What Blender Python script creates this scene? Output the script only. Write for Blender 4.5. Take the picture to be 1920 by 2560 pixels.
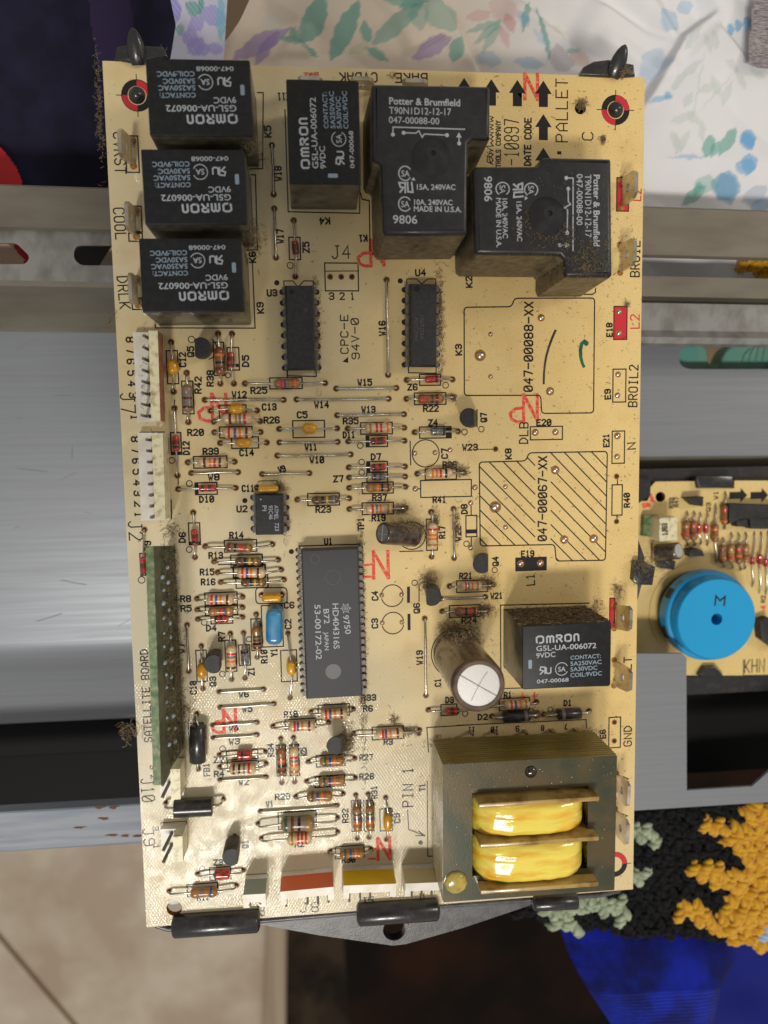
import bpy, math, random
import numpy as np
from mathutils import Vector, Matrix, noise
from mathutils.geometry import tessellate_polygon

# ---------------------------------------------------------------- camera, world, lamps
# World unit: 1 = 1 cm.  All helpers below take millimetres; x right, y up along the board, z out of the board (board face z = 0).
S = 0.1
scene = bpy.context.scene
for o in list(bpy.data.objects):
    bpy.data.objects.remove(o)
col = scene.collection

cam_data = bpy.data.cameras.new("Camera")
cam = bpy.data.objects.new("Camera", cam_data)
col.objects.link(cam)
cam_data.sensor_fit = 'HORIZONTAL'
cam_data.sensor_width = 36.0
cam_data.lens = 36.0 * 1863.25 / 1920.0
CR = Matrix(((0.995027, 0.026984, -0.095879), (-0.017836, 0.995316, 0.095013), (0.097993, -0.09283, 0.990848)))
cam.matrix_world = Matrix.Translation(Vector((-1.92861, 1.72583, 18.22417))) @ CR.to_4x4()
cam_data.clip_start = 0.5
cam_data.clip_end = 2000.0
cam_data.dof.use_dof = True
cam_data.dof.focus_distance = 18.0
cam_data.dof.aperture_fstop = (cam_data.lens / 1000.0) / 0.22
scene.camera = cam

world = bpy.data.worlds.new("World")
scene.world = world
world.use_nodes = True
bg = world.node_tree.nodes["Background"]
bg.inputs[0].default_value = (1.0, 0.95, 0.88, 1)
bg.inputs[1].default_value = 0.37

def area_lamp(name, loc, target, size, power, color, shape='DISK', size_y=None):
    ld = bpy.data.lights.new(name, 'AREA')
    ld.shape = shape
    ld.size = size
    if size_y:
        ld.size_y = size_y
    ld.energy = power
    ld.color = color
    ob = bpy.data.objects.new(name, ld)
    ob.location = loc
    ob.rotation_euler = (Vector(target) - Vector(loc)).to_track_quat('-Z', 'Y').to_euler()
    col.objects.link(ob)
    return ob

# ceiling fitting with two bulbs beyond the lower edge of the photo, and a cool window to the lower left
area_lamp("ceiling_bulb", (-46, -111, 196), (0, 0, 0), 26, 148000, (1.0, 0.94, 0.85))
area_lamp("ceiling_bulb", (-9, -113, 198), (0, 0, 0), 26, 148000, (1.0, 0.93, 0.82))
area_lamp("window_light", (-60, -124, 180), (0, 0, 0), 30, 34000, (0.66, 0.82, 1.0), 'RECTANGLE', 20)
area_lamp("warm_fill", (120, 40, 100), (0, 0, 0), 34, 42000, (1.0, 0.9, 0.76))  # added warm fill from the right, not a known lamp of the room

scene.view_settings.view_transform = 'Standard'
scene.view_settings.look = 'None'
scene.view_settings.exposure = 0.0
scene.view_settings.gamma = 1.0
scene.render.engine = 'CYCLES'
scene.cycles.max_bounces = 6
scene.cycles.use_denoising = True

# ---------------------------------------------------------------- materials
def material(name, c, rough=0.5, metal=0.0, c2=None, nscale=8.0, lo=0.4, hi=0.65, bump=0.0, bscale=60.0, coat=0.0,
             spec=0.5, alpha=1.0, stretch=None, rough2=None, sheen=0.0, detail=5.0, dist=0.01):
    m = bpy.data.materials.new(name)
    m.use_nodes = True
    nt = m.node_tree
    p = nt.nodes["Principled BSDF"]
    p.inputs["Base Color"].default_value = (*c, 1)
    p.inputs["Roughness"].default_value = rough
    p.inputs["Metallic"].default_value = metal
    p.inputs["Specular IOR Level"].default_value = spec
    p.inputs["Coat Weight"].default_value = coat
    p.inputs["Coat Roughness"].default_value = 0.12
    p.inputs["Sheen Weight"].default_value = sheen
    tc = mp = None
    if c2 is not None or bump:
        tc = nt.nodes.new("ShaderNodeTexCoord")
        mp = nt.nodes.new("ShaderNodeMapping")
        nt.links.new(tc.outputs["Object"], mp.inputs[0])
        if stretch:
            mp.inputs["Scale"].default_value = stretch
    if c2 is not None:
        n = nt.nodes.new("ShaderNodeTexNoise")
        n.inputs["Scale"].default_value = nscale
        n.inputs["Detail"].default_value = detail
        r = nt.nodes.new("ShaderNodeMapRange")
        r.inputs["From Min"].default_value = lo
        r.inputs["From Max"].default_value = hi
        x = nt.nodes.new("ShaderNodeMix")
        x.data_type = 'RGBA'
        x.inputs[6].default_value = (*c, 1)
        x.inputs[7].default_value = (*c2, 1)
        nt.links.new(mp.outputs[0], n.inputs["Vector"])
        nt.links.new(n.outputs["Fac"], r.inputs["Value"])
        nt.links.new(r.outputs[0], x.inputs[0])
        nt.links.new(x.outputs[2], p.inputs["Base Color"])
        if rough2 is not None:
            r2 = nt.nodes.new("ShaderNodeMapRange")
            r2.inputs["To Min"].default_value = rough
            r2.inputs["To Max"].default_value = rough2
            nt.links.new(r.outputs[0], r2.inputs["Value"])
            nt.links.new(r2.outputs[0], p.inputs["Roughness"])
    if bump:
        n = nt.nodes.new("ShaderNodeTexNoise")
        n.inputs["Scale"].default_value = bscale
        n.inputs["Detail"].default_value = 3.0
        b = nt.nodes.new("ShaderNodeBump")
        b.inputs["Strength"].default_value = bump
        b.inputs["Distance"].default_value = dist
        nt.links.new(mp.outputs[0], n.inputs["Vector"])
        nt.links.new(n.outputs["Fac"], b.inputs["Height"])
        nt.links.new(b.outputs[0], p.inputs["Normal"])
    return m

def srgb(r, g, b):
    f = lambda v: ((v / 255 + 0.055) / 1.055) ** 2.4 if v > 10 else v / 255 / 12.92
    return (f(r), f(g), f(b))

def make_board_material(name, tint=(1, 1, 1), weave=True, ink=None):
    m = bpy.data.materials.new(name)
    m.use_nodes = True
    nt = m.node_tree
    N, L = nt.nodes, nt.links
    p = N["Principled BSDF"]
    p.inputs["Roughness"].default_value = 0.5
    p.inputs["Specular IOR Level"].default_value = 0.3
    p.inputs["Coat Weight"].default_value = 0.42
    p.inputs["Coat Roughness"].default_value = 0.07
    tc = N.new("ShaderNodeTexCoord")
    def nz(scale, lo, hi, detail=4, stretch=None):
        n = N.new("ShaderNodeTexNoise")
        n.inputs["Scale"].default_value = scale
        n.inputs["Detail"].default_value = detail
        r = N.new("ShaderNodeMapRange")
        r.inputs["From Min"].default_value = lo
        r.inputs["From Max"].default_value = hi
        if stretch:
            mp = N.new("ShaderNodeMapping")
            mp.inputs["Scale"].default_value = stretch
            L.new(tc.outputs["Object"], mp.inputs[0])
            L.new(mp.outputs[0], n.inputs["Vector"])
        else:
            L.new(tc.outputs["Object"], n.inputs["Vector"])
        L.new(n.outputs["Fac"], r.inputs["Value"])
        return r.outputs[0]
    def mix(f, a, b):
        x = N.new("ShaderNodeMix")
        x.data_type = 'RGBA'
        if isinstance(f, float):
            x.inputs[0].default_value = f
        else:
            L.new(f, x.inputs[0])
        for k, v in ((6, a), (7, b)):
            if isinstance(v, tuple):
                x.inputs[k].default_value = (*v, 1)
            else:
                L.new(v, x.inputs[k])
        return x.outputs[2]
    def math_(op, a, b=None):
        x = N.new("ShaderNodeMath")
        x.operation = op
        for k, v in enumerate((a, b)):
            if v is None:
                continue
            if isinstance(v, (int, float)):
                x.inputs[k].default_value = v
            else:
                L.new(v, x.inputs[k])
        return x.outputs[0]
    a = tuple(v * t for v, t in zip(srgb(225, 210, 172), tint))
    b = tuple(v * t for v, t in zip(srgb(226, 202, 146), tint))
    c = mix(nz(0.22, 0.35, 0.62, 2), a, b)
    sep = N.new("ShaderNodeSeparateXYZ")
    L.new(tc.outputs["Object"], sep.inputs[0])
    # warmer yellow tone towards the right half
    xr = N.new("ShaderNodeMapRange")
    xr.interpolation_type = 'SMOOTHSTEP'
    xr.inputs["From Min"].default_value = -4.0
    xr.inputs["From Max"].default_value = 4.5
    L.new(sep.outputs[0], xr.inputs["Value"])
    c = mix(math_('MULTIPLY', xr.outputs[0], 0.8), c, tuple(v * t for v, t in zip(srgb(231, 199, 128), tint)))
    # greyer tone towards the lower left
    yr = N.new("ShaderNodeMapRange")
    yr.interpolation_type = 'SMOOTHSTEP'
    yr.inputs["From Min"].default_value = 1.0
    yr.inputs["From Max"].default_value = -9.0
    L.new(math_('ADD', sep.outputs[1], math_('MULTIPLY', sep.outputs[0], 0.9)), yr.inputs["Value"])
    c = mix(math_('MULTIPLY', yr.outputs[0], 0.75), c, tuple(v * t for v, t in zip(srgb(206, 198, 172), tint)))
    # greasy dirt: soft stains and dark specks, thick on the right side
    st = math_('MULTIPLY', nz(1.1, 0.52, 0.75, 6), 0.30)
    c = mix(st, c, srgb(196, 150, 80))
    sp = math_('MULTIPLY', nz(26, 0.655, 0.70, 2, (1, 1.6, 1)), xr.outputs[0])
    c = mix(math_('MULTIPLY', sp, 0.8), c, srgb(92, 68, 34))
    sp2 = math_('MULTIPLY', nz(14, 0.70, 0.74, 3), 0.6)
    c = mix(sp2, c, srgb(120, 92, 50))
    L.new(c, p.inputs["Base Color"])
    if weave:
        sx = math_('SINE', math_('MULTIPLY', sep.outputs[0], 80.0))
        sy = math_('SINE', math_('MULTIPLY', sep.outputs[1], 49.0))
        h = math_('MULTIPLY', sx, sy)
        # the weave bump grows stronger towards the lower left
        g = N.new("ShaderNodeMapRange")
        g.inputs["From Min"].default_value = 4.0
        g.inputs["From Max"].default_value = -7.0
        g.inputs["To Min"].default_value = 0.25
        g.inputs["To Max"].default_value = 1.5
        L.new(math_('ADD', sep.outputs[1], math_('MULTIPLY', sep.outputs[0], 0.5)), g.inputs["Value"])
        h = math_('MULTIPLY', h, g.outputs[0])
        h = math_('MULTIPLY', h, nz(3.0, 0.2, 0.75, 5))
        lowf = N.new("ShaderNodeTexNoise")
        lowf.inputs["Scale"].default_value = 1.2
        lowf.inputs["Detail"].default_value = 1.0
        L.new(tc.outputs["Object"], lowf.inputs["Vector"])
        h = math_('ADD', h, math_('MULTIPLY', lowf.outputs["Fac"], 2.0))
        bp = N.new("ShaderNodeBump")
        bp.inputs["Strength"].default_value = 1.0
        bp.inputs["Distance"].default_value = 0.0021
        L.new(h, bp.inputs["Height"])
        L.new(bp.outputs[0], p.inputs["Normal"])
        L.new(bp.outputs[0], p.inputs["Coat Normal"])
    if ink is not None:
        for l_ in list(p.inputs["Base Color"].links):
            L.remove(l_)
        p.inputs["Base Color"].default_value = (*ink, 1)
        p.inputs["Coat Weight"].default_value = 0.35
        p.inputs["Specular IOR Level"].default_value = 0.25
    return m

MT = {}
def mt(key, *a, **k):
    MT[key] = material(key, *a, **k)
MT['board'] = make_board_material('board')
mt('board_edge', srgb(176, 132, 62), 0.7, c2=srgb(120, 84, 36), nscale=6)
MT['ink'] = make_board_material('ink', ink=(0.012, 0.010, 0.009))
MT['ink_red'] = make_board_material('ink_red', ink=srgb(205, 44, 56))
mt('stamp_red', srgb(232, 66, 56), 0.6, c2=srgb(222, 150, 110), nscale=14, lo=0.5, hi=0.62)
mt('hole', (0.02, 0.012, 0.006), 0.6)
mt('flux', srgb(178, 120, 46), 0.35, c2=srgb(120, 74, 26), nscale=20)
mt('solder', (0.62, 0.57, 0.52), 0.28, 0.9, c2=(0.4, 0.33, 0.25), nscale=20)
mt('lead', (0.62, 0.60, 0.54), 0.26, 1.0, c2=(0.40, 0.35, 0.26), nscale=5)
mt('tin', (0.60, 0.55, 0.47), 0.3, 1.0, c2=(0.42, 0.36, 0.28), nscale=3, bump=0.15, bscale=20)
mt('relay_top', (0.008, 0.0085, 0.010), 0.45, spec=.35, c2=(0.018, 0.018, 0.020), nscale=9, lo=0.45, hi=0.8, bump=0.12, bscale=90)
mt('relay_side', (0.035, 0.034, 0.025), 0.30, c2=(0.15, 0.135, 0.09), nscale=3.5, lo=0.3, hi=0.8, bump=0.2, bscale=70, coat=0.3)  # lighter than the top: dust plus board reflection put into the colour
mt('relay_dusty', (0.10, 0.07, 0.035), 0.85, c2=(0.035, 0.024, 0.012), nscale=14, bump=0.9, bscale=50, dist=0.03)
mt('big_relay', (0.014, 0.015, 0.017), 0.40, spec=.4, c2=(0.028, 0.028, 0.028), nscale=5, lo=0.4, hi=0.8, bump=0.10, bscale=80, coat=0.15)
mt('big_relay_side', (0.055, 0.047, 0.034), 0.42, c2=(0.20, 0.155, 0.09), nscale=5, lo=0.35, hi=0.75, bump=0.35, bscale=70)
mt('white_ink', (0.43, 0.46, 0.50), 0.6)
mt('blue_ink', (0.26, 0.34, 0.42), 0.6)
mt('grey_ink', (0.09, 0.085, 0.09), 0.6)
mt('chip', (0.018, 0.018, 0.020), 0.5, bump=0.25, bscale=120, c2=(0.03, 0.03, 0.033), nscale=12)
mt('chip_grey', (0.045, 0.047, 0.052), 0.55, bump=0.3, bscale=140)
mt('chip_dot', (0.14, 0.14, 0.145), 0.5)
mt('beige', srgb(222, 194, 152), 0.28, coat=0.6, c2=srgb(204, 168, 122), nscale=12)
mt('brown_body', srgb(150, 98, 60), 0.28, coat=0.6, c2=srgb(118, 72, 42), nscale=12)
mt('tan_body', srgb(168, 122, 74), 0.28, coat=0.6, c2=srgb(140, 96, 54), nscale=12)
mt('olive_body', srgb(112, 90, 56), 0.28, coat=0.6, c2=srgb(88, 66, 38), nscale=12)
mt('grey_body', srgb(138, 116, 92), 0.35, coat=0.5)
for k_, c_ in dict(red=(206, 40, 34), orange=(230, 116, 34), brown=(92, 44, 22), black=(18, 16, 16), violet=(96, 70, 130), grey=(120, 116, 118),
                   gold=(170, 120, 50), yellow=(190, 160, 30), green=(44, 84, 50), blue=(44, 70, 130), white=(215, 210, 200)).items():
    mt('band_' + k_, srgb(*c_), 0.3, coat=0.5)
mt('glass_red', srgb(206, 58, 44), 0.12, coat=1.0, c2=srgb(128, 24, 20), nscale=16)
mt('glass_dark', (0.03, 0.018, 0.015), 0.12, coat=1.0)
mt('glass_clear', (0.33, 0.33, 0.32), 0.15, 0.6, coat=1.0, c2=(0.08, 0.08, 0.08), nscale=14)
mt('epoxy_yellow', srgb(222, 164, 20), 0.25, coat=0.8, c2=srgb(204, 138, 16), nscale=6)
mt('epoxy_blue', srgb(44, 124, 178), 0.3, coat=0.6, c2=srgb(70, 140, 176), nscale=5)
mt('ferrite', (0.022, 0.021, 0.021), 0.28, coat=0.3, c2=(0.07, 0.055, 0.035), nscale=9, lo=0.55, hi=0.75)
mt('to92', (0.008, 0.0085, 0.010), 0.55, bump=0.2, bscale=90, c2=(0.02, 0.019, 0.018), nscale=10)
mt('to92_side', (0.03, 0.027, 0.022), 0.5, c2=(0.09, 0.07, 0.045), nscale=10)
mt('sleeve', srgb(78, 58, 48), 0.3, coat=0.5, c2=srgb(108, 88, 64), nscale=4)
mt('sleeve_dark', srgb(56, 44, 42), 0.3, coat=0.5, c2=srgb(96, 80, 64), nscale=6)
mt('can_top', (0.60, 0.59, 0.57), 0.42, 0.55, bump=0.25, bscale=30)
mt('can_dark', (0.2, 0.2, 0.2), 0.5, 0.3)
mt('housing_white', srgb(238, 234, 224), 0.4, c2=srgb(222, 212, 190), nscale=3)
mt('housing_cream', srgb(226, 218, 180), 0.4, c2=srgb(160, 138, 92), nscale=6, lo=0.5, hi=0.75, bump=0.2, bscale=30)
mt('face_pink', srgb(172, 108, 82), 0.5, c2=srgb(140, 84, 60), nscale=4)
mt('face_red', srgb(232, 112, 64), 0.4)  # face colours brightened to stand in for light through translucent plastic
mt('face_yellow', srgb(236, 196, 34), 0.4)
mt('face_grey', srgb(150, 158, 148), 0.4)
mt('face_beige', srgb(222, 208, 160), 0.4)
mt('leg_metal', (0.17, 0.165, 0.165), 0.5, 0.5)
mt('pin', (0.22, 0.19, 0.16), 0.45, 0.7)
mt('green_board', srgb(44, 68, 42), 0.5, c2=srgb(88, 86, 60), nscale=5.0, lo=0.38, hi=0.62, bump=0.8, bscale=35, coat=0.1, dist=0.02)
mt('green_edge', srgb(70, 104, 62), 0.5, c2=srgb(134, 140, 100), nscale=7, stretch=(1, 1, 0.2))
mt('blue_solder', (0.52, 0.66, 0.76), 0.3, 0.1)
mt('lamination', srgb(52, 58, 36), 0.3, 0.15, c2=srgb(84, 70, 34), nscale=1.2, lo=0.4, hi=0.62, coat=0.7, bump=0.25, bscale=24)
mt('lamination_side', srgb(128, 112, 46), 0.38, 0.1, c2=srgb(92, 78, 30), nscale=2.5, stretch=(0.3, 0.3, 14), coat=0.5)
mt('bobbin', srgb(178, 148, 86), 0.35, c2=srgb(120, 86, 34), nscale=2.5, lo=0.45, hi=0.7, coat=0.3)
mt('coil_tape', srgb(246, 224, 92), 0.2, c2=srgb(234, 172, 28), nscale=2.4, lo=0.46, hi=0.72, stretch=(0.35, 1.8, 1), coat=1.0, bump=0.9, bscale=4.0, dist=0.035)
mt('varnish', srgb(190, 168, 70), 0.12, coat=1.0, c2=srgb(150, 140, 70), nscale=5)
mt('dark_varnish', srgb(40, 26, 12), 0.15, coat=1.0)
mt('lint', srgb(134, 116, 88), 0.9)
mt('lint_dark', srgb(76, 58, 36), 0.9)
mt('dust_crumb', srgb(112, 96, 70), 0.9)
mt('marker_black', (0.02, 0.016, 0.014), 0.4, c2=(0.07, 0.045, 0.03), nscale=3)
mt('marker_green', srgb(8, 84, 60), 0.4, c2=srgb(16, 120, 88), nscale=4)
mt('black_plastic', (0.016, 0.016, 0.017), 0.3, c2=(0.045, 0.042, 0.038), nscale=5, lo=0.5, hi=0.8, bump=0.3, bscale=18, coat=0.4)
mt('grey_plastic', (0.10, 0.10, 0.105), 0.36, c2=(0.055, 0.055, 0.06), nscale=4, bump=0.5, bscale=22, coat=0.2)

# ---------------------------------------------------------------- mesh helpers (millimetres)
def v2(a):
    return np.array(a[:2], float)

def inset(pts, d):
    n = len(pts); out = []
    for i in range(n):
        a, b, c = v2(pts[i - 1]), v2(pts[i]), v2(pts[(i + 1) % n])
        e1 = (b - a) / (np.linalg.norm(b - a) + 1e-9); e2 = (c - b) / (np.linalg.norm(c - b) + 1e-9)
        n1 = np.array((-e1[1], e1[0])); n2 = np.array((-e2[1], e2[0]))
        q = n1 + n2; q = q / (np.linalg.norm(q) + 1e-9)
        k = d / max(0.35, float(q @ n1))
        out.append(tuple(b + q * k))
    return out

def ccw(pts):
    a = sum(pts[i - 1][0] * pts[i][1] - pts[i][0] * pts[i - 1][1] for i in range(len(pts)))
    return list(pts) if a > 0 else list(pts)[::-1]

def rounded(pts, r, seg=4):
    pts = ccw(pts); out = []; n = len(pts)
    for i in range(n):
        a, b, c = v2(pts[i - 1]), v2(pts[i]), v2(pts[(i + 1) % n])
        ra = min(r, np.linalg.norm(a - b) * .49, np.linalg.norm(c - b) * .49)
        p0 = b + (a - b) / np.linalg.norm(a - b) * ra
        p1 = b + (c - b) / np.linalg.norm(c - b) * ra
        for k in range(seg + 1):
            t = k / seg
            out.append(tuple((1 - t) ** 2 * p0 + 2 * t * (1 - t) * b + t * t * p1))
    return out

def circle(c, r, n=24, a0=0.0, a1=2 * math.pi):
    return [(c[0] + r * math.cos(a0 + (a1 - a0) * k / n), c[1] + r * math.sin(a0 + (a1 - a0) * k / n)) for k in range(n)]

def rect(c, w, h, ang=0.0):
    ca, sa = math.cos(ang), math.sin(ang)
    return [(c[0] + x * ca - y * sa, c[1] + x * sa + y * ca) for x, y in ((-w / 2, -h / 2), (w / 2, -h / 2), (w / 2, h / 2), (-w / 2, h / 2))]

JIT = [0]
def jit():
    JIT[0] = (JIT[0] + 1) % 7
    return JIT[0] * 0.004

class M:
    def __init__(self):
        self.v = []; self.f = []; self.m = []; self.mats = []
    def mi(self, m):
        if m not in self.mats:
            self.mats.append(m)
        return self.mats.index(m)
    def add(self, vs, fs, m):
        b = len(self.v); k = self.mi(m)
        self.v += [tuple(map(float, q)) for q in vs]
        for f in fs:
            self.f.append(tuple(b + i for i in f)); self.m.append(k)
        return self
    def box(self, c, s, m, ang=0.0):
        pts = rect(c, s[0], s[1], ang)
        z0, z1 = c[2] - s[2] / 2, c[2] + s[2] / 2
        vs = [(x, y, z0) for x, y in pts] + [(x, y, z1) for x, y in pts]
        return self.add(vs, [(3, 2, 1, 0), (4, 5, 6, 7), (0, 1, 5, 4), (1, 2, 6, 5), (2, 3, 7, 6), (3, 0, 4, 7)], m)
    def prism(self, pts, z0, z1, m, top=None, taper=0.0, bevel=0.0, seg=2, cap0=True):
        pts = ccw(pts); n = len(pts); top = top or m
        rings = [(pts, z0)]
        p1 = inset(pts, taper) if taper else pts
        if bevel:
            for k in range(seg + 1):
                a = math.pi / 2 * k / seg
                rings.append((inset(p1, bevel * (1 - math.cos(a))) if k else p1, z1 - bevel + bevel * math.sin(a)))
        else:
            rings.append((p1, z1))
        vs = [(x, y, z) for ring, z in rings for x, y in ring]
        fs = []
        for r in range(len(rings) - 1):
            for i in range(n):
                j = (i + 1) % n
                fs.append((r * n + i, r * n + j, (r + 1) * n + j, (r + 1) * n + i))
        self.add(vs, fs[:n], m)
        if len(rings) > 2:
            b = len(self.v) - len(vs)
            k = self.mi(top)
            for f in fs[n:]:
                self.f.append(tuple(b + i for i in f)); self.m.append(k)
        b = len(self.v) - n
        tris = tessellate_polygon([[Vector((x, y, 0)) for x, y in rings[-1][0]]])
        for t in tris:
            self.f.append(self._up([b + i for i in t])); self.m.append(self.mi(top))
        if cap0:
            b0 = len(self.v) - len(vs)
            for t in tris:
                f = self._up([b0 + i for i in t])
                self.f.append(tuple(reversed(f))); self.m.append(self.mi(m))
        return self
    def _up(self, idx):
        a, b, c = (np.array(self.v[i]) for i in idx)
        return tuple(idx) if np.cross(b - a, c - a)[2] > 0 else tuple(reversed(idx))
    def plate(self, outer, holes, z0, z1, m, side=None, hole_side=None):
        outer = ccw(outer); loops = [outer] + [ccw(h)[::-1] for h in holes]
        tris = tessellate_polygon([[Vector((x, y, 0)) for x, y in lp] for lp in loops])
        flat = [q for lp in loops for q in lp]
        n = len(flat); b = len(self.v)
        self.v += [(x, y, z1) for x, y in flat] + [(x, y, z0) for x, y in flat]
        k = self.mi(m)
        for t in tris:
            f = self._up([b + i for i in t])
            self.f.append(f); self.m.append(k)
            self.f.append(tuple(i + n for i in reversed(f))); self.m.append(k)
        o = 0
        for li, lp in enumerate(loops):
            ks = self.mi((side if li == 0 else (hole_side or side)) or m)
            for i in range(len(lp)):
                j = (i + 1) % len(lp)
                self.f.append((b + o + j, b + o + i, b + n + o + i, b + n + o + j)); self.m.append(ks)
            o += len(lp)
        return self
    def lathe(self, p0, p1, prof, n=16, squash=1.0):
        """prof: list of (t 0..1 along p0->p1, radius, material of the ring up to the next entry)"""
        p0, p1 = np.array(p0, float), np.array(p1, float)
        ax = p1 - p0; L_ = np.linalg.norm(ax); ax = ax / L_
        u = np.cross(ax, (0, 0, 1.0)) if abs(ax[2]) < 0.95 else np.array((1.0, 0, 0))
        u = u - ax * (u @ ax); u /= np.linalg.norm(u); w = np.cross(ax, u)
        b = len(self.v)
        for t, r, _ in prof:
            c = p0 + ax * L_ * t
            for i in range(n):
                a = 2 * math.pi * i / n
                self.v.append(tuple(c + u * r * math.cos(a) + w * r * squash * math.sin(a)))
        for k in range(len(prof) - 1):
            mi = self.mi(prof[k][2])
            for i in range(n):
                j = (i + 1) % n
                self.f.append((b + k * n + i, b + k * n + j, b + (k + 1) * n + j, b + (k + 1) * n + i)); self.m.append(mi)
        if prof[0][1] > 0.001:
            self.f.append(tuple(b + i for i in reversed(range(n)))); self.m.append(self.mi(prof[0][2]))
        if prof[-1][1] > 0.001:
            e = b + (len(prof) - 1) * n
            self.f.append(tuple(e + i for i in range(n))); self.m.append(self.mi(prof[-1][2]))
        return self
    def tube(self, path, r, m, n=8, r1=None):
        P = [np.array(q, float) for q in path]; K = len(P); b = len(self.v); up = None
        for k in range(K):
            t = P[min(k + 1, K - 1)] - P[max(k - 1, 0)]
            t /= np.linalg.norm(t) + 1e-9
            if up is None:
                up = np.cross(t, (0.3, 0.2, 1.0)); up /= np.linalg.norm(up) + 1e-9
            up = up - t * (up @ t); up /= np.linalg.norm(up) + 1e-9
            w = np.cross(t, up)
            rr = r if r1 is None else r + (r1 - r) * k / (K - 1)
            for i in range(n):
                a = 2 * math.pi * i / n
                self.v.append(tuple(P[k] + up * rr * math.cos(a) + w * rr * math.sin(a)))
        mi = self.mi(m)
        for k in range(K - 1):
            for i in range(n):
                j = (i + 1) % n
                self.f.append((b + k * n + i, b + k * n + j, b + (k + 1) * n + j, b + (k + 1) * n + i)); self.m.append(mi)
        self.f.append(tuple(b + i for i in reversed(range(n)))); self.m.append(mi)
        self.f.append(tuple(b + (K - 1) * n + i for i in range(n))); self.m.append(mi)
        return self
    def stroke(self, pts, w, m, z=0.03, closed=False):
        P = [v2(q) for q in pts]
        if len(P) < 2:
            return self
        z = z + jit(); n = len(P); Lf = []; Rt = []
        for i in range(n):
            a = P[i - 1] if (i > 0 or closed) else None
            c = P[(i + 1) % n] if (i < n - 1 or closed) else None
            b = P[i]
            e1 = (b - a) / (np.linalg.norm(b - a) + 1e-9) if a is not None else None
            e2 = (c - b) / (np.linalg.norm(c - b) + 1e-9) if c is not None else None
            if e1 is None:
                b = b - e2 * w * .4; e1 = e2
            elif e2 is None:
                b = b + e1 * w * .4; e2 = e1
            n1 = np.array((-e1[1], e1[0])); n2 = np.array((-e2[1], e2[0]))
            q = n1 + n2; L_ = np.linalg.norm(q)
            q = q / L_ if L_ > 0.2 else n1
            k = w / 2 / max(0.45, float(q @ n1))
            Lf.append(b + q * k); Rt.append(b - q * k)
        vs = [(*q, z) for q in Lf] + [(*q, z) for q in Rt]
        fs = []
        for i in range(n if closed else n - 1):
            j = (i + 1) % n
            fs.append((i, n + i, n + j, j))
        return self.add(vs, fs, m)
    def disc(self, c, r, m, z=0.03, n=14):
        pts = circle(c, r, n)
        z += jit()
        return self.add([(x, y, z) for x, y in pts], [tuple(range(n))], m)
    def poly(self, pts, m, z=0.03):
        pts = ccw(pts); b = len(self.v); z += jit()
        self.v += [(x, y, z) for x, y in pts]
        for t in tessellate_polygon([[Vector((x, y, 0)) for x, y in pts]]):
            self.f.append(self._up([b + i for i in t])); self.m.append(self.mi(m))
        return self
    def sphere(self, c, r, m, n=10, k=6, sz=1.0):
        prof = []
        for i in range(k + 1):
            a = math.pi * i / k
            prof.append((0.5 - 0.5 * math.cos(a), max(r * math.sin(a), 0.0005), m))
        return self.lathe((c[0], c[1], c[2] - r * sz), (c[0], c[1], c[2] + r * sz), prof, n)
    def build(self, name, parent=None, label=None, kind=None, angle=35, mesh=None, category=None, group=None, loc=None, rot=None):
        me = bpy.data.meshes.new(name)
        me.from_pydata([(x * S, y * S, z * S) for x, y, z in self.v], [], self.f)
        for k in self.mats:
            me.materials.append(MT[k])
        me.polygons.foreach_set('material_index', self.m)
        me.polygons.foreach_set('use_smooth', [True] * len(self.f))
        me.update()
        if angle < 179:
            me.set_sharp_from_angle(angle=math.radians(angle))
        return link(name, me, parent, label, kind, category, group, loc, rot)

def link(name, me, parent=None, label=None, kind=None, category=None, group=None, loc=None, rot=None):
    ob = bpy.data.objects.new(name, me)
    col.objects.link(ob)
    if parent is not None:
        ob.parent = parent
    if loc is not None:
        ob.location = (loc[0] * S, loc[1] * S, (loc[2] if len(loc) > 2 else 0) * S)
    if rot is not None:
        ob.rotation_euler = (0, 0, rot)
    for k, v in (('label', label), ('kind', kind), ('category', category), ('group', group)):
        if v:
            ob[k] = v
    return ob

def thing(name, label, category, loc=(0, 0, 0), group=None):
    ob = bpy.data.objects.new(name, None)
    ob.empty_display_size = 0.5
    col.objects.link(ob)
    ob.location = (loc[0] * S, loc[1] * S, loc[2] * S)
    ob['label'] = label; ob['category'] = category
    if group:
        ob['group'] = group
    return ob

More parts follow.
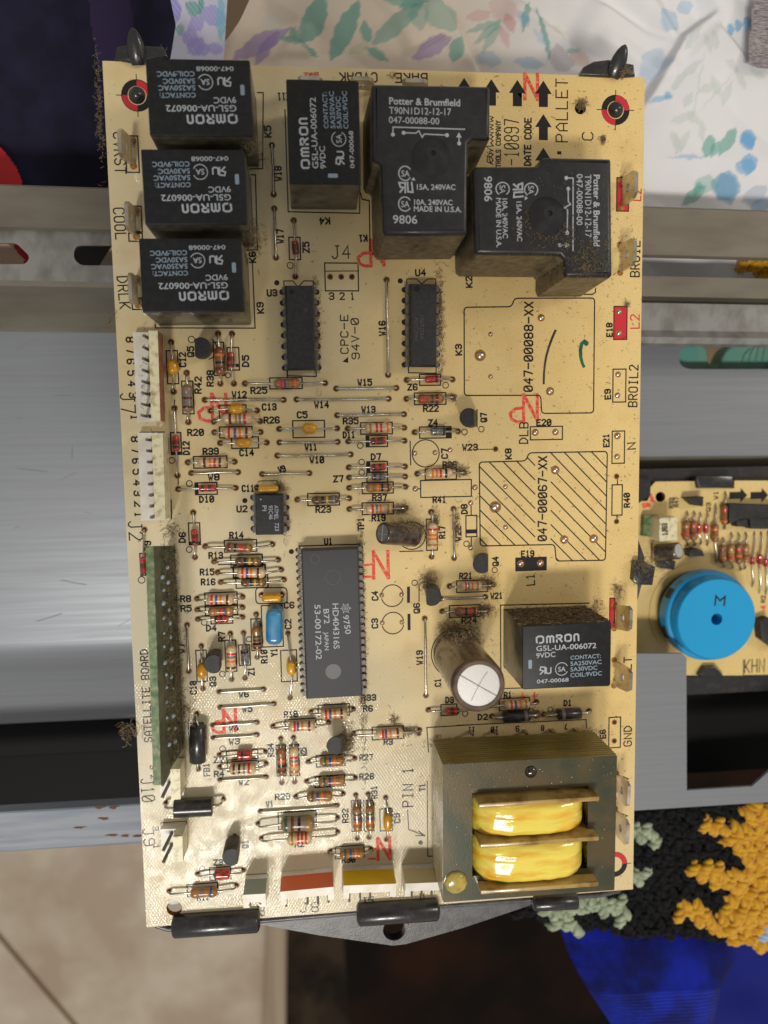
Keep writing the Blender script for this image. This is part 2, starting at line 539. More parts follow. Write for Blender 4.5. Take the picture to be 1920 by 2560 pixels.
# ---------------------------------------------------------------- lettering
FONT = {
 'A': "00 04 26 44 40|02 42", 'B': "00 06 36 45 44 33 42 41 30 00|03 33", 'C': "45 36 16 05 01 10 30 41", 'D': "00 06 26 44 42 20 00",
 'E': "46 06 00 40|03 33", 'F': "46 06 00|03 33", 'G': "45 36 16 05 01 10 30 41 43 23", 'H': "00 06|40 46|03 43", 'I': "10 30|16 36|20 26",
 'J': "46 26|36 31 20 10 01", 'K': "00 06|46 02|13 40", 'L': "06 00 40", 'M': "00 06 23 46 40", 'N': "00 06 40 46",
 'O': "10 30 41 45 36 16 05 01 10", 'P': "00 06 36 45 44 33 03", 'Q': "10 30 41 45 36 16 05 01 10|22 40", 'R': "00 06 36 45 44 33 03|23 40",
 'S': "45 36 16 05 04 13 33 42 41 30 10 01", 'T': "06 46|26 20", 'U': "06 01 10 30 41 46", 'V': "06 20 46", 'W': "06 10 23 30 46",
 'X': "00 46|06 40", 'Y': "06 23 46|23 20", 'Z': "06 46 00 40", '0': "10 30 41 45 36 16 05 01 10|01 45", 'o': "10 30 41 45 36 16 05 01 10",
 '1': "15 26 20|10 30", '2': "05 16 36 45 44 00 40", '3': "05 16 36 45 44 33 42 41 30 10 01|13 33", '4': "30 36 02 42",
 '5': "46 06 04 34 43 41 30 10 01", '6': "45 36 16 05 01 10 30 41 42 33 03", '7': "06 46 20",
 '8': "13 04 05 16 36 45 44 33 13 02 01 10 30 41 42 33", '9': "01 10 30 41 45 36 16 05 04 13 43", '-': "03 43", '.': "20 21", "'": "26 24",
 'm': "00 05 16 25 20|25 36 45 40", 'n': "00 05 16 36 45 40", '_': "03 43", '=': "02 42|04 44",
}
def text_strokes(s):
    for i, ch in enumerate(s):
        g = FONT.get(ch)
        if g:
            for pl in g.split('|'):
                yield [(i * 6 + int(q[0]), int(q[1])) for q in pl.split()]

def letters(mb, s, A, B, h, w, m, z=0.03):
    """stroke lettering: baseline runs from A to B"""
    A, B = v2(A), v2(B); d = B - A; W = len(s) * 6 - 2
    if m == 'ink': w *= 1.2
    up = np.array((-d[1], d[0])) / np.linalg.norm(d) * h
    for pl in text_strokes(s):
        mb.stroke([A + d * (x / W) + up * (y / 6) for x, y in pl], w, m, z)

def type_text(mb, s, A, B, h, m, z, bold=0.0):
    """the same with Blender's own sans face, laid as flat print"""
    cu = bpy.data.curves.new('type', 'FONT')
    cu.body = s; cu.fill_mode = 'FRONT'; cu.resolution_u = 3; cu.offset = bold; cu.size = 1.0
    ob = bpy.data.objects.new('type', cu)
    col.objects.link(ob)
    dg = bpy.context.evaluated_depsgraph_get()
    me = bpy.data.meshes.new_from_object(ob.evaluated_get(dg))
    vs = np.array([v.co[:2] for v in me.vertices])
    fs = [tuple(p.vertices) for p in me.polygons]
    bpy.data.objects.remove(ob); bpy.data.curves.remove(cu); bpy.data.meshes.remove(me)
    if not len(vs):
        return
    x0, x1 = vs[:, 0].min(), vs[:, 0].max()
    A, B = v2(A), v2(B); d = B - A
    up = np.array((-d[1], d[0])) / np.linalg.norm(d) * (h / 0.73)
    z += jit()
    out = [(*(A + d * ((x - x0) / (x1 - x0)) + up * y), z) for x, y in vs]
    # the face winding may come out either way; keep them facing up
    b = len(mb.v)
    mb.add(out, fs, m)

random.seed(7)
rng = np.random.default_rng(5)
def fuzz(mb, c, spread, count, r=0.05, length=2.0, mat='lint', flat=0.5, seg=6):
    """curly fibres heaped round c; spread = (sx, sy, sz)"""
    for _ in range(count):
        q = np.array((c[0] + rng.normal() * spread[0] / 2, c[1] + rng.normal() * spread[1] / 2, max(0.08, c[2] + abs(rng.normal()) * spread[2] / 2)))
        d = rng.normal(size=3); d[2] *= flat; d /= np.linalg.norm(d) + 1e-6
        pts = [q.copy()]
        for k in range(seg):
            d = d + rng.normal(size=3) * 0.75; d[2] *= 0.8
            d /= np.linalg.norm(d) + 1e-6
            q = q + d * length / seg
            q[2] = max(0.06, q[2]); pts.append(q.copy())
        mb.tube(pts, r * rng.uniform(0.6, 1.2), mat, 3)
# ================================================================ the circuit board
board = thing('circuit_board', 'cream oven control circuit board crowded with parts, lying across the metal housing', 'circuit board')
HW, HH = 63.64, 103.71
outline = [(-HW, -HH), (HW, -HH)] + [(HW - 1.2 + 1.2 * math.cos(a), HH - 1.2 + 1.2 * math.sin(a)) for a in (0, .4, .8, 1.2, 1.57)] + [(-HW, HH)]
mount = [(-56.61,-99.21), (-56.35,96.42), (56.37,95.94)]
mb = M()
mb.plate(outline, [circle(mount[0], 1.95, 20), circle((47.61,96.13), 1.4, 14)], -1.6, 0, 'board', side='board_edge', hole_side='flux')
mb.build('board_panel', board)

INK = M(); RED = M(); HOLES = M(); OUT = M()
def box_out(a, b, c, d, w=0.24, m='ink', mb=OUT):
    mb.stroke([a, b, c, d], w, m, closed=True)
def rbox(p, q, w=0.24, m='ink', mb=OUT):
    (x0, y0), (x1, y1) = p, q
    mb.stroke([(x0, y0), (x1, y0), (x1, y1), (x0, y1)], w, m, closed=True)
def ref(s, A, B, h=1.38, w=0.31, m='ink', z=0.035):
    letters(INK if m == 'ink' else RED, s, A, B, h, w, m, z)
def ring(c, r, w=0.25, m='ink', mb=OUT, a0=0.0, a1=2 * math.pi, n=24):
    closed = abs(a1 - a0) > 6.2
    mb.stroke([(c[0] + r * math.cos(a0 + (a1 - a0) * k / n), c[1] + r * math.sin(a0 + (a1 - a0) * k / n)) for k in range(n if closed else n + 1)], w, m, closed=closed)
def hole(c, r=0.55):
    HOLES.disc(c, r * 1.45, 'flux', 0.045)
    HOLES.disc(c, r, 'hole', 0.075)
def pad(c, r):
    """a solder joint seen from the part side: small bright dome in its hole"""
    HOLES.disc(c, r * 1.5, 'flux', 0.045)
    mbp = M(); mbp.sphere((c[0], c[1], 0.1), r, 'solder', 12, 6, 0.55)
    mbp.build('solder_joint', board)

# ---- reference lettering and outlines (positions measured from the photograph, in mm on the board)
for s, A, B in [
    ('R38', (-41.90,30.95), (-41.76,34.48)), ('D5', (-33.43,35.49), (-33.35,37.94)), ('R42', (-44.78,29.30), (-44.63,33.01)), ('R25', (-33.00,29.08), (-29.36,29.12)),
    ('W12', (-37.44,28.16), (-34.23,28.18)), ('C12', (-48.09,35.56), (-48.04,38.71)), ('C13', (-30.44,25.13), (-27.25,25.17)), ('R26', (-30.13,22.01), (-26.60,22.04)),
    ('R20', (-48.23,19.36), (-44.63,19.38)), ('C14', (-36.17,14.31), (-33.00,14.33)), ('R39', (-44.81,14.81), (-41.32,14.85)), ('W8', (-43.83,8.64), (-41.37,8.64)),
    ('D10', (-46.09,3.34), (-42.86,3.37)), ('C11', (-35.92,5.71), (-33.21,5.70)), ('U2', (-37.34,0.78), (-35.04,0.77)), ('D6', (-49.99,-6.23), (-49.89,-3.93)),
    ('R14', (-39.29,-5.57), (-36.18,-5.61)), ('R13', (-44.44,-10.37), (-41.27,-10.39)), ('R15', (-46.67,-14.35), (-43.50,-14.41)), ('D12', (-48.12,14.88), (-48.08,17.85)),
    ('W9', (-26.83,9.99), (-25.41,10.40)), ('C5', (-22.17,23.16), (-19.89,23.19)), ('R35', (-11.13,21.52), (-7.61,21.55)), ('D11', (-11.21,18.17), (-8.53,18.21)), ('W13', (-6.57,24.22), (-3.41,24.23)),
    ('W11', (-20.53,15.34), (-17.79,15.35)), ('W10', (-19.41,12.21), (-16.19,12.23)), ('D7', (-4.48,12.70), (-2.26,12.74)), ('Z7', (-13.80,7.52), (-11.59,7.56)),
    ('R37', (-4.36,2.66), (-1.01,2.66)), ('R19', (-4.60,-2.32), (-1.45,-2.35)), ('R23', (-18.33,0.12), (-14.80,0.11)), ('R41', (10.66,1.79), (13.78,1.79)),
    ('R22', (8.57,24.23), (12.16,24.27)), ('Z6', (4.77,29.49), (6.99,29.52)), ('W14', (-17.94,25.52), (-14.68,25.53)), ('W15', (-7.37,30.72), (-4.14,30.77)), ('W16', (-0.60,42.61), (-0.62,45.90)),
    ('W17', (-24.34,64.07), (-24.33,67.11)), ('Z5', (-18.37,61.98), (-18.36,64.25)), ('W18', (-24.36,78.26), (-24.37,81.38)), ('K4', (-13.39,69.92), (-15.65,69.84)),
    ('K1', (-4.61,66.01), (-6.43,65.94)), ('U3', (-28.40,51.88), (-26.25,51.93)), ('U4', (7.07,56.67), (9.38,56.73)), ('Z4', (9.79,20.77), (11.89,20.80)),
    ('C7', (14.35,12.74), (14.29,15.03)), ('R36', (13.23,10.42), (16.56,10.41)), ('D8', (19.19,-1.13), (19.12,1.08)), ('R17', (13.48,-7.13), (13.42,-4.28)),
    ('W22', (17.58,-7.90), (17.52,-4.34)), ('U1', (-16.41,-7.79), (-14.65,-7.79)), ('TP1', (-6.74,-4.55), (-6.76,-1.62)),
    ('K5', (-26.46,88.00), (-26.49,90.39)), ('K9', (-29.48,47.96), (-29.56,50.32)), ('K6', (-30.93,59.65), (-30.98,61.90)),
    ('K2', (20.78,54.03), (20.71,56.50)), ('K3', (18.09,37.86), (18.02,40.31)), ('K8', (30.45,12.28), (30.36,14.72)), ('E18', (56.18,42.15), (56.06,45.26)),
    ('E9', (55.91,26.75), (55.79,29.05)), ('E21', (55.66,14.83), (55.53,17.88)), ('E20', (37.00,20.40), (40.56,20.43)), ('R40', (61.24,-0.62), (61.13,2.84)),
    ('E19', (33.10,-12.51), (36.22,-12.49)), ('Q7', (24.23,21.54), (24.16,23.62)), ('Q4', (27.09,-14.55), (27.01,-12.39)), ('E6', (55.57,-61.21), (55.45,-59.04)),
    ('R21', (17.18,-17.59), (20.23,-17.64)), ('W21', (25.15,-23.01), (28.05,-22.97)), ('R24', (17.68,-28.97), (21.34,-29.03)), ('C1', (12.02,-45.01), (11.95,-43.20)), ('W19', (7.41,-39.13), (7.39,-35.68)),
    ('C4', (-3.56,-22.19), (-3.61,-20.05)), ('C3', (-3.75,-29.25), (-3.80,-26.97)), ('Q6', (6.87,-25.85), (6.82,-23.48)), ('R33', (-8.09,-47.80), (-4.63,-47.83)), ('R6', (-7.76,-50.61), (-5.51,-50.65)),
    ('R3', (-2.67,-59.60), (-0.60,-59.63)), ('D2', (21.69,-54.42), (24.02,-54.46)), ('D1', (44.36,-51.90), (46.21,-51.93)), ('D3', (13.32,-49.45), (15.27,-49.49)), ('R1', (28.52,-48.97), (30.35,-48.97)),
    ('R16', (-46.52,-16.80), (-43.34,-16.86)), ('R8', (-51.59,-20.75), (-49.31,-20.78)), ('R5', (-51.61,-23.13), (-49.27,-23.16)), ('D4', (-45.73,-28.26), (-43.50,-28.30)), ('C6', (-26.70,-23.32), (-24.43,-23.35)),
    ('C2', (-25.26,-28.53), (-25.28,-26.29)), ('R7', (-41.51,-30.91), (-41.51,-28.71)), ('W7', (-51.22,-33.43), (-51.24,-31.26)), ('Y1', (-28.88,-35.28), (-28.91,-33.52)), ('R10', (-31.37,-36.89), (-31.39,-33.76)),
    ('Z1', (-34.65,-39.82), (-34.67,-38.00)), ('Q3', (-44.09,-42.17), (-44.09,-39.88)), ('C10', (-48.87,-43.89), (-48.83,-40.82)), ('W6', (-38.52,-45.31), (-36.25,-45.28)), ('W5', (-37.80,-49.10), (-35.53,-49.11)),
    ('W4', (-41.23,-53.84), (-39.05,-53.85)), ('W3', (-41.36,-57.23), (-38.89,-57.25)), ('R18', (-27.54,-51.03), (-24.37,-51.03)), ('Z2', (-45.24,-61.71), (-42.97,-61.73)), ('R4', (-45.30,-65.39), (-43.03,-65.42)),
    ('W2', (-39.35,-67.94), (-37.06,-67.94)), ('FB1', (-46.50,-64.99), (-46.53,-61.93)), ('FB2', (-51.31,-75.09), (-47.96,-75.14)), ('R29', (-30.44,-72.32), (-26.87,-72.37)), ('W1', (-32.72,-74.14), (-31.11,-74.08)),
    ('R34', (-30.54,-60.92), (-30.59,-57.71)), ('R25', (-22.31,-61.18), (-22.42,-59.26)), ('R27', (-8.93,-63.33), (-5.72,-63.38)), ('R28', (-9.04,-68.37), (-5.58,-68.44)), ('R32', (-12.26,-79.55), (-12.30,-75.99)),
    ('R31', (-4.73,-73.57), (-4.79,-70.48)), ('C9', (1.00,-80.57), (0.95,-78.14)), ('R30', (-14.05,-90.30), (-10.78,-90.33)), ('Z3', (-46.37,-88.55), (-44.19,-88.54)), ('R11', (-50.72,-97.52), (-47.99,-97.59)),
    ('R2', (-25.88,-85.16), (-23.68,-85.20)), ('Q1', (-37.64,-84.51), (-37.66,-82.66)), ('Q5', (-46.12,37.89), (-46.11,40.12)), ('T1', (7.64,-72.38), (7.57,-70.67)), ('D9', (-58.15,-7.80), (-58.14,-5.78)),
]:
    ref(s, A, B)
for s, A, B, h, w in [
    ('CVRST', (-62.01,88.23), (-62.00,79.30), 2.35, 0.24), ('COOL', (-62.86,71.53), (-62.64,64.69), 2.35, 0.24), ('DRLK', (-62.81,56.15), (-62.49,48.96), 2.35, 0.24),
    ('8', (-61.40,42.39), (-61.40,41.32), 1.7, 0.3), ('7', (-61.42,39.78), (-61.41,38.87), 1.7, 0.3), ('6', (-61.44,37.33), (-61.43,36.31), 1.7, 0.3), ('5', (-61.44,34.65), (-61.43,33.63), 1.7, 0.3),
    ('4', (-61.43,32.18), (-61.42,31.16), 1.7, 0.3), ('3', (-61.34,29.53), (-61.34,28.45), 1.7, 0.3), ('1', (-61.19,24.34), (-61.21,23.39), 1.7, 0.3), ('J7', (-63.41,29.36), (-63.37,24.91), 3.2, 0.24),
    ('8', (-61.36,19.23), (-61.36,18.14), 1.7, 0.3), ('7', (-61.33,16.64), (-61.33,15.57), 1.7, 0.3), ('6', (-61.35,14.04), (-61.34,13.02), 1.7, 0.3), ('5', (-61.36,11.51), (-61.36,10.41), 1.7, 0.3),
    ('4', (-61.38,8.90), (-61.38,7.80), 1.7, 0.3), ('3', (-61.37,6.42), (-61.37,5.31), 1.7, 0.3), ('2', (-61.36,3.84), (-61.36,2.73), 1.7, 0.3), ('1', (-61.38,1.24), (-61.39,0.32), 1.7, 0.3),
    ('J2', (-63.09,-0.89), (-62.99,-5.35), 3.1, 0.24),
    ('J10', (-63.23,-64.91), (-63.08,-70.74), 3.0, 0.24), ('J9', (-63.42,-77.92), (-63.20,-82.17), 2.6, 0.24), ('3', (-60.87,-77.35), (-60.86,-78.41), 1.3, .2), ('1', (-60.90,-82.19), (-60.87,-82.95), 1.3, .2),
    ('3', (-60.78,-61.50), (-60.79,-62.39), 1.3, .2), ('2', (-60.73,-63.97), (-60.71,-64.92), 1.3, .2),
    ('SATELLITE BOARD', (-60.06,-55.42), (-60.06,-32.30), 1.75, 0.24),
    ('CPC-E', (-9.64,38.38), (-9.52,47.39), 1.75, 0.22), ("94V-0", (-6.96,37.07), (-7.03,46.57), 1.75, 0.22), ('J4', (-12.93,60.60), (-8.67,60.68), 2.9, 0.24),
    ('3', (-13.80,51.08), (-12.75,51.11), 1.5, 0.26), ('2', (-11.23,51.08), (-10.26,51.11), 1.5, 0.26), ('1', (-8.60,51.08), (-7.97,51.11), 1.5, 0.26),
    ('047-00088-XX', (35.78,28.85), (35.93,50.38), 2.05, 0.32), ('047-00067-XX', (39.45,-8.57), (39.51,12.59), 2.05, 0.32),
    ('BROIL2', (62.79,24.70), (62.96,34.94), 2.2, 0.26), ('BROIL', (62.90,56.63), (63.01,65.13), 2.2, 0.26), ('N', (62.55,14.12), (62.47,15.64), 2.0, 0.26),
    ('DLB', (34.64,16.02), (34.73,21.10), 2.1, 0.26), ('L1', (36.47,-19.80), (36.34,-17.09), 2.0, 0.26), ('GND', (62.59,-63.76), (62.58,-58.41), 2.0, 0.26), ('LT', (62.30,-43.13), (62.32,-39.89), 2.0, 0.26),
    ('N', (61.31,-74.13), (61.93,-72.74), 1.6, 0.24), ('N', (61.29,-84.27), (61.81,-82.96), 1.6, 0.24),
    ('PIN 1', (4.43,-76.45), (4.57,-66.16), 2.6, 0.26), ('PALLET', (44.42,88.32), (44.34,102.68), 2.8, 0.24), ('C', (50.76,88.85), (50.75,90.59), 2.6, 0.24), ('.', (42.65,85.60), (42.65,85.87), 2.6, 0.6),
    ('DATE', (35.35,82.73), (35.34,87.34), 1.5, 0.3), ('CODE', (35.43,88.81), (35.42,93.51), 1.5, 0.3), ('CONTROLS COMPANY', (27.94,79.72), (27.98,92.76), 1.1, 0.2),
    ('-10897', (32.35,82.74), (32.36,93.13), 3.4, 0.22),
    ('CVBAK', (-1.51,102.85), (-10.16,102.60), 2.0, 0.26), ('BAKE', (10.33,103.02), (2.85,102.87), 2.0, 0.26), ('E11', (-21.93,97.79), (-24.64,97.72), 1.5, 0.26),
    ('J3', (-36.38,-103.00), (-34.19,-103.00), 2.6, 0.2), ('J8', (-25.06,-102.91), (-20.48,-103.07), 2.5, 0.2), ('J5', (-9.24,-102.48), (-6.23,-102.41), 2.2, 0.26), ('J1', (5.57,-102.58), (7.40,-102.57), 2.2, 0.26),
    ('11', (20.74,-56.36), (19.17,-56.30), 1.3, 0.24), ('10', (26.89,-56.55), (25.07,-56.51), 1.3, 0.24), ('9', (32.38,-56.71), (31.62,-56.70), 1.3, 0.24), ('8', (38.98,-56.93), (38.30,-56.92), 1.3, 0.24),
    ('7', (45.31,-56.91), (44.60,-56.90), 1.3, 0.24),
]:
    ref(s, A, B, h, w)
# the maker's script signature, as one flowing line
sig = [(26.11,82.76), (24.64,83.41), (24.76,84.74), (25.55,84.49), (26.17,83.70), (25.55,83.16), (25.13,84.21), (26.18,85.03), (25.56,85.42), (25.05,85.01), (25.56,86.08), (26.18,85.83), (24.49,86.86), (26.18,87.03), (25.57,87.68),
       (26.19,88.22), (25.46,88.61), (26.19,89.15), (25.46,89.53), (26.20,90.08), (24.17,90.30), (26.20,90.87), (25.47,91.25), (26.20,91.80), (24.46,92.16), (26.15,92.72), (25.59,93.11), (26.21,93.52), (25.54,93.76)]
INK.stroke(sig, 0.22, 'ink', 0.035)
for t in ((19.22,102.33), (25.77,102.22), (32.09,102.21), (38.45,102.20), (38.47,94.59), (38.49,86.86)):
    w_, h_ = 2.05, 3.0
    INK.poly([(t[0] + x, t[1] + y) for x, y in ((0, 0), (w_, -h_), (1.1, -h_), (1.1, -6.0), (-1.1, -6.0), (-1.1, -h_), (-w_, -h_))], 'ink', 0.035)
INK.poly([(-11.07,36.41), (-9.69,36.13), (-9.65,37.55)], 'ink', 0.035)
for c in ((-26.14,54.93), (3.27,55.44), (-35.42,3.46), (-24.62,-9.34), (6.34,-86.39)):
    INK.disc(c, 0.62, 'ink', 0.035, 18)
for c, r in (((-22.87,58.95), 0.72), ((14.06,30.55), 0.72), ((-52.24,13.52), .7), ((-48.41,7.91), .7), ((-49.08,-8.04), .7), ((-7.16,16.22), .7), ((-6.90,12.18), .7), ((-6.96,9.63), .7),
             ((18.67,19.07), .7), ((22.91,19.71), .7), ((26.14,-15.70), .68), ((-46.49,41.84), .75), ((-38.34,33.42), .6), ((18.96,-8.76), .7), ((5.72,-18.20), .7), ((40.72,-52.75), .68),
             ((35.59,-52.78), .68), ((-42.38,-39.24), .7), ((-35.61,-30.79), .65), ((-43.07,-58.26), .7), ((-49.27,-89.25), .7), ((-60.64,-15.07), .8), ((18.30,-52.64), .7), ((-46.26,-26.13), .7)):
    ring(c, r, 0.2, n=16)
for a, b in [   # component boxes: opposite corners
    ((-41.50,41.17), (-39.10,33.42)), ((-38.29,39.91), (-35.58,34.64)), ((-52.42,39.27), (-49.87,31.58)), ((-49.18,32.16), (-46.59,24.47)), ((-28.55,32.72), (-20.84,30.12)),
    ((-40.69,26.42), (-34.35,23.12)), ((-40.80,21.24), (-33.13,18.63)), ((-38.06,18.77), (-31.68,16.08)), ((-47.19,14.33), (-39.34,11.54)), ((-47.05,8.02), (-41.91,5.19)), ((-52.30,20.11), (-49.88,14.91)), ((-49.03,-1.62), (-46.37,-6.94)),
    ((-40.69,-6.10), (-32.96,-8.98)), ((-39.30,-9.77), (-31.69,-12.74)), ((-38.71,-12.41), (-31.04,-15.20)), ((-60.77,-8.64), (-59.40,-14.04)), ((-23.38,22.46), (-15.75,18.39)), ((-6.99,21.74), (0.75,18.95)), ((-5.70,18.58), (-0.49,15.87)),
    ((-5.68,12.24), (-0.60,9.58)), ((-5.73,9.69), (-0.65,7.08)), ((-6.92,7.17), (0.74,4.42)), ((-7.03,2.16), (0.71,-0.74)), ((-20.26,4.77), (-12.58,1.82)), ((7.55,7.32), (20.30,3.13)), ((6.32,28.75), (14.11,25.93)),
    ((7.49,20.47), (15.33,17.71)), ((8.74,10.15), (16.54,7.48)), ((8.87,-2.29), (11.55,-10.13)), ((18.86,-1.67), (21.62,-7.03)), ((7.66,33.21), (12.77,30.56)), ((-23.03,65.40), (-20.38,60.29)),
    ((-14.74,59.55), (-6.81,53.09)), ((35.32,20.09), (43.55,16.84)), ((56.46,18.65), (59.71,10.55)), ((56.59,5.10), (59.27,-2.64)), ((56.49,34.05), (59.84,25.90)), ((56.45,-55.78), (59.60,-63.99)),
    ((-45.85,-18.83), (-38.11,-22.14)), ((-45.89,-21.84), (-38.11,-24.45)), ((-44.62,-24.91), (-39.39,-26.57)), ((-38.86,-12.23), (-31.16,-15.50)), ((-38.26,-14.67), (-30.54,-17.97)), ((-48.56,-33.03), (-46.09,-40.90)), ((-41.50,-30.82), (-38.84,-38.68)), ((-38.19,-32.13), (-35.47,-37.31)),
    ((-35.01,-25.74), (-32.74,-33.69)), ((-32.37,-22.52), (-27.27,-32.92)), ((-27.99,-33.97), (-24.11,-41.91)), ((-19.15,-48.41), (-11.32,-51.38)), ((-5.65,-54.87), (2.33,-58.21)), ((27.22,-49.20), (35.13,-52.39)), ((12.03,-49.93), (16.14,-52.83)),
    ((16.38,-18.09), (24.28,-21.11)), ((14.46,-24.37), (22.31,-27.43)), ((-51.14,-51.33), (-47.51,-58.86)), ((-27.45,-51.68), (-19.76,-54.17)), ((-29.86,-58.18), (-27.55,-66.20)), ((-26.62,-58.30), (-24.22,-66.34)), ((-42.17,-59.03), (-34.47,-61.75)), ((-42.02,-61.29), (-34.33,-64.27)),
    ((-29.91,-75.85), (-20.38,-80.28)), ((-19.40,-67.00), (-15.88,-69.77)), ((-19.95,-61.45), (-12.72,-64.47)), ((-20.38,-66.88), (-12.84,-69.81)), ((-11.31,-73.90), (-8.91,-82.11)), ((-8.21,-74.11), (-5.70,-82.34)), ((-4.10,-76.61), (-0.92,-82.52)), ((-15.73,-85.90), (-8.37,-89.16)),
    ((-47.46,-89.15), (-42.26,-92.48)), ((-53.20,-93.16), (-45.64,-96.39)), ((-59.48,87.58), (-56.65,79.56)), ((-59.34,72.08), (-56.63,66.32)), ((-59.71,66.01), (-56.67,64.22)), ((-59.70,51.38), (-57.41,48.79)), ((-22.53,-8.03), (-7.99,-9.64))]:
    rbox(a, b, 0.29)
for a, b in (((-5.56,18.58), (-4.90,15.95)), ((-5.60,12.12), (-4.82,9.67)), ((-46.94,7.93), (-46.29,5.30)), ((18.84,-5.19), (21.63,-6.21)), ((13.96,20.28), (15.27,17.71)), ((-49.08,-6.12), (-46.37,-6.88)), ((-52.36,15.59), (-49.96,14.97)), ((-36.48,36.11), (-35.67,35.35))):
    INK.poly([(a[0], a[1]), (b[0], a[1]), (b[0], b[1]), (a[0], b[1])], 'ink', 0.03)
OUT.stroke([(-14.79,57.65), (-6.71,57.73)], 0.2, 'ink')
for a, b in (((20.20,0.67), (20.21,-1.71)), ((20.21,-7.04), (20.13,-9.61)), ((6.22,5.34), (7.46,5.29)), ((20.35,5.15), (21.05,5.13)), ((57.97,6.45), (57.96,5.13)), ((57.96,-2.60), (57.97,-3.58)),
             ((5.10,17.04), (5.15,11.28)), ((2.09,-10.17), (7.90,-10.22)), ((21.86,24.56), (21.84,20.24)), ((6.83,-18.48), (6.77,-22.98)), ((-51.02,27.78), (-51.07,26.64)), ((-50.97,9.08), (-51.00,7.75)),
             ((-42.32,-11.97), (-34.68,-12.11)), ((3.06,-77.35), (3.28,-82.60)), ((3.28,-82.60), (7.48,-84.59)), ((7.48,-84.59), (5.07,-84.36)), ((7.48,-84.59), (5.84,-83.22)), ((8.27,-69.94), (8.17,-90.25)), ((8.17,-90.25), (9.38,-90.27)),
             ((8.32,-55.72), (24.23,-55.63)), ((16.16,-55.58), (50.27,-55.94)), ((50.27,-55.94), (50.38,-58.19)), ((8.32,-55.72), (8.69,-62.23)), ((-24.24,34.73), (-24.30,32.68))):
    OUT.stroke([a, b], 0.26, 'ink')
for a, b in (((4.16,-19.41), (4.10,-22.93)), ((4.17,-26.33), (4.15,-29.88))):
    OUT.stroke([a, b], 0.75, 'ink')
for c in ((0.05,-21.25), (0.11,-28.23)):
    ring(c, 2.75, 0.24, a0=0.25, a1=math.pi - 0.25); ring(c, 2.75, 0.24, a0=math.pi + 0.25, a1=2 * math.pi - 0.25)
ring((8.93,13.99), 3.35, 0.26, n=32); ring((5.19,-6.30), 3.45, 0.26, n=32)
ring((16.13,-36.68), 6.4, 0.26, n=40)
ring((-43.28,39.75), 2.6, 0.26, a0=-1.3, a1=0.9)
for k in range(7):   # dashed link W23
    a = (21.95,14.71); b = (25.66,14.64)
    OUT.stroke([(a[0] + (b[0] - a[0]) * k / 6.5, a[1]), (a[0] + (b[0] - a[0]) * (k + .5) / 6.5, a[1])], 0.24, 'ink')
ref('W23', (18.20,14.61), (21.84,14.60))
# relay outlines left unfitted
def relay_outline(P):
    OUT.stroke(rounded(P, 0.9), 0.3, 'ink', closed=True)
relay_outline([(18.81,49.22), (30.59,49.35), (31.32,51.37), (51.57,51.44), (51.54,23.30), (38.20,23.35), (37.96,27.83), (18.70,28.00)])
K8P = [(22.34,11.58), (34.20,11.62), (34.94,13.63), (55.22,13.59), (55.03,-14.16), (42.10,-13.93), (41.66,-9.68), (22.46,-9.45)]
relay_outline(K8P)
def clip_poly(p, q, poly):
    """pieces of the line p-q inside poly"""
    ts = []
    p, q = v2(p), v2(q)
    for i in range(len(poly)):
        a, b = v2(poly[i - 1]), v2(poly[i])
        d1, d2 = q - p, b - a
        den = d1[0] * d2[1] - d1[1] * d2[0]
        if abs(den) < 1e-9: continue
        t = ((a[0] - p[0]) * d2[1] - (a[1] - p[1]) * d2[0]) / den
        u = ((a[0] - p[0]) * d1[1] - (a[1] - p[1]) * d1[0]) / den
        if 0 <= u <= 1: ts.append(t)
    ts.sort()
    return [(p + (q - p) * ts[i], p + (q - p) * ts[i + 1]) for i in range(0, len(ts) - 1, 2)]
gapL, gapR = (36.50,1.85)[0], (40.68,1.74)[0]
hx0, hy0 = (22.57,10.28)
stp = ((22.55,6.68)[1] - (22.57,10.28)[1])
for k in range(-9, 8):
    y = hy0 + stp * k
    d = np.array((1.0, -1.02))
    for a, b in clip_poly((hx0 - 5, y + 5.1), (hx0 + 60, y + 5.1 - 66.3), K8P):
        # leave the band free where the part number stands
        for s0, s1 in ((a, (gapL, a[1] + (gapL - a[0]) * -1.02)), ((gapR, a[1] + (gapR - a[0]) * -1.02), b)):
            lo = max(a[0], min(s0[0], s1[0])); hi = min(b[0], max(s0[0], s1[0]))
            if (s0 is a and hi <= lo) or hi - lo < .3: continue
            if s0 is a: hi = min(hi, gapL)
            if s1 is b: lo = max(lo, gapR)
            if hi - lo < .3: continue
            f = lambda x: a[1] + (x - a[0]) * -1.02
            OUT.stroke([(lo, f(lo)), (hi, f(hi))], 0.28, 'ink')
# fitted relay outlines
for P in ([(-29.24,97.75), (-27.92,97.78), (-28.61,80.87), (-31.41,80.75)], [(-31.32,79.45), (-30.31,79.47), (-30.43,62.52), (-32.98,62.34)], [(-31.68,59.65), (-31.58,44.41), (-54.62,44.54), (-54.67,45.29)],
          [(-23.05,94.12), (-22.99,71.21), (-6.19,71.05), (-5.97,77.28)]):
    OUT.stroke(P, 0.26, 'ink')
OUT.stroke([(-5.87,75.69), (-5.49,74.24), (-3.84,74.00), (-3.86,62.16)], 0.28, 'ink'); OUT.stroke([(-3.81,68.63), (-3.93,62.74), (-3.26,61.62), (16.92,61.58), (17.49,62.34), (17.56,63.97)], 0.28, 'ink')
OUT.stroke([(18.40,63.43), (18.65,57.99), (19.43,56.90), (37.40,56.75), (37.99,52.82), (38.87,52.32), (51.03,52.33), (51.77,52.84), (51.76,53.67)], 0.28, 'ink')
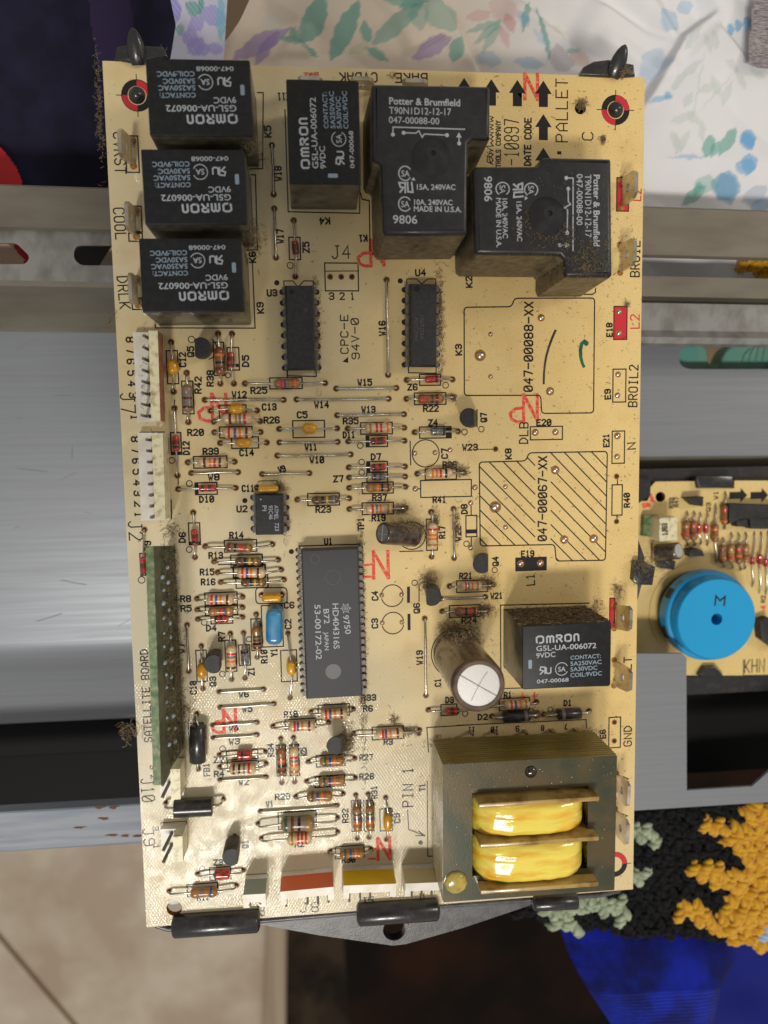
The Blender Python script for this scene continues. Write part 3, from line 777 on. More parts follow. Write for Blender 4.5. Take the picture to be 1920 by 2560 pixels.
OUT.stroke([(27.63,-43.13), (27.60,-24.75), (50.79,-25.12)], 0.3, 'ink'); OUT.stroke([(28.44,-46.52), (56.26,-47.16)], 0.26, 'ink')
# chip outlines with notch
OUT.stroke([(-24.47,53.68), (-24.50,55.36), (-22.37,55.37), (-21.19,53.95), (-19.78,55.38), (-17.51,55.38), (-17.55,53.83)], 0.24, 'ink'); OUT.stroke([(-24.35,34.87), (-24.34,33.18), (-17.44,32.95), (-17.39,34.81)], 0.28, 'ink')
OUT.stroke([(4.84,54.14), (4.87,55.90), (7.26,55.91), (8.51,54.74), (9.93,55.92), (11.91,55.93), (11.89,54.43)], 0.24, 'ink'); OUT.stroke([(4.93,35.18), (4.96,33.65), (11.74,33.45), (11.76,35.13)], 0.26, 'ink')
OUT.stroke([(-32.12,7.81), (-31.75,8.14), (-27.59,8.10), (-27.19,7.55)], 0.22, 'ink'); OUT.stroke(rounded([(-33.57,-18.00), (-25.98,-18.22), (-26.01,-22.19), (-33.62,-21.97)], 1.0), 0.28, 'ink', closed=True)
# connector outlines
rbox((-59.43,43.31), (-53.74,24.05), 0.24); rbox((-59.39,20.29), (-53.69,-0.45), 0.24); OUT.stroke([(-53.69,-0.45), (-52.93,-0.47), (-52.81,4.12)], 0.24, 'ink')
rbox((-58.86,-76.44), (-52.66,-83.55), .2); rbox((-58.53,-60.00), (-52.73,-68.43), .2)
OUT.stroke([(-38.47,-91.69), (-33.53,-91.76)], .2, 'ink')
# coloured tab boxes and registration rings
for a, b in (((56.54,49.42), (59.93,41.34)), ((56.91,80.17), (59.95,72.28)), ((56.31,-24.07), (57.64,-32.02))):
    RED.poly([(a[0], a[1]), (b[0], a[1]), (b[0], b[1]), (a[0], b[1])], 'ink_red', 0.02); rbox(a, b, 0.26)
a, b = (31.45,-12.69), (39.63,-16.23)
INK.poly([(a[0], a[1]), (b[0], a[1]), (b[0], b[1]), (a[0], b[1])], 'ink', 0.02)
ref('L2', (63.10,44.10), (63.05,47.36), 2.2, 0.28, 'ink_red'); ref('L2', (63.01,74.84), (63.12,77.53), 2.0, 0.28, 'ink_red')
ref('BAKE', (-15.18,102.57), (-18.47,102.37), 0.9, 0.2, 'ink_red')
for c in (mount[1], mount[2], (58.41,-96.28)):
    for q, (a0, m) in enumerate(((0, 'ink_red'), (math.pi / 2, 'ink'), (math.pi, 'ink_red'), (1.5 * math.pi, 'ink'))):
        arc = circle(c, 3.45, 10, a0, a0 + math.pi / 2 + .17) ; inn = circle(c, 2.1, 10, a0, a0 + math.pi / 2 + .17)
        (RED if m == 'ink_red' else INK).poly(arc + inn[::-1], m, 0.02)
    ring(c, 3.45, 0.16)
    for dx, dy in ((1, 0), (0, 1), (-1, 0), (0, -1)):
        OUT.stroke([(c[0] + dx * 3.3, c[1] + dy * 3.3), (c[0] + dx * 4.6, c[1] + dy * 4.6)], 0.18, 'ink')
# red rubber-stamp marks, each a mirrored N with a loop
def stamp(x, y, s=1.0, parts='NP'):
    for i, pl in enumerate(([(0, 0), (0, 1)], [(0, 1), (.42, 0)], [(.42, 0), (.42, 1)])):
        RED.stroke([(x + a * 8.2 * s, y + b * 6.4 * s) for a, b in pl], 0.8, 'stamp_red', 0.022)
    if 'P' in parts:
        RED.stroke([(x + a * s, y + b * s) for a, b in ((0, 3.2), (-2.0, 3.0), (-3.4, 1.9), (-3.1, .4), (-1.6, -.3), (0, -.2))], 0.75, 'stamp_red', 0.022)
    if 'F' in parts:
        RED.stroke([(x + a * s, y + b * s) for a, b in ((0, 3.4), (-2.6, 3.2))], 0.55, 'stamp_red', 0.022)
        RED.stroke([(x + a * s, y + b * s) for a, b in ((0, 0.4), (-2.8, 0.5))], 0.55, 'stamp_red', 0.022)
stamp(*(-3.72,59.12), 0.9, 'P'); stamp(*(33.63,21.61), 1.0, 'P'); stamp(*(-42.31,22.97), .95, 'P'); stamp(*(-4.48,-16.73), 1.05, 'F'); stamp(*(33.92,97.92), .9, '')
stamp(*(-4.80,-90.22), .9, 'F'); stamp(*(-42.51,-53.83), .85, 'P'); 
for t in ((33.30,-47.99), (36.45,-48.00)):
    RED.stroke([t, (t[0], t[1] - 2.2)], 0.4, 'stamp_red', 0.022); RED.stroke([(t[0] - .5, t[1] - .9), (t[0] + .5, t[1] - .9)], 0.35, 'stamp_red', 0.022)
# marker pen strokes
mk = M()
def pen(pts, w0, w1, m):
    n = len(pts); L_ = []; R_ = []
    for i, q in enumerate(pts):
        a, b = v2(pts[max(0, i - 1)]), v2(pts[min(n - 1, i + 1)]); d = (b - a) / np.linalg.norm(b - a); nn = np.array((-d[1], d[0])); w = w0 + (w1 - w0) * i / (n - 1)
        L_.append(tuple(v2(q) + nn * w / 2)); R_.append(tuple(v2(q) - nn * w / 2))
    mk.poly(L_ + R_[::-1], m, 0.03)
pen([(41.73,43.75), (41.32,42.91), (40.65,41.37), (39.93,39.41), (39.35,37.44), (39.00,35.47), (38.77,33.21), (38.72,31.51), (38.72,30.52)], 0.6, 0.5, 'marker_black')
mk.build('black_pen_mark', board, 'faded black marker stroke on the empty relay outline')
mk = M()
pen([(49.81,40.34), (49.06,40.99), (48.33,40.35), (48.04,38.80), (48.14,37.10), (48.51,35.68), (49.05,34.54)], 1.1, 0.7, 'marker_green')
mk.disc((49.51,40.43), 0.62, 'marker_green', 0.03)
mk.build('green_pen_mark', board, 'green marker stroke on the empty relay outline')

# solder joints with nothing fitted
for c, r in (((22.69,37.69), .95), ((38.00,46.70), .62), ((40.32,28.79), .70), ((25.31,42.78), .38), ((25.27,32.54), .38), ((26.34,0.30), 1.0), ((41.73,9.21), .75), ((44.13,-8.51), .75), ((51.86,-8.51), .78),
             ((28.93,5.32), .40), ((28.93,-4.87), .42), ((57.84,48.07), .5), ((57.90,42.93), .5), ((57.79,32.75), .5), ((57.70,27.59), .48), ((36.56,18.69), .6), ((41.75,18.69), .55), ((57.80,17.47), .6), ((57.78,12.25), .5),
             ((32.86,-14.27), .6), ((37.96,-14.33), .6), ((6.20,14.10), .42), ((11.24,14.17), .42), ((6.22,5.34), .48), ((21.20,5.33), .48), ((-2.61,-21.00), .42), ((2.38,-21.04), .42), ((-2.60,-28.03), .42), ((2.36,-28.09), .42),
             ((20.09,1.48), .45), ((20.01,-9.81), .45), ((15.01,14.73), .42)):
    pad(c, r)
for c in ((-13.51,56.33), (-10.89,56.34), (-8.35,56.35), (57.72,7.25), (57.86,-4.26), (57.94,-57.12), (57.94,-62.16), (26.46,14.74), (53.37,89.09), (6.27,-57.22)):
    hole(c, 0.5)

# ---------------------------------------------------------------- wires
def leadpath(h, e, z):
    """from the hole h up and over to e (a body end) at height z"""
    h, e = v2(h), v2(e); d = e - h; L_ = np.linalg.norm(d) + 1e-6; d = d / L_
    k = min(z * rng.uniform(.6, 1.3), L_ * 0.45)
    return [(*h, -0.4), (*(h + d * k * .08), z * .45), (*(h + d * k * .35), z * .82), (*(h + d * k), z), (*e, z)]
def jumper(a, b, z=0.55, sag=0.0):
    mb = M()
    p = leadpath(a, b, z)[:-1]; q = leadpath(b, a, z)[:-1]
    w1, w2, w3 = rng.normal(size=3) * .09
    L3 = [(a[0] + (b[0] - a[0]) * t_ + w_ * .7, a[1] + (b[1] - a[1]) * t_ + w_, z + w_ * .6) for t_, w_ in ((.28, w1), (.5, w2), (.74, w3))]
    mb.tube(p + L3 + q[::-1], 0.30, 'lead', 10)
    hole(a); hole(b)
    mb.build('jumper_wire', board, angle=80)
for a, b in (((-43.98,27.71), (-25.36,27.48)), ((-47.85,10.39), (-36.77,10.37)), ((-31.08,9.80), (-19.70,9.77)), ((-22.27,27.56), (-0.01,27.43)), ((-12.63,23.64), (3.71,23.63)), ((-12.70,30.02), (1.93,30.00)),
             ((-26.69,17.33), (-12.64,17.21)), ((-27.26,14.19), (-9.55,14.12)), ((15.74,0.12), (15.78,-12.31)), ((-0.03,55.67), (-0.06,33.14)), ((-26.20,71.88), (-26.15,60.74)), ((-26.31,86.14), (-26.25,75.10)),
             ((-50.37,-26.54), (-50.44,-38.11)), ((-43.39,-43.64), (-32.42,-43.56)), ((-43.26,-47.57), (-29.97,-47.39)), ((-45.27,-52.04), (-34.34,-51.91)), ((-45.25,-55.24), (-34.45,-55.09)), ((-44.05,-66.15), (-32.52,-66.12)),
             ((-34.35,-75.06), (-14.96,-74.81)), ((8.15,-27.38), (8.19,-47.30)), ((12.27,-22.42), (23.72,-22.45))):
    jumper(a, b)

# ---------------------------------------------------------------- axial parts
PROF_R = [(0.0, .35), (.04, .72), (.09, .92), (.15, 1.0), (.24, 1.0), (.32, .88), (.68, .88), (.76, 1.0), (.85, 1.0), (.91, .92), (.96, .72), (1.0, .35)]
def prof_at(P, t):
    for (a, ra), (b, rb) in zip(P, P[1:]):
        if a <= t <= b:
            return ra + (rb - ra) * (t - a) / (b - a + 1e-9)
    return P[-1][1]
def banded(P, R_, base, bands):
    ts = set(t for t, _ in P)
    for t, w, _ in bands:
        ts |= {t - w / 2, t + w / 2}
    ts = sorted(ts); out = []
    for i, t in enumerate(ts):
        tm = (t + (ts[i + 1] if i + 1 < len(ts) else t)) / 2
        m = base
        for bt, w, bm in bands:
            if abs(tm - bt) < w / 2: m = bm
        out.append((t, prof_at(P, t) * R_, m))
    return out
def axial(name, h1, h2, b1, b2, dia, base, bands, label, P=PROF_R, z=None, leadr=0.27):
    z = (z or dia / 2 + 0.15) + rng.uniform(-.08, .25)
    b1 = tuple(v2(b1) + rng.normal(size=2) * .07); b2 = tuple(v2(b2) + rng.normal(size=2) * .07)
    mb = M()
    mb.lathe((*b1, z), (*b2, z), banded(P, dia / 2, base, bands), 18)
    ob = mb.build(name, board, label, angle=50)
    for h, e in ((h1, b1), (h2, b2)):
        lm = M(); lm.tube(leadpath(h, e, z), leadr, 'lead', 8); lm.build('lead', ob, angle=80)
        hole(h)
    return ob
def BND(s):
    """'.2 red .4 violet' -> bands"""
    q = s.split(); return [(float(q[i]), 0.085, 'band_' + q[i + 1]) for i in range(0, len(q), 2)]
RES = [
 ((-40.27,43.15), (-40.18,31.48), (-40.10,39.98), (-40.03,33.32), 2.5, 'brown_body', '.3 orange .56 black .78 brown', 'brown resistor beside the small red diode under the lowest left relay'),
 ((-47.94,34.13), (-48.02,22.51), (-47.72,31.32), (-47.75,24.84), 2.6, 'grey_body', '.35 grey .5 brown .65 grey .82 brown', 'dusty grey brown resistor standing beside the yellow capacitor by the left connector'),
 ((-34.42,31.47), (-15.32,31.36), (-27.58,31.30), (-21.32,31.32), 2.4, 'tan_body', '.28 red .42 violet .62 gold .8 orange', 'tan resistor with red and violet bands under the left chip'),
 ((-42.11,22.55), (-31.08,22.47), (-40.04,23.11), (-32.88,23.06), 2.6, 'beige', '.28 brown .48 gold .6 grey .76 red', 'beige resistor below the upper yellow capacitor of the left group'),
 ((-42.02,20.00), (-31.08,19.90), (-39.98,19.73), (-32.91,19.66), 2.6, 'beige', '.22 red .42 violet .58 orange .8 brown', 'beige resistor with orange band above the lower yellow capacitor of the left group'),
 ((-48.55,12.98), (-37.51,12.89), (-46.11,12.88), (-39.34,12.80), 2.5, 'beige', '.25 brown .44 orange .6 red .78 brown', 'beige resistor with orange and red bands standing alone left of centre'),
 ((-45.29,-7.37), (-29.11,-7.39), (-40.33,-7.62), (-33.85,-7.83), 2.4, 'brown_body', '.15 brown .38 black .6 red .85 gold', 'brown resistor with black and red bands, topmost of the stacked left group'),
 ((-43.31,-11.14), (-27.83,-11.24), (-38.11,-11.03), (-31.83,-11.24), 2.1, 'olive_body', '.2 brown .38 black .56 yellow .78 gold', 'olive resistor with black and yellow bands, second of the stacked left group'),
 ((-42.64,-13.84), (-27.20,-13.70), (-37.80,-13.87), (-30.87,-14.11), 2.6, 'beige', '.2 red .36 violet .5 orange .74 brown', 'beige resistor with red and violet bands, third of the stacked left group'),
 ((-41.93,-16.26), (-26.59,-16.18), (-37.10,-16.45), (-30.77,-16.57), 2.1, 'olive_body', '.2 brown .4 black .56 yellow .8 gold', 'olive resistor, lowest of the stacked left group'),
 ((-47.76,-20.13), (-36.78,-20.12), (-45.18,-20.21), (-38.67,-20.35), 2.6, 'beige', '.2 red .36 violet .52 orange .76 brown', 'beige resistor above a brown one, left of the blue resonator'),
 ((-47.79,-22.85), (-36.87,-22.71), (-44.96,-23.11), (-39.07,-23.12), 2.2, 'tan_body', '.2 gold .48 red .64 violet .8 yellow', 'brown resistor with yellow end band between a beige one and a red diode'),
 ((-40.10,-29.09), (-40.18,-40.66), (-39.92,-31.70), (-40.02,-38.27), 2.6, 'beige', '.3 red .42 grey .58 orange .82 brown', 'upright beige resistor between the round transistor and the silver diode'),
 ((-33.65,-24.55), (-33.73,-35.35), (-33.56,-27.07), (-33.57,-33.23), 2.4, 'tan_body', '.42 green .56 brown .7 black .86 brown', 'upright tan resistor beside the blue resonator'),
 ((-10.17,20.39), (3.72,20.36), (-6.18,20.44), (0.36,20.48), 2.6, 'beige', '.2 gold .44 red .6 red .84 orange', 'beige resistor with two red bands left of the silver glass diode'),
 ((-10.13,5.96), (3.78,5.89), (-6.24,5.86), (0.26,5.85), 2.3, 'tan_body', '.2 gold .45 orange .62 black .84 brown', 'brown resistor with orange and black bands below the pair of diodes'),
 ((-10.19,0.76), (3.70,0.67), (-6.30,0.71), (-0.04,0.66), 2.5, 'beige', '.26 red .42 grey .56 orange .85 gold', 'beige resistor with dust on its end above the toppled capacitor'),
 ((-22.82,3.42), (-10.13,3.38), (-19.46,3.37), (-12.67,3.28), 2.2, 'olive_body', '.18 brown .4 black .56 yellow .8 grey', 'olive resistor with yellow band standing alone above the large chip'),
 ((4.31,27.37), (15.85,27.60), (6.85,27.27), (13.31,27.27), 2.5, 'brown_body', '.2 red .55 brown .72 brown .85 gold', 'dusty brown resistor below the right chip'),
 ((6.71,9.05), (18.39,9.08), (8.67,9.06), (15.23,9.06), 2.5, 'beige', '.24 orange .4 orange .54 red .74 black', 'beige resistor with orange bands and dust on its right end'),
 ((10.06,-0.45), (10.07,-11.74), (10.25,-3.12), (10.11,-9.60), 2.5, 'beige', '.24 red .45 orange .6 orange .82 gold', 'upright dusty resistor right of the toppled capacitor'),
 ((14.51,-19.35), (25.53,-19.31), (17.20,-19.20), (22.40,-19.30), 2.4, 'beige', '.2 red .34 grey .52 orange .78 gold', 'dusty beige resistor above a long wire link left of the lower relay'),
 ((12.59,-25.69), (24.30,-25.87), (15.55,-25.63), (21.64,-25.87), 2.4, 'brown_body', '.45 black .62 red .8 brown', 'dusty dark brown resistor above the tall brown capacitor'),
 ((-20.97,-49.95), (-10.26,-49.85), (-18.49,-50.15), (-12.00,-50.20), 2.6, 'beige', '.2 red .36 violet .54 orange .78 brown', 'beige resistor tucked under the lower end of the large chip'),
 ((-30.53,-53.17), (-16.62,-52.92), (-26.66,-52.96), (-19.96,-53.01), 2.6, 'beige', '.24 red .36 violet .52 orange .78 brown', 'beige resistor left of the dusty black transistor under the large chip'),
 ((-10.40,-56.17), (6.47,-56.25), (-4.84,-56.21), (2.06,-56.15), 2.5, 'beige', '.25 red .36 violet .52 orange .78 brown', 'beige resistor with a dusty right lead left of the transformer'),
 ((24.94,-50.77), (36.97,-50.49), (28.24,-50.47), (34.90,-50.43), 2.4, 'beige', '.26 red .42 violet .6 orange .82 gold', 'beige resistor just above the black diode and below the lower relay'),
 ((-43.99,-62.83), (-32.46,-62.71), (-41.34,-62.93), (-34.80,-62.94), 2.7, 'beige', '.18 brown .38 black .56 grey .74 red', 'beige resistor below the red diode in the glare on the lower left'),
 ((-28.66,-56.39), (-28.75,-67.97), (-28.62,-58.23), (-28.62,-65.46), 2.3, 'brown_body', '.45 orange .62 black .8 brown', 'upright brown resistor, left one of the pair in the glare'),
 ((-25.47,-56.34), (-25.53,-67.94), (-25.41,-58.30), (-25.49,-65.66), 2.4, 'beige', '.34 red .46 grey .6 orange .82 gold', 'upright beige resistor, right one of the pair in the glare'),
 ((-22.02,-62.83), (-10.18,-62.71), (-19.03,-62.33), (-12.82,-62.52), 2.5, 'tan_body', '.22 green .42 blue .6 orange .82 gold', 'tan resistor right under the dusty black transistor'),
 ((-22.54,-67.96), (-10.15,-67.84), (-19.40,-67.62), (-12.94,-67.82), 2.5, 'tan_body', '.22 green .42 blue .6 orange .82 gold', 'tan resistor, second below the dusty black transistor'),
 ((-25.42,-71.80), (-13.33,-71.83), (-22.63,-71.35), (-16.06,-71.54), 2.6, 'tan_body', '.22 green .42 blue .6 orange .82 gold', 'tan resistor, third below the dusty black transistor'),
 ((-10.19,-72.35), (-10.05,-84.05), (-10.08,-74.72), (-10.02,-81.39), 2.3, 'tan_body', '.28 green .46 blue .64 orange .86 gold', 'upright tan resistor, left one of the pair near the word PIN'),
 ((-7.05,-72.34), (-7.01,-83.96), (-6.82,-74.78), (-6.80,-81.49), 2.3, 'tan_body', '.28 green .46 blue .64 orange .86 gold', 'upright tan resistor, right one of the pair near the word PIN'),
 ((-17.08,-86.95), (-6.54,-87.11), (-14.68,-87.10), (-8.36,-87.20), 2.5, 'tan_body', '.22 green .44 blue .64 orange .84 gold', 'tan resistor above the yellow connector'),
 ((-57.68,-94.43), (-40.88,-94.29), (-52.11,-94.49), (-45.44,-94.65), 2.6, 'tan_body', '.2 gold .4 grey .56 gold .76 blue', 'tan resistor above the open mounting hole at the lower left corner'),
]
for r_ in RES:
    axial('resistor', *r_[:5], r_[5], BND(r_[6]), r_[7])
axial('power_resistor', (-35.07,-78.28), (-14.92,-78.10), (-29.25,-77.87), (-20.75,-78.03), 3.9, 'grey_body', BND('.15 green .34 brown .54 black .84 gold'), 'large grey brown resistor, upper one of the stacked pair at the lower middle')
axial('power_resistor', (-34.35,-82.21), (-15.01,-81.89), (-27.74,-81.85), (-21.36,-82.02), 3.1, 'beige', BND('.2 gold .45 red .6 red .76 red'), 'beige resistor with red bands, lower one of the stacked pair at the lower middle')

PROF_G = [(0, .3), (.03, .75), (.08, .97), (.14, 1), (.86, 1), (.92, .97), (.97, .75), (1, .3)]
def diode(h1, h2, b1, b2, dia, base, cathode, label, extra=()):
    bands = [(cathode, .16, 'glass_dark')] + list(extra)
    return axial('diode', h1, h2, b1, b2, dia, base, bands, label, PROF_G, leadr=0.25)
mid = (.45, .26, 'band_brown')
diode((-37.04,43.14), (-37.00,31.44), (-37.34,38.71), (-37.31,35.02), 1.7, 'glass_red', .85, 'red glass diode right of the brown resistor under the lowest left relay', [mid])
diode((-51.11,25.83), (-51.07,9.85), (-51.00,19.40), (-50.94,15.71), 1.7, 'glass_red', .72, 'red glass diode beside the lower left connector', [mid])
diode((-51.05,6.64), (-37.46,6.59), (-46.03,6.66), (-41.95,6.70), 1.7, 'glass_red', .22, 'red glass diode lying below the wire link near the lower left connector', [(.62, .2, 'band_brown')])
diode((-47.75,0.92), (-47.79,-9.97), (-47.51,-2.95), (-47.53,-6.76), 1.7, 'glass_red', .85, 'upright red glass diode left of the small eight pin chip', [mid])
diode((-59.41,-2.89), (-60.07,-13.33), (-59.64,-9.37), (-59.64,-13.86), 1.7, 'glass_red', .9, 'red glass diode half hidden at the left edge of the green board', [mid])
diode((-10.10,17.31), (3.72,17.20), (-4.81,17.21), (-0.86,17.28), 1.8, 'glass_red', .2, 'red glass diode below the beige resistor left of the silver diode', [(.6, .4, 'band_brown')])
diode((-10.10,10.98), (3.77,10.88), (-4.71,10.89), (-1.11,10.93), 1.7, 'glass_red', .2, 'red glass diode stacked over the silver one at the centre', [(.6, .2, 'band_brown')])
diode((-10.10,8.49), (3.76,8.40), (-4.70,8.53), (-1.12,8.59), 1.7, 'glass_clear', .2, 'silver glass diode under the red one at the centre')
diode((6.22,19.22), (17.08,19.24), (9.83,19.29), (13.75,19.34), 2.1, 'glass_clear', .84, 'silver glass diode above the empty round outline')
diode((4.45,31.91), (15.80,31.93), (8.77,31.84), (12.41,31.97), 1.8, 'glass_red', .76, 'orange red glass diode under the right chip')
diode((-21.78,69.25), (-21.74,56.36), (-21.66,64.23), (-21.48,61.00), 1.6, 'glass_red', .85, 'small red glass diode above the left chip', [(.5, .5, 'band_brown')])
diode((-47.77,-25.21), (-36.95,-25.13), (-43.73,-25.19), (-40.26,-25.14), 1.9, 'glass_red', .14, 'red glass diode, lowest of the stack left of the blue resonator', [(.5, .2, 'band_brown')])
diode((-36.87,-29.08), (-36.93,-40.53), (-36.69,-32.80), (-36.61,-36.96), 2.0, 'glass_clear', .16, 'upright silver glass diode beside the beige resistor')
diode((-43.94,-59.75), (-32.47,-59.61), (-39.42,-59.66), (-35.70,-59.60), 2.6, 'glass_red', .35, 'red glass diode in the glare on the lower left')
diode((-50.52,-90.45), (-39.00,-90.35), (-46.26,-90.30), (-42.09,-90.38), 2.3, 'glass_red', .04, 'bright red diode above the resistor at the lower left corner')
diode((8.74,-51.05), (19.81,-51.10), (12.97,-51.13), (16.55,-51.26), 1.8, 'glass_red', .88, 'dusty dark red diode in the shade left of the tall capacitor', [mid])
PROF_D = [(0, .9), (.02, 1), (.98, 1), (1, .9)]
axial('diode', (38.97,-53.89), (51.03,-53.62), (42.01,-53.50), (48.14,-53.53), 2.9, 'ferrite', [(.22, .14, 'band_grey')], 'black diode with a grey band right above the transformer', PROF_D, leadr=.4)
axial('diode', (25.23,-53.63), (37.13,-53.58), (27.88,-53.58), (34.54,-53.49), 2.9, 'ferrite', [(.85, .12, 'band_grey')], 'dusty black diode left above the transformer', PROF_D, leadr=.4)
axial('ferrite_bead', (-49.08,-49.02), (-49.12,-63.12), (-48.51,-51.21), (-48.79,-60.22), 4.0, 'ferrite', [], 'upright black ferrite bead beside the green board', PROF_D, leadr=.35)
axial('ferrite_bead', (-57.51,-71.41), (-43.33,-71.31), (-54.96,-71.61), (-45.64,-71.77), 4.6, 'ferrite', [(.5, .9, 'ferrite')], 'dusty black ferrite bead lying across between the two small white connectors', PROF_D, leadr=.35)

PROF_C = [(0, .12), (.05, .45), (.12, .72), (.22, .93), (.35, 1), (.65, 1), (.78, .93), (.88, .72), (.95, .45), (1, .12)]
for h1, h2, b1, b2, d_, lab in (
    ((-51.19,41.27), (-51.11,29.69), (-50.75,37.10), (-50.78,33.35), 2.7, 'yellow capacitor beside the upper left connector'),
    ((-42.72,25.15), (-31.74,25.03), (-38.52,25.45), (-34.74,25.46), 2.5, 'yellow capacitor, topmost of the left group'),
    ((-40.76,17.44), (-29.73,17.33), (-37.04,17.46), (-33.17,17.47), 2.3, 'yellow capacitor, lowest of the left group'),
    ((-26.64,20.57), (-12.70,20.49), (-21.34,20.60), (-17.61,20.54), 2.6, 'yellow capacitor in a wide printed box at the centre'),
    ((-47.18,-31.87), (-47.20,-42.66), (-46.99,-35.47), (-47.02,-39.64), 2.4, 'yellow capacitor left of the round transistor'),
    ((-26.09,-29.61), (-26.01,-46.11), (-25.40,-36.11), (-25.40,-40.07), 2.4, 'yellow capacitor at the left side of the large chip'),
    ((-2.56,-73.56), (-2.52,-84.90), (-2.26,-77.04), (-2.22,-81.89), 2.3, 'yellow capacitor left of the word PIN')):
    axial('bead_capacitor', h1, h2, b1, b2, d_, 'epoxy_yellow', [], lab, PROF_C, leadr=0.22)

def slab_part(name, a, b, thick, z0, z1, m, label, holes_=(), parent=None):
    """upright rounded slab whose top runs a-b"""
    a, b = v2(a), v2(b); c = (a + b) / 2; L_ = np.linalg.norm(b - a); ang = math.atan2(b[1] - a[1], b[0] - a[0])
    mb = M(); mb.prism(rounded(rect(c, L_, thick, ang), thick * .48, 5), z0, z1, m, bevel=min(thick * .42, 1.4), seg=4)
    ob = mb.build(name, board, label, angle=60)
    for h in holes_:
        lm = M(); lm.tube([(*h, -.3), (*h, z0 + .6)], .25, 'lead', 6); lm.build('lead', ob, angle=80); hole(h)
    return ob
slab_part('disc_capacitor', (-31.89,6.43), (-27.14,6.45), 1.5, .6, 4.4, 'epoxy_yellow', 'flat yellow capacitor on top of the small eight pin chip', ((-32.44,6.61), (-27.44,6.58)))
slab_part('disc_capacitor', (-31.98,-20.04), (-27.35,-20.07), 1.9, .6, 4.2, 'epoxy_yellow', 'flat yellow capacitor above the blue resonator', ((-32.23,-19.84), (-27.22,-19.91)))
slab_part('resonator', (-28.92,-22.08), (-29.20,-30.89), 4.0, .8, 7.2, 'epoxy_blue', 'blue resonator standing in a printed box left of the large chip')

# ---------------------------------------------------------------- transistors
def transistor(base, top, zt, r, flat, label, dusty=False):
    """D-section can from the board up to the top face; flat = direction the flat side faces"""
    b, t = np.array((*base, 1.6)), np.array((*top, zt))
    pts = [(r * math.cos(a), r * math.sin(a)) for a in np.linspace(flat + 0.95, flat + 2 * math.pi - 0.95, 18)]
    mb = M(); n = len(pts); vs = []
    for q, s in ((b, 1.0), (b + (t - b) * .94, 1.0), (t, .93)):
        vs += [(q[0] + x * s, q[1] + y * s, q[2]) for x, y in pts]
    fs = [(k * n + i, k * n + (i + 1) % n, (k + 1) * n + (i + 1) % n, (k + 1) * n + i) for k in range(2) for i in range(n)]
    mb.add(vs, fs, 'to92_side'); mb.add(vs, [tuple(range(2 * n, 3 * n)), tuple(reversed(range(n)))], 'to92')
    ob = mb.build('transistor', board, label, angle=30)
    for s in (-1.27, 0, 1.27):
        lm = M(); x, y = base[0] + s * -math.sin(flat), base[1] + s * math.cos(flat)
        lm.tube([(x, y, -.3), (x, y, 1.8)], .24, 'lead', 6); lm.build('lead', ob, angle=80)
        hole((x, y), .42)
transistor((-43.91,39.35), (-43.53,39.14), 6.5, 2.35, math.pi, 'black transistor under the lowest left relay')
transistor((20.00,22.32), (18.38,22.41), 6.5, 2.3, 0, 'black transistor below the right chip')
transistor((22.73,-13.28), (21.46,-12.91), 6.5, 2.4, 0, 'black transistor below the hatched relay outline')
transistor((9.64,-20.49), (9.02,-20.58), 6.5, 2.3, math.pi, 'black transistor with a clump of dust on its upper side')
transistor((-43.61,-34.65), (-43.54,-34.73), 6.5, 2.35, 0, 'grey black transistor in the left lower part next to an upright resistor')
transistor((-13.59,-57.89), (-15.18,-56.44), 6.5, 2.3, 0, 'black transistor with its right side caked in dust below the large chip')
transistor((-40.87,-82.28), (-41.03,-82.81), 7, 2.3, 0, 'transistor leaning down with a pale glinting top in the lower left glare')

# ---------------------------------------------------------------- chips
def dip(TLc, BLc, width, npin, pitch, row, zt, mat, label, name='chip'):
    a, b = v2(TLc), v2(BLc); d = (b - a) / np.linalg.norm(b - a); L_ = np.linalg.norm(b - a)
    x = np.array((-d[1], d[0]))          # towards the other side
    c = (a + b) / 2 + x * width / 2; ang = math.atan2(x[1], x[0])
    mb = M()
    R0 = rect(c, width, L_, ang)
    mb.prism(R0, 1.0, zt - 1.6, mat, taper=-0.25); mb.prism(inset(ccw(R0), -0.25), zt - 1.6, zt, mat, taper=0.3, bevel=0.12, seg=1, cap0=False)
    ob = mb.build(name, board, label, angle=25)
    proto = None
    for s in (-1, 1):
        for k in range(npin):
            q = c + x * s * row / 2 + d * (k - (npin - 1) / 2) * pitch
            if proto is None or k == 0:
                pm = M(); e = width / 2 - row / 2
                wd = min(1.45, pitch * .62)
                # local: X outward, Y along the row
                pm.box((e / 2 + 0.05, 0, 2.2), (abs(e) + .35, wd, .28), 'leg_metal'); pm.box((0.08, 0, 1.55), (.28, wd, 1.5), 'leg_metal'); pm.box((0.08, 0, .2), (.26, .5, 1.6), 'leg_metal')
                po = pm.build('pin', ob, loc=(*q, 0), rot=ang + (0 if s > 0 else math.pi)); me = po.data; proto = po
            else:
                po = link('pin', me, ob, loc=(*q, 0), rot=ang + (0 if s > 0 else math.pi))
            HOLES.disc(q + x * s * .25, pitch * .27, 'hole', 0.06)
    return ob, c, x, d
u3, c3, x3, d3 = dip((-23.98,53.45), (-23.96,34.39), 6.2, 8, 2.54, 7.62, 4.4, 'chip', 'black sixteen pin chip left of the empty three hole connector')
u4, c4, x4, d4 = dip((5.23,53.91), (4.96,34.96), 6.1, 8, 2.54, 7.62, 4.4, 'chip', 'black sixteen pin chip at upper centre right with dust along its right pins')
u2, c2_, x2, d2 = dip((-32.45,5.09), (-32.63,-4.38), 6.1, 4, 2.54, 7.62, 4.4, 'chip', 'small black eight pin chip with white printing')
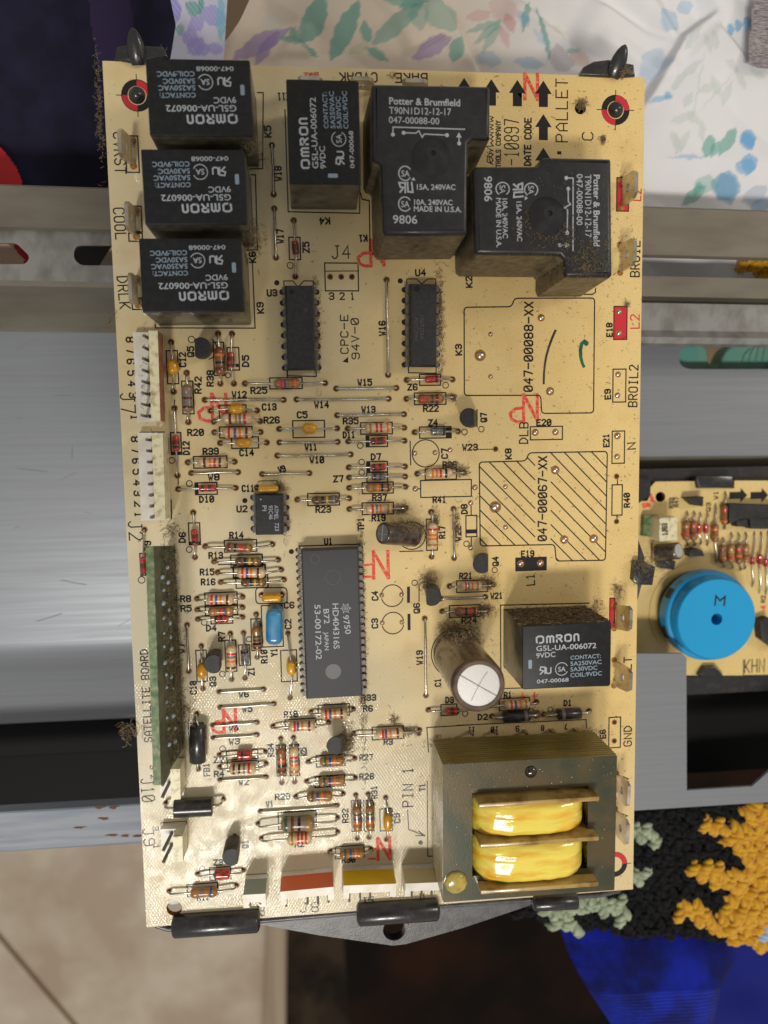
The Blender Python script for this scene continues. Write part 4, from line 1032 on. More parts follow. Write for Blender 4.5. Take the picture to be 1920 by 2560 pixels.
u1, c1_, x1, d1 = dip((-21.98,-8.46), (-21.72,-44.96), 13.3, 21, 1.778, 15.24, 5.0, 'chip_grey', 'large dark grey microcontroller chip with many pins and white printing')
mb = M()
mb.disc((-22.58,52.01), .62, 'relay_top', 4.43, 16); mb.build('moulding_mark', u3); mb = M(); mb.disc((-19.50,47.88), .5, 'chip_grey', 4.43, 16); mb.build('moulding_mark', u3)
mb = M()
mb.disc((6.72,52.76), .72, 'relay_top', 4.43, 18)
type_text(mb, '74HC237N', (6.75,40.67), (6.82,45.91), .9, 'grey_ink', 4.44); type_text(mb, 'VEG2701', (8.08,40.94), (8.16,46.58), .9, 'grey_ink', 4.44)
mb.build('marking', u4)
mb = M()
for s, A, B in (('ATMEL', (-28.19,2.51), (-28.30,-0.91)), ('93C46', (-29.53,2.49), (-29.52,-0.82)), ('PI', (-30.96,2.53), (-31.01,1.26)), ('723', (-28.19,-1.69), (-28.20,-3.62))):
    type_text(mb, s, A, B, 1.0, 'white_ink', 4.44, .01)
mb.disc((-31.32,3.97), .2, 'white_ink', 4.44, 12); mb.build('marking', u2)
mb = M()
for s, A, B, h in (('9750', (-12.61,-24.61), (-12.04,-29.27), 1.45), ('HD404316S', (-15.02,-21.56), (-14.98,-32.75), 1.5), ('B72', (-17.25,-22.86), (-17.12,-26.48), 1.4), ('JAPAN', (-17.20,-28.47), (-17.14,-32.99), 1.05),
                   ('53-00172-02', (-19.33,-21.67), (-19.30,-35.19), 1.45)):
    type_text(mb, s, A, B, h, 'white_ink', 5.04, .008)
c = (-11.84,-22.85)
ring(c, .85, .13, 'white_ink', mb); ring(c, .45, .13, 'white_ink', mb); mb.disc(c, .16, 'white_ink', .03)
for k in range(6):
    a = k * math.pi / 3
    mb.stroke([(c[0] + .85 * math.cos(a), c[1] + .85 * math.sin(a)), (c[0] + 1.2 * math.cos(a), c[1] + 1.2 * math.sin(a))], .22, 'white_ink')
for q in range(len(mb.v)):
    if mb.v[q][2] < 1: mb.v[q] = (*mb.v[q][:2], 5.05)
mb.build('marking', u1)
mb = M(); mb.disc((-15.23,-38.35), 1.9, 'chip_dot', 5.03, 28); mb.build('moulding_mark', u1)
for c, r_, w_ in (((-14.72,-15.18), 1.75, .07), ((-18.96,-10.58), 1.05, .08)):
    mb = M(); ring(c, r_, w_, 'chip_dot', mb); mb.v = [(x, y, 5.05) for x, y, z in mb.v]; mb.build('moulding_mark', u1)
# ---------------------------------------------------------------- small relays
RL, RW, RH = 21.2, 15.25, 17.4
def flatset(mb, z):
    mb.v = [(x, y, z + (q if q < .5 else q - z)) if False else (x, y, z + q) for x, y, q in mb.v]
rm = M(); rm.prism(rounded(rect((0, 0), RL + .15, RW + .15), .35, 2), 0.25, 1.0, 'relay_side')
rm.prism(rounded(rect((0, 0), RL, RW), .35, 2), 1.0, RH, 'relay_side', top='relay_top', bevel=.25, seg=2, cap0=False)
rk = M(); g = lambda u, v: (-RL / 2 + u, RW / 2 - v)
x_ = 3.2; zz = RH + .02
letters(rk, 'O', g(3.3, 4.3), g(4.9, 4.25), 1.55, .4, 'white_ink', zz); letters(rk, 'm', g(5.75, 4.25), g(7.3, 4.2), 1.5, .4, 'white_ink', zz)
letters(rk, 'R', g(8.1, 4.2), g(9.3, 4.15), 1.55, .4, 'white_ink', zz); letters(rk, 'O', g(10.1, 4.15), g(11.5, 4.1), 1.55, .4, 'white_ink', zz); letters(rk, 'n', g(12.3, 4.1), g(13.3, 4.05), 1.5, .4, 'white_ink', zz)
for s, u0, u1_, v, h in (('G5L-UA-006072', 3.2, 17.6, 6.2, 1.3), ('9VDC', 3.2, 7.8, 7.85, 1.25), ('CONTACT:', 11.4, 18.7, 8.6, 1.0), ('5A250VAC', 11.4, 18.9, 10.05, 1.05),
                      ('5A30VDC', 11.4, 17.9, 11.4, 1.05), ('COIL:9VDC', 11.4, 19.0, 12.8, 1.05), ('047-00068', 3.4, 11.0, 13.9, .95)):
    type_text(rk, s, g(u0, v), g(u1_, v - .15), h, 'blue_ink' if u0 > 11 else 'white_ink', zz, .012)
rk.poly(rounded([g(1.35, 8.2), g(2.2, 8.2), g(2.2, 10.3), g(1.35, 10.3)], .3), 'blue_ink', zz)
letters(rk, 'U', g(5.6, 11.6), g(6.7, 11.6), 1.3, .3, 'white_ink', zz)
for pl in ([(5.3, 11.6), (5.3, 10.1), (4.3, 10.0), (4.1, 10.7), (5.1, 11.0)], [(4.9, 11.0), (4.2, 11.7)]):
    rk.stroke([g(*q) for q in pl], .3, 'white_ink', zz)
cc = g(9.3, 10.7); rk.stroke([(cc[0] + 1.5 * math.cos(a), cc[1] + 1.5 * math.sin(a)) for a in np.linspace(.5, 2 * math.pi - .5, 26)], .18, 'white_ink', zz)
type_text(rk, 'SA', (cc[0] - .85, cc[1] - .6), (cc[0] + .95, cc[1] - .6), 1.2, 'white_ink', zz, .01)
relay_mesh = mark_mesh = None
def place_relay(P, turn, label, tilt=0):
    """P: the four corners of the top face as measured (TL TR BR BL in the photo)"""
    P = [v2(q) for q in P]; c = sum(P) / 4
    e = (P[1] - P[0]) + (P[2] - P[3]); ang = math.atan2(e[1], e[0]) + turn
    global relay_mesh, mark_mesh
    if relay_mesh is None:
        ob = rm.build('relay', board, label, loc=(*c, 0), rot=ang, angle=30); relay_mesh = ob.data
        mk_ = rk.build('marking', ob); mark_mesh = mk_.data
    else:
        ob = link('relay', relay_mesh, board, label, loc=(*c, 0), rot=ang); link('marking', mark_mesh, ob)
    return ob, c, ang
K7, c7, a7 = place_relay([(28.28,-25.83), (49.44,-25.76), (49.61,-41.04), (28.47,-40.88)], 0, 'black relay at the lower right with upright white printing and dusty top side')
K9, c9, a9 = place_relay([(-53.78,60.44), (-32.92,60.60), (-32.49,45.11), (-53.78,45.06)], math.pi, 'black relay, lowest of the three stacked at the upper left')
K6, c6, a6 = place_relay([(-52.34,78.36), (-31.56,78.57), (-31.49,63.35), (-52.34,63.03)], math.pi, 'black relay, middle of the three stacked at the upper left')
K5, c5, a5 = place_relay([(-50.73,96.20), (-29.62,96.56), (-29.55,81.24), (-50.74,81.03)], math.pi, 'black relay, topmost of the three stacked at the upper left corner')
K4, c4_, a4 = place_relay([(-22.07,93.04), (-6.99,93.11), (-7.12,71.79), (-22.34,71.75)], math.pi / 2, 'black relay with printing turned sideways left of the larger relay')
# felt of dust on the side of the lower relay that faces up the board
mb = M(); h_ = RW / 2 + .12
for k in range(900):
    x = rng.uniform(-RL / 2 + .2, RL / 2 - .1); z = rng.uniform(.3, RH - .2); p = np.array((x, h_, z)); d = rng.normal(size=3); d[1] *= .25
    pts = [p.copy()]
    for i in range(4):
        d = d + rng.normal(size=3) * .6; d[1] *= .5; d /= np.linalg.norm(d); p = p + d * .38; p[1] = max(h_ - .05, min(h_ + .5, p[1])); pts.append(p.copy())
    mb.tube(pts, .055, 'lint' if k % 3 else 'lint_dark', 3)
mb.add([(-RL / 2, h_ - .08, .3), (RL / 2, h_ - .08, .3), (RL / 2, h_ - .08, RH - .3), (-RL / 2, h_ - .08, RH - .3)], [(3, 2, 1, 0)], 'relay_dusty')
mb.build('dust_felt', K7, kind='stuff')
for P in (((26.12,-28.69), (29.70,-34.58)),):
    pass

# ---------------------------------------------------------------- the two large relays (one mesh, the second turned a quarter)
BH = 19.6
K1P = [(-4.44,91.25), (-4.07,91.60), (14.57,91.75), (20.29,91.81), (20.74,91.40), (20.70,81.17), (19.79,80.84), (16.98,80.93), (15.97,79.89), (15.87,72.65), (15.67,61.62), (15.21,61.09),
       (-2.06,60.87), (-2.66,61.70), (-2.79,75.01), (-3.15,75.59), (-4.36,76.08), (-4.65,76.74)]
cb = v2((4.38,76.66))
P1 = [tuple(v2(q) - cb) for q in K1P]
bm = M(); bm.prism(inset(ccw(P1), -0.55), 0.2, BH, 'big_relay_side', top='big_relay', taper=0.55, bevel=1.0, seg=4)
cm = v2((7.87,76.92)) - cb
prof = [(0, 4.3, 'big_relay'), (.25, 3.7, 'big_relay'), (.55, 2.7, 'big_relay'), (.85, 1.9, 'big_relay'), (1, 1.5, 'big_relay'), (1.001, .55, 'big_relay'), (.8, .5, 'hole'), (.79, .002, 'hole')]
bm.lathe((*cm, BH - .1), (*cm, BH + 2.5), prof, 28)
kk = M(); zb = BH + .03
rel = lambda q: tuple(v2(q) - cb)
for s, A, B, h, bo in (('Potter & Brumfield', (-0.93,87.48), (14.16,87.43), 1.45, .018), ('T90N1D12-12-17', (-0.96,85.56), (12.23,85.56), 1.45, .004), ('047-00088-00', (-1.05,83.69), (9.66,83.63), 1.4, .004),
                       ('15A, 240VAC', (4.71,70.28), (13.02,70.35), 1.15, .018), ('10A, 240VAC', (4.07,67.18), (12.36,67.17), 1.15, .018), ('MADE IN U.S.A.', (3.98,65.80), (14.31,65.75), 1.15, .018),
                       ('9806', (-0.53,63.27), (4.69,63.25), 1.8, .01)):
    type_text(kk, s, rel(A), rel(B), h, 'white_ink', zb, bo)
for pl in ([(-0.23,81.50), (-0.20,82.90), (15.12,82.78)], [(2.11,81.78), (4.69,81.79), (5.27,82.27), (5.99,80.97), (6.42,81.63), (11.25,81.50)], [(13.90,79.90), (13.86,81.32)]):
    kk.stroke([rel(q) for q in pl], .24, 'white_ink', zb)
for q in ((-0.23,81.38), (2.04,81.78), (11.30,81.50), (13.90,79.86)):
    kk.disc(rel(q), .42, 'white_ink', zb, 12)
kk.poly([rel(q) for q in ((13.29,81.12), (14.44,81.05), (13.87,82.14))], 'white_ink', zb); kk.poly([rel(q) for q in ((3.52,72.16), (4.44,72.13), (4.00,72.83))], 'white_ink', zb)
for c in ((2.23,73.56), (2.09,67.28)):
    c = rel(c); kk.stroke([(c[0] + 1.35 * math.cos(a), c[1] + 1.45 * math.sin(a)) for a in np.linspace(.65, 2 * math.pi - .65, 26)], .25, 'white_ink', zb)
    type_text(kk, 'SA', (c[0] - .8, c[1] - .65), (c[0] + .95, c[1] - .65), 1.3, 'white_ink', zb, .01)
c = rel((2.31,70.72))
kk.stroke([(c[0] + a, c[1] + b) for a, b in ((-.1, -1.1), (-.1, .9), (-1.4, .9), (-1.1, 0), (-.2, -.05))], .36, 'white_ink', zb); kk.stroke([(c[0] + a, c[1] + b) for a, b in ((-.5, -.1), (-1.2, -1.0))], .36, 'white_ink', zb)
kk.stroke([(c[0] + a, c[1] + b) for a, b in ((.4, 1.0), (.5, -.9), (1.5, -1.0), (1.3, 1.0))], .36, 'white_ink', zb)
K1 = bm.build('large_relay', board, 'large black relay with a vent bump and upright white printing', loc=(*cb, 0), angle=30)
m1 = kk.build('marking', K1)
# centre of the turned copy from the bump of the second relay
bump2 = v2((33.01,65.01)); ang2 = -math.pi / 2 + 0.012
ro = np.array((cm[0] * math.cos(ang2) - cm[1] * math.sin(ang2), cm[0] * math.sin(ang2) + cm[1] * math.cos(ang2)))
K2 = link('large_relay', K1.data, board, 'large black relay turned sideways, with brown debris scattered on its top', loc=(*(bump2 - ro), 0), rot=ang2)
link('marking', m1.data, K2)
# debris on the second relay
mb = M()
for c, sp, n in (((30.87,63.18), (3.4, 2.4, .2), 170), ((35.52,61.04), (6, 3, .2), 130), ((42.58,56.17), (7, 5, .15), 260), ((42.07,54.20), (1.6, 1.2, .3), 60), ((38.62,62.04), (16, 16, .05), 160)):
    for _ in range(n):
        x, y = c[0] + rng.normal() * sp[0] / 2, c[1] + rng.normal() * sp[1] / 2
        a = rng.uniform(0, 6.3); l = rng.uniform(.08, .55)
        if not ((23.35,68.89)[0] < x): continue
        mb.tube([(x, y, BH + .1), (x + l * math.cos(a), y + l * math.sin(a), BH + .1 + rng.uniform(0, .15)), (x + l * math.cos(a) + rng.normal() * .15, y + l * math.sin(a) + rng.normal() * .15, BH + .12)], rng.uniform(.03, .1), 'dust_crumb', 4)
mb.build('relay_debris', board, 'brown crumbs scattered on the turned large relay', kind='stuff')

# ---------------------------------------------------------------- electrolytic capacitors
def can(b, t, r, label, body, top_m, vent=True):
    b, t = np.array(b), np.array(t); L_ = np.linalg.norm(t - b)
    mb = M()
    mb.lathe(b, t, [(0, r * .9, body), (.02, r, body), (.06, r, body), (.075, r * .93, body), (.09, r, body), (.95, r, body), (.985, r * .97, body), (1.0, r * .9, body), (1.0, r * .78, body), (.99, r * .77, top_m), (.992, .01, top_m)], 40)
    ob = mb.build('capacitor', board, label, angle=40)
    ax = (t - b) / L_; u = np.cross(ax, (0, 1, 0)); u /= np.linalg.norm(u); w = np.cross(ax, u); vm = M()
    c = t + ax * -L_ * .008 + ax * .02
    return ob, c, u, w, ax
cap1, cc1, u_, w_, ax_ = can((*(16.13,-36.68), .6), (*(15.79,-36.21), 27), 6.05, 'tall brown capacitor with a scored silver top', 'sleeve', 'can_top')
vm = M()
def score(vm, c, u, w, ax, pts, wd, m):
    P = [np.array(c) + u * a + w * b for a, b in pts]
    vm.tube(P, wd, m, 4)
for pts in ([(-4.2, 2.6), (0, 0), (4.2, -2.6)],):
    score(vm, cc1, u_, w_, ax_, pts, .12, 'solder')
score(vm, cc1, u_, w_, ax_, [(-2.0, -3.0), (-1.0, -1.7), (0, 0), (.8, 1.6), (1.6, 3.2)], .05, 'can_dark')
vm.build('vent_score', cap1, angle=80)
cap2, cc2, u2_, w2_, ax2 = can((*(5.63,-6.16), 2.2), (*(-2.91,-4.44), 8), 2.65, 'small black capacitor toppled to the left under a heap of dust', 'sleeve_dark', 'can_dark')
vm = M()
score(vm, cc2, u2_, w2_, ax2, [(-1.9, .2), (1.9, .2)], .09, 'can_top'); score(vm, cc2, u2_, w2_, ax2, [(0.1, -1.9), (0, 1.9)], .09, 'can_top'); vm.build('vent_score', cap2, angle=80)

# ---------------------------------------------------------------- spade tabs
def tab(foot1, foot2, top1, top2, zt, label, mat='tin'):
    """upright flat blade: lower edge between the feet, upper edge top1-top2"""
    f1, f2 = np.array((*foot1, 0.0)), np.array((*foot2, 0.0)); t1, t2 = np.array((*top1, zt)), np.array((*top2, zt))
    ux = (f2 - f1); nrm = np.cross(ux, (t1 + t2) / 2 - (f1 + f2) / 2); nrm /= np.linalg.norm(nrm); th = .4
    sh1, sh2 = f1 + (t1 - f1) * .2, f2 + (t2 - f2) * .2
    q = lambda s, t: (sh1 + (sh2 - sh1) * s) * (1 - t) + (t1 + (t2 - t1) * s) * t
    front = [f1 + (f2 - f1) * .06, f1 + (f2 - f1) * .24, sh1 * .78 + sh2 * .22, sh1 * .22 + sh2 * .78, f1 + (f2 - f1) * .76, f1 + (f2 - f1) * .94, q(1, 0), q(1, .8), q(.86, 1), q(.14, 1), q(0, .8), q(0, 0)]
    mb = M(); n = len(front); cut = [q(.5 + .16 * math.cos(a), .45 + .16 * math.sin(a)) for a in np.linspace(0, 2 * math.pi, 10, endpoint=False)]
    loop = front + cut; o = front[0]; ux_ = ux / np.linalg.norm(ux); vy = np.cross(nrm, ux_)
    P2 = [Vector(((p_ - o) @ ux_, (p_ - o) @ vy, 0)) for p_ in front]; C2 = [Vector(((p_ - o) @ ux_, (p_ - o) @ vy, 0)) for p_ in cut][::-1]
    cut = cut[::-1]; loop = front + cut
    tr = tessellate_polygon([P2, C2]); N_ = len(loop)
    vs = [p_ + nrm * th for p_ in loop] + [p_ - nrm * th for p_ in loop]
    fs = []
    for t in tr:
        a, b, c = (np.array(vs[i]) for i in t)
        f = t if np.cross(b - a, c - a) @ nrm > 0 else t[::-1]
        fs.append(tuple(f)); fs.append(tuple(i + N_ for i in reversed(f)))
    for lo, cnt in ((0, n), (n, len(cut))):
        for i in range(cnt):
            j = (i + 1) % cnt
            fs.append((lo + i, lo + j, N_ + lo + j, N_ + lo + i))
    mb.add(vs, fs, mat)
    ob = mb.build('spade_tab', board, label, angle=30)
    for f in (foot1, foot2):
        HOLES.disc(f, .8, 'flux', .045)
    return ob
tab((-57.78,86.55), (-57.87,80.95), (-58.74,86.07), (-58.74,79.69), 9, 'bent metal tab at the left edge beside the topmost relay')
tab((-57.70,71.20), (-57.98,65.25), (-58.03,70.76), (-58.03,64.34), 9, 'metal tab at the left edge beside the middle relay')
tab((-58.30,55.85), (-58.33,49.80), (-58.04,55.43), (-58.01,48.44), 9, 'metal tab at the left edge beside the lowest of three relays')
tab((57.94,79.64), (58.11,72.94), (57.91,79.20), (57.89,72.97), 9, 'shiny metal tab at the right edge over a red printed box')
tab((57.84,64.26), (58.02,57.59), (57.86,63.76), (57.76,57.47), 9, 'shiny metal tab at the right edge, second from the top')
tab((57.56,-25.78), (57.58,-32.02), (58.13,-24.26), (57.99,-30.64), 9, 'metal tab over the red box right of the lower relay')
tab((57.68,-40.45), (57.70,-47.24), (58.36,-40.30), (58.21,-46.13), 9, 'metal tab at the lower right corner of the lower relay')
tab((58.68,-71.11), (58.66,-77.31), (58.23,-69.38), (58.08,-76.05), 9, 'metal tab right of the transformer, upper one')
tab((58.38,-80.80), (58.30,-87.22), (58.13,-79.56), (57.92,-86.30), 9, 'metal tab right of the transformer, lower one')
tab((-18.92,98.58), (-13.35,98.60), (-20.05,97.25), (-14.73,97.16), 9, 'metal tab behind the sideways small relay at the top edge')
tab((-7.28,98.83), (-1.72,98.82), (-8.33,97.48), (-3.31,97.37), 9, 'metal tab at the top edge between the sideways small relay and the large one')
tab((4.83,98.81), (10.33,98.87), (3.16,97.30), (9.16,97.27), 9, 'metal tab at the top edge behind the large upright relay')

# ---------------------------------------------------------------- white pin headers at the left
def header(P, wall, pins, label, facem):
    """P: base corners; wall: top edge of the tall side (4 corners at height); pins: (base, tip)"""
    mb = M(); mb.prism(P, .1, 2.6, 'housing_white')
    ob = mb.build('connector', board, label, angle=30)
    wm = M(); a = [np.array((*q, 8.5)) for q in wall[0]]; b = [np.array((*q, 2.6)) for q in wall[1]]
    vs = b + a
    wm.add(vs, [(4, 5, 6, 7)], 'housing_cream'); wm.add(vs, [(0, 1, 5, 4), (2, 3, 7, 6), (3, 0, 4, 7)], 'housing_cream'); wm.add(vs, [(1, 2, 6, 5)], facem)
    wm.build('latch_wall', ob, angle=30)
    pm0 = None
    for f, t in pins:
        pm = M(); pm.tube([(*f, 2.4), (*t, 7.0)], .42, 'pin', 4); pm.build('pin', ob, angle=30)
        s = M(); s.box((*(v2(f) + np.array((.9, 0))), 2.65), (1.0, .8, .2), 'hole'); s.build('contact_slot', ob)
    return ob
def quadwall(tl, tr, br, bl, thick=2.1, z=8.5):
    return ([tl, tr, br, bl][::-1], None)
def wall_from(p0, p1, wtop, z1):
    """upright wall whose outer face runs p0 (upper) to p1 (lower) on the base; returns corner lists, counter-clockwise"""
    p0, p1 = v2(p0), v2(p1); d = (p1 - p0) / np.linalg.norm(p1 - p0); nn = np.array((d[1], -d[0]))   # towards -x
    if nn[0] > 0: nn = -nn
    base = [p1 + nn * wtop, p1, p0, p0 + nn * wtop]
    return ([tuple(q) for q in base], [tuple(q) for q in base])
def lerp(a, b, t): return (a[0] + (b[0] - a[0]) * t, a[1] + (b[1] - a[1]) * t)
p7 = [(lerp((-55.79,41.74), (-57.07,23.92), k / 7), lerp((-55.86,41.44), (-56.59,23.42), k / 7)) for k in range(8)]
header([(-59.31,43.18), (-52.75,43.15), (-53.18,22.59), (-59.28,22.54)], wall_from((-52.54,42.65), (-52.85,22.65), 2.0, 8.5), [(a, (a[0] - .15, a[1] + .1)) for a, b in p7], 'long white eight pin connector with a reddish side, upper of two at the left edge', 'face_pink')
p2 = [(lerp((-56.27,18.40), (-56.16,0.57), k / 7), None) for k in range(8)]
header([(-59.32,20.18), (-52.86,20.07), (-53.07,-0.47), (-59.52,-0.49)], wall_from((-52.50,19.82), (-52.70,0.20), 2.4, 8.5), [(a, (a[0] - .1, a[1] + .1)) for a, b in p2], 'long white eight pin connector with an ivory wall, lower of two at the left edge', 'housing_cream')
p9 = [((-55.63,-77.67), None), ((-55.76,-80.65), None)]
header([(-58.45,-76.77), (-52.38,-77.04), (-52.66,-83.55), (-58.60,-83.27)], wall_from((-52.20,-75.83), (-52.32,-82.11), 2.2, 8.5), [(a, (a[0] - 1.5, a[1] - 2.2)) for a, b in p9], 'small white two pin connector near the lower left corner with bent pins', 'housing_cream')
p10 = [((-55.63,-61.98), None), ((-55.76,-64.91), None)]
header([(-57.96,-59.74), (-52.23,-60.09), (-52.59,-68.44), (-58.21,-68.22)], wall_from((-52.05,-59.12), (-52.22,-66.61), 2.2, 8.5), [(a, (a[0] - 1.0, a[1] - 1.6)) for a, b in p10], 'small white connector at the lower end of the green board', 'housing_cream')

# ---------------------------------------------------------------- headers along the lower edge
def low_header(xl, xr, facem, pins, label):
    """xl, xr: lower edge of the upright wall on the board (left, right)"""
    a, b = v2(xl), v2(xr); d = (b - a) / np.linalg.norm(b - a); up = np.array((-d[1], d[0]))
    mb = M()
    mb.prism([a - up * 6.2, b - up * 6.2, b, a], .1, 2.0, 'housing_white')
    ob = mb.build('connector', board, label, angle=30)
    w = M(); L_ = np.linalg.norm(b - a)
    q = [a - up * 2.0, b - up * 2.0, b, a]; zt = 8.5
    vs = [(*k, 2.0) for k in q] + [(*k, zt) for k in q]
    w.add(vs, [(4, 5, 6, 7), (1, 2, 6, 5), (3, 0, 4, 7), (0, 1, 5, 4)], 'housing_white'); w.add(vs, [(2, 3, 7, 6)], facem)
    w.build('latch_wall', ob, angle=30)
    for e, s in ((a, 1), (b, -1)):
        l = M(); c = e + d * s * .7 - up * 2.2; l.box((*c, 4.6), (1.5, 3.4, 6.2), 'housing_white', math.atan2(d[1], d[0])); l.build('end_post', ob)
    for x in pins:
        c = v2(x); pm = M(); pm.tube([(*(c + up * 1.6), 2.0), (*(c + up * 1.5), 6.5), (*(c - up * 1.2), 7.6)], .36, 'pin', 4); pm.build('pin', ob, angle=30)
    return ob, a, b, d, up
low_header((-38.47,-91.69), (-33.09,-91.80), 'face_grey', ((-36.99,-93.91), (-34.44,-93.81)), 'smallest white connector at the lower edge with a grey face')
low_header((-29.58,-91.60), (-16.60,-91.35), 'face_red', ((-28.21,-94.92), (-22.99,-94.88), (-20.46,-94.93), (-20.43,-94.63), (-17.89,-94.68)), 'white connector at the lower edge with an orange red face')
low_header((-14.07,-91.24), (-1.07,-91.76), 'face_yellow', ((-12.69,-94.94), (-10.01,-94.91), (-7.53,-94.89), (-2.26,-94.85)), 'white connector at the lower edge with a yellow face')
low_header((1.24,-91.93), (11.49,-92.33), 'face_beige', ((2.88,-95.26), (5.39,-95.31), (7.91,-95.35)), 'white connector at the lower edge with a beige face, partly under the transformer')

# ---------------------------------------------------------------- green satellite board on edge
top0, top1 = np.array((*(-53.74,-3.98), 22)), np.array((*(-54.73,-57.06), 21))
bot0, bot1 = np.array((*(-53.22,-6.92), 0.6)), np.array((*(-53.23,-57.06), .6))
ax = (top1 - top0); ax /= np.linalg.norm(ax); nn = np.cross(ax, (top0 + top1 - bot0 - bot1) / 2); nn /= np.linalg.norm(nn)
if nn[0] < 0: nn = -nn
mb = M(); NX = 90; NY = 10; 
grid = []
for s in (0, 1):
    for i in range(NX + 1):
        for j in range(NY + 1):
            t, u = i / NX, j / NY
            q = (bot0 * (1 - t) + bot1 * t) * (1 - u) + (top0 * (1 - t) + top1 * t) * u
            q = q + nn * (-0.8 if s else 0.8 + .12 * rng.random())
            if j == NY: q = q + ax * 0 + np.array((0, 0, rng.normal() * .06))
            grid.append(q)
W_ = NY + 1; O_ = (NX + 1) * W_
fs = [(i * W_ + j, i * W_ + j + 1, (i + 1) * W_ + j + 1, (i + 1) * W_ + j) for i in range(NX) for j in range(NY)]
mb.add(grid, fs + [tuple(O_ + k for k in reversed(f)) for f in fs], 'green_board')
mb.add(grid, [(i * W_ + NY, O_ + i * W_ + NY, O_ + (i + 1) * W_ + NY, (i + 1) * W_ + NY) for i in range(NX)], 'green_edge')
mb.add(grid, [(NX * W_ + j, NX * W_ + j + 1, O_ + NX * W_ + j + 1, O_ + NX * W_ + j) for j in range(NY)] + [(j, O_ + j, O_ + j + 1, j + 1) for j in range(NY)], 'green_edge')
sat = mb.build('satellite_board', board, 'dusty green board standing on edge along the left side', angle=60)
def on_sat(t, u, off=.9):
    return (bot0 * (1 - t) + bot1 * t) * (1 - u) + (top0 * (1 - t) + top1 * t) * u + nn * off
sm = None
for k in range(27):
    t = .10 + .031 * k + rng.uniform(-.008, .008); u = (.42, .68)[k % 2] + rng.uniform(-.04, .04)
    q = on_sat(t, u)
    m_ = M(); m_.sphere((0, 0, 0), rng.uniform(.32, .6), 'blue_solder' if rng.random() < .75 else 'solder', 8, 5, 1.5)
    m_.build('solder_joint', sat, loc=tuple(q))
mb = M()
for _ in range(900):
    t, u = rng.uniform(.0, .99), rng.uniform(.02, .72)
    q = on_sat(t, u, .95); d = rng.normal(size=3); pts = [q]
    for i in range(4):
        d = d + rng.normal(size=3) * .7; d -= nn * (d @ nn) * .7; d /= np.linalg.norm(d); q = q + d * .42; pts.append(q + nn * rng.uniform(0, .5))
    mb.tube(pts, .05, 'lint' if rng.random() < .6 else 'lint_dark', 3)
mb.build('dust_felt', sat, kind='stuff')

# ---------------------------------------------------------------- transformer
TZ = 18.0
a, b, c, d = (v2(q) for q in ((9.17,-57.60), (51.03,-57.91), (50.81,-91.59), (9.09,-91.32)))
T0 = (a + b + c + d) / 4; TW = np.linalg.norm((b - a + c - d) / 2); THh = np.linalg.norm((a - d + b - c) / 2); ta = math.atan2((b - a + c - d)[1], (b - a + c - d)[0])
ex = np.array((math.cos(ta), math.sin(ta))); ey = np.array((-ex[1], ex[0]))
tl = lambda x, y: tuple(T0 + ex * x + ey * y)
trf = thing_ = None
mb = M()
inn = [tl(-TW / 2 + 6.9, -THh / 2 + 6.0), tl(TW / 2 - 6.9, -THh / 2 + 6.0), tl(TW / 2 - 6.9, THh / 2 - 7.2), tl(-TW / 2 + 6.9, THh / 2 - 7.2)]
mb.plate(rounded([tl(-TW / 2, -THh / 2), tl(TW / 2, -THh / 2), tl(TW / 2, THh / 2), tl(-TW / 2, THh / 2)], .3, 2), [inn], 3.2, TZ, 'lamination', side='lamination_side', hole_side='dark_varnish')
trf = mb.build('transformer', board, 'transformer with a dark steel frame and yellow taped windings', angle=30)
# thin proud rims of single laminations on the outer sides
for k in range(12):
    z = 4 + k * 1.15
    mb = M(); mb.plate([tl(-TW / 2 - .06, -THh / 2 - .06), tl(TW / 2 + .06, -THh / 2 - .06), tl(TW / 2 + .06, THh / 2 + .06), tl(-TW / 2 - .06, THh / 2 + .06)], [inn], z, z + .5, 'lamination_side')
    mb.build('lamination', trf)
mb = M(); mb.box((*tl(0, -.5), 1.8), (TW * .92, THh * .86, 2.8), 'bobbin', ta); mb.build('bobbin_base', trf)
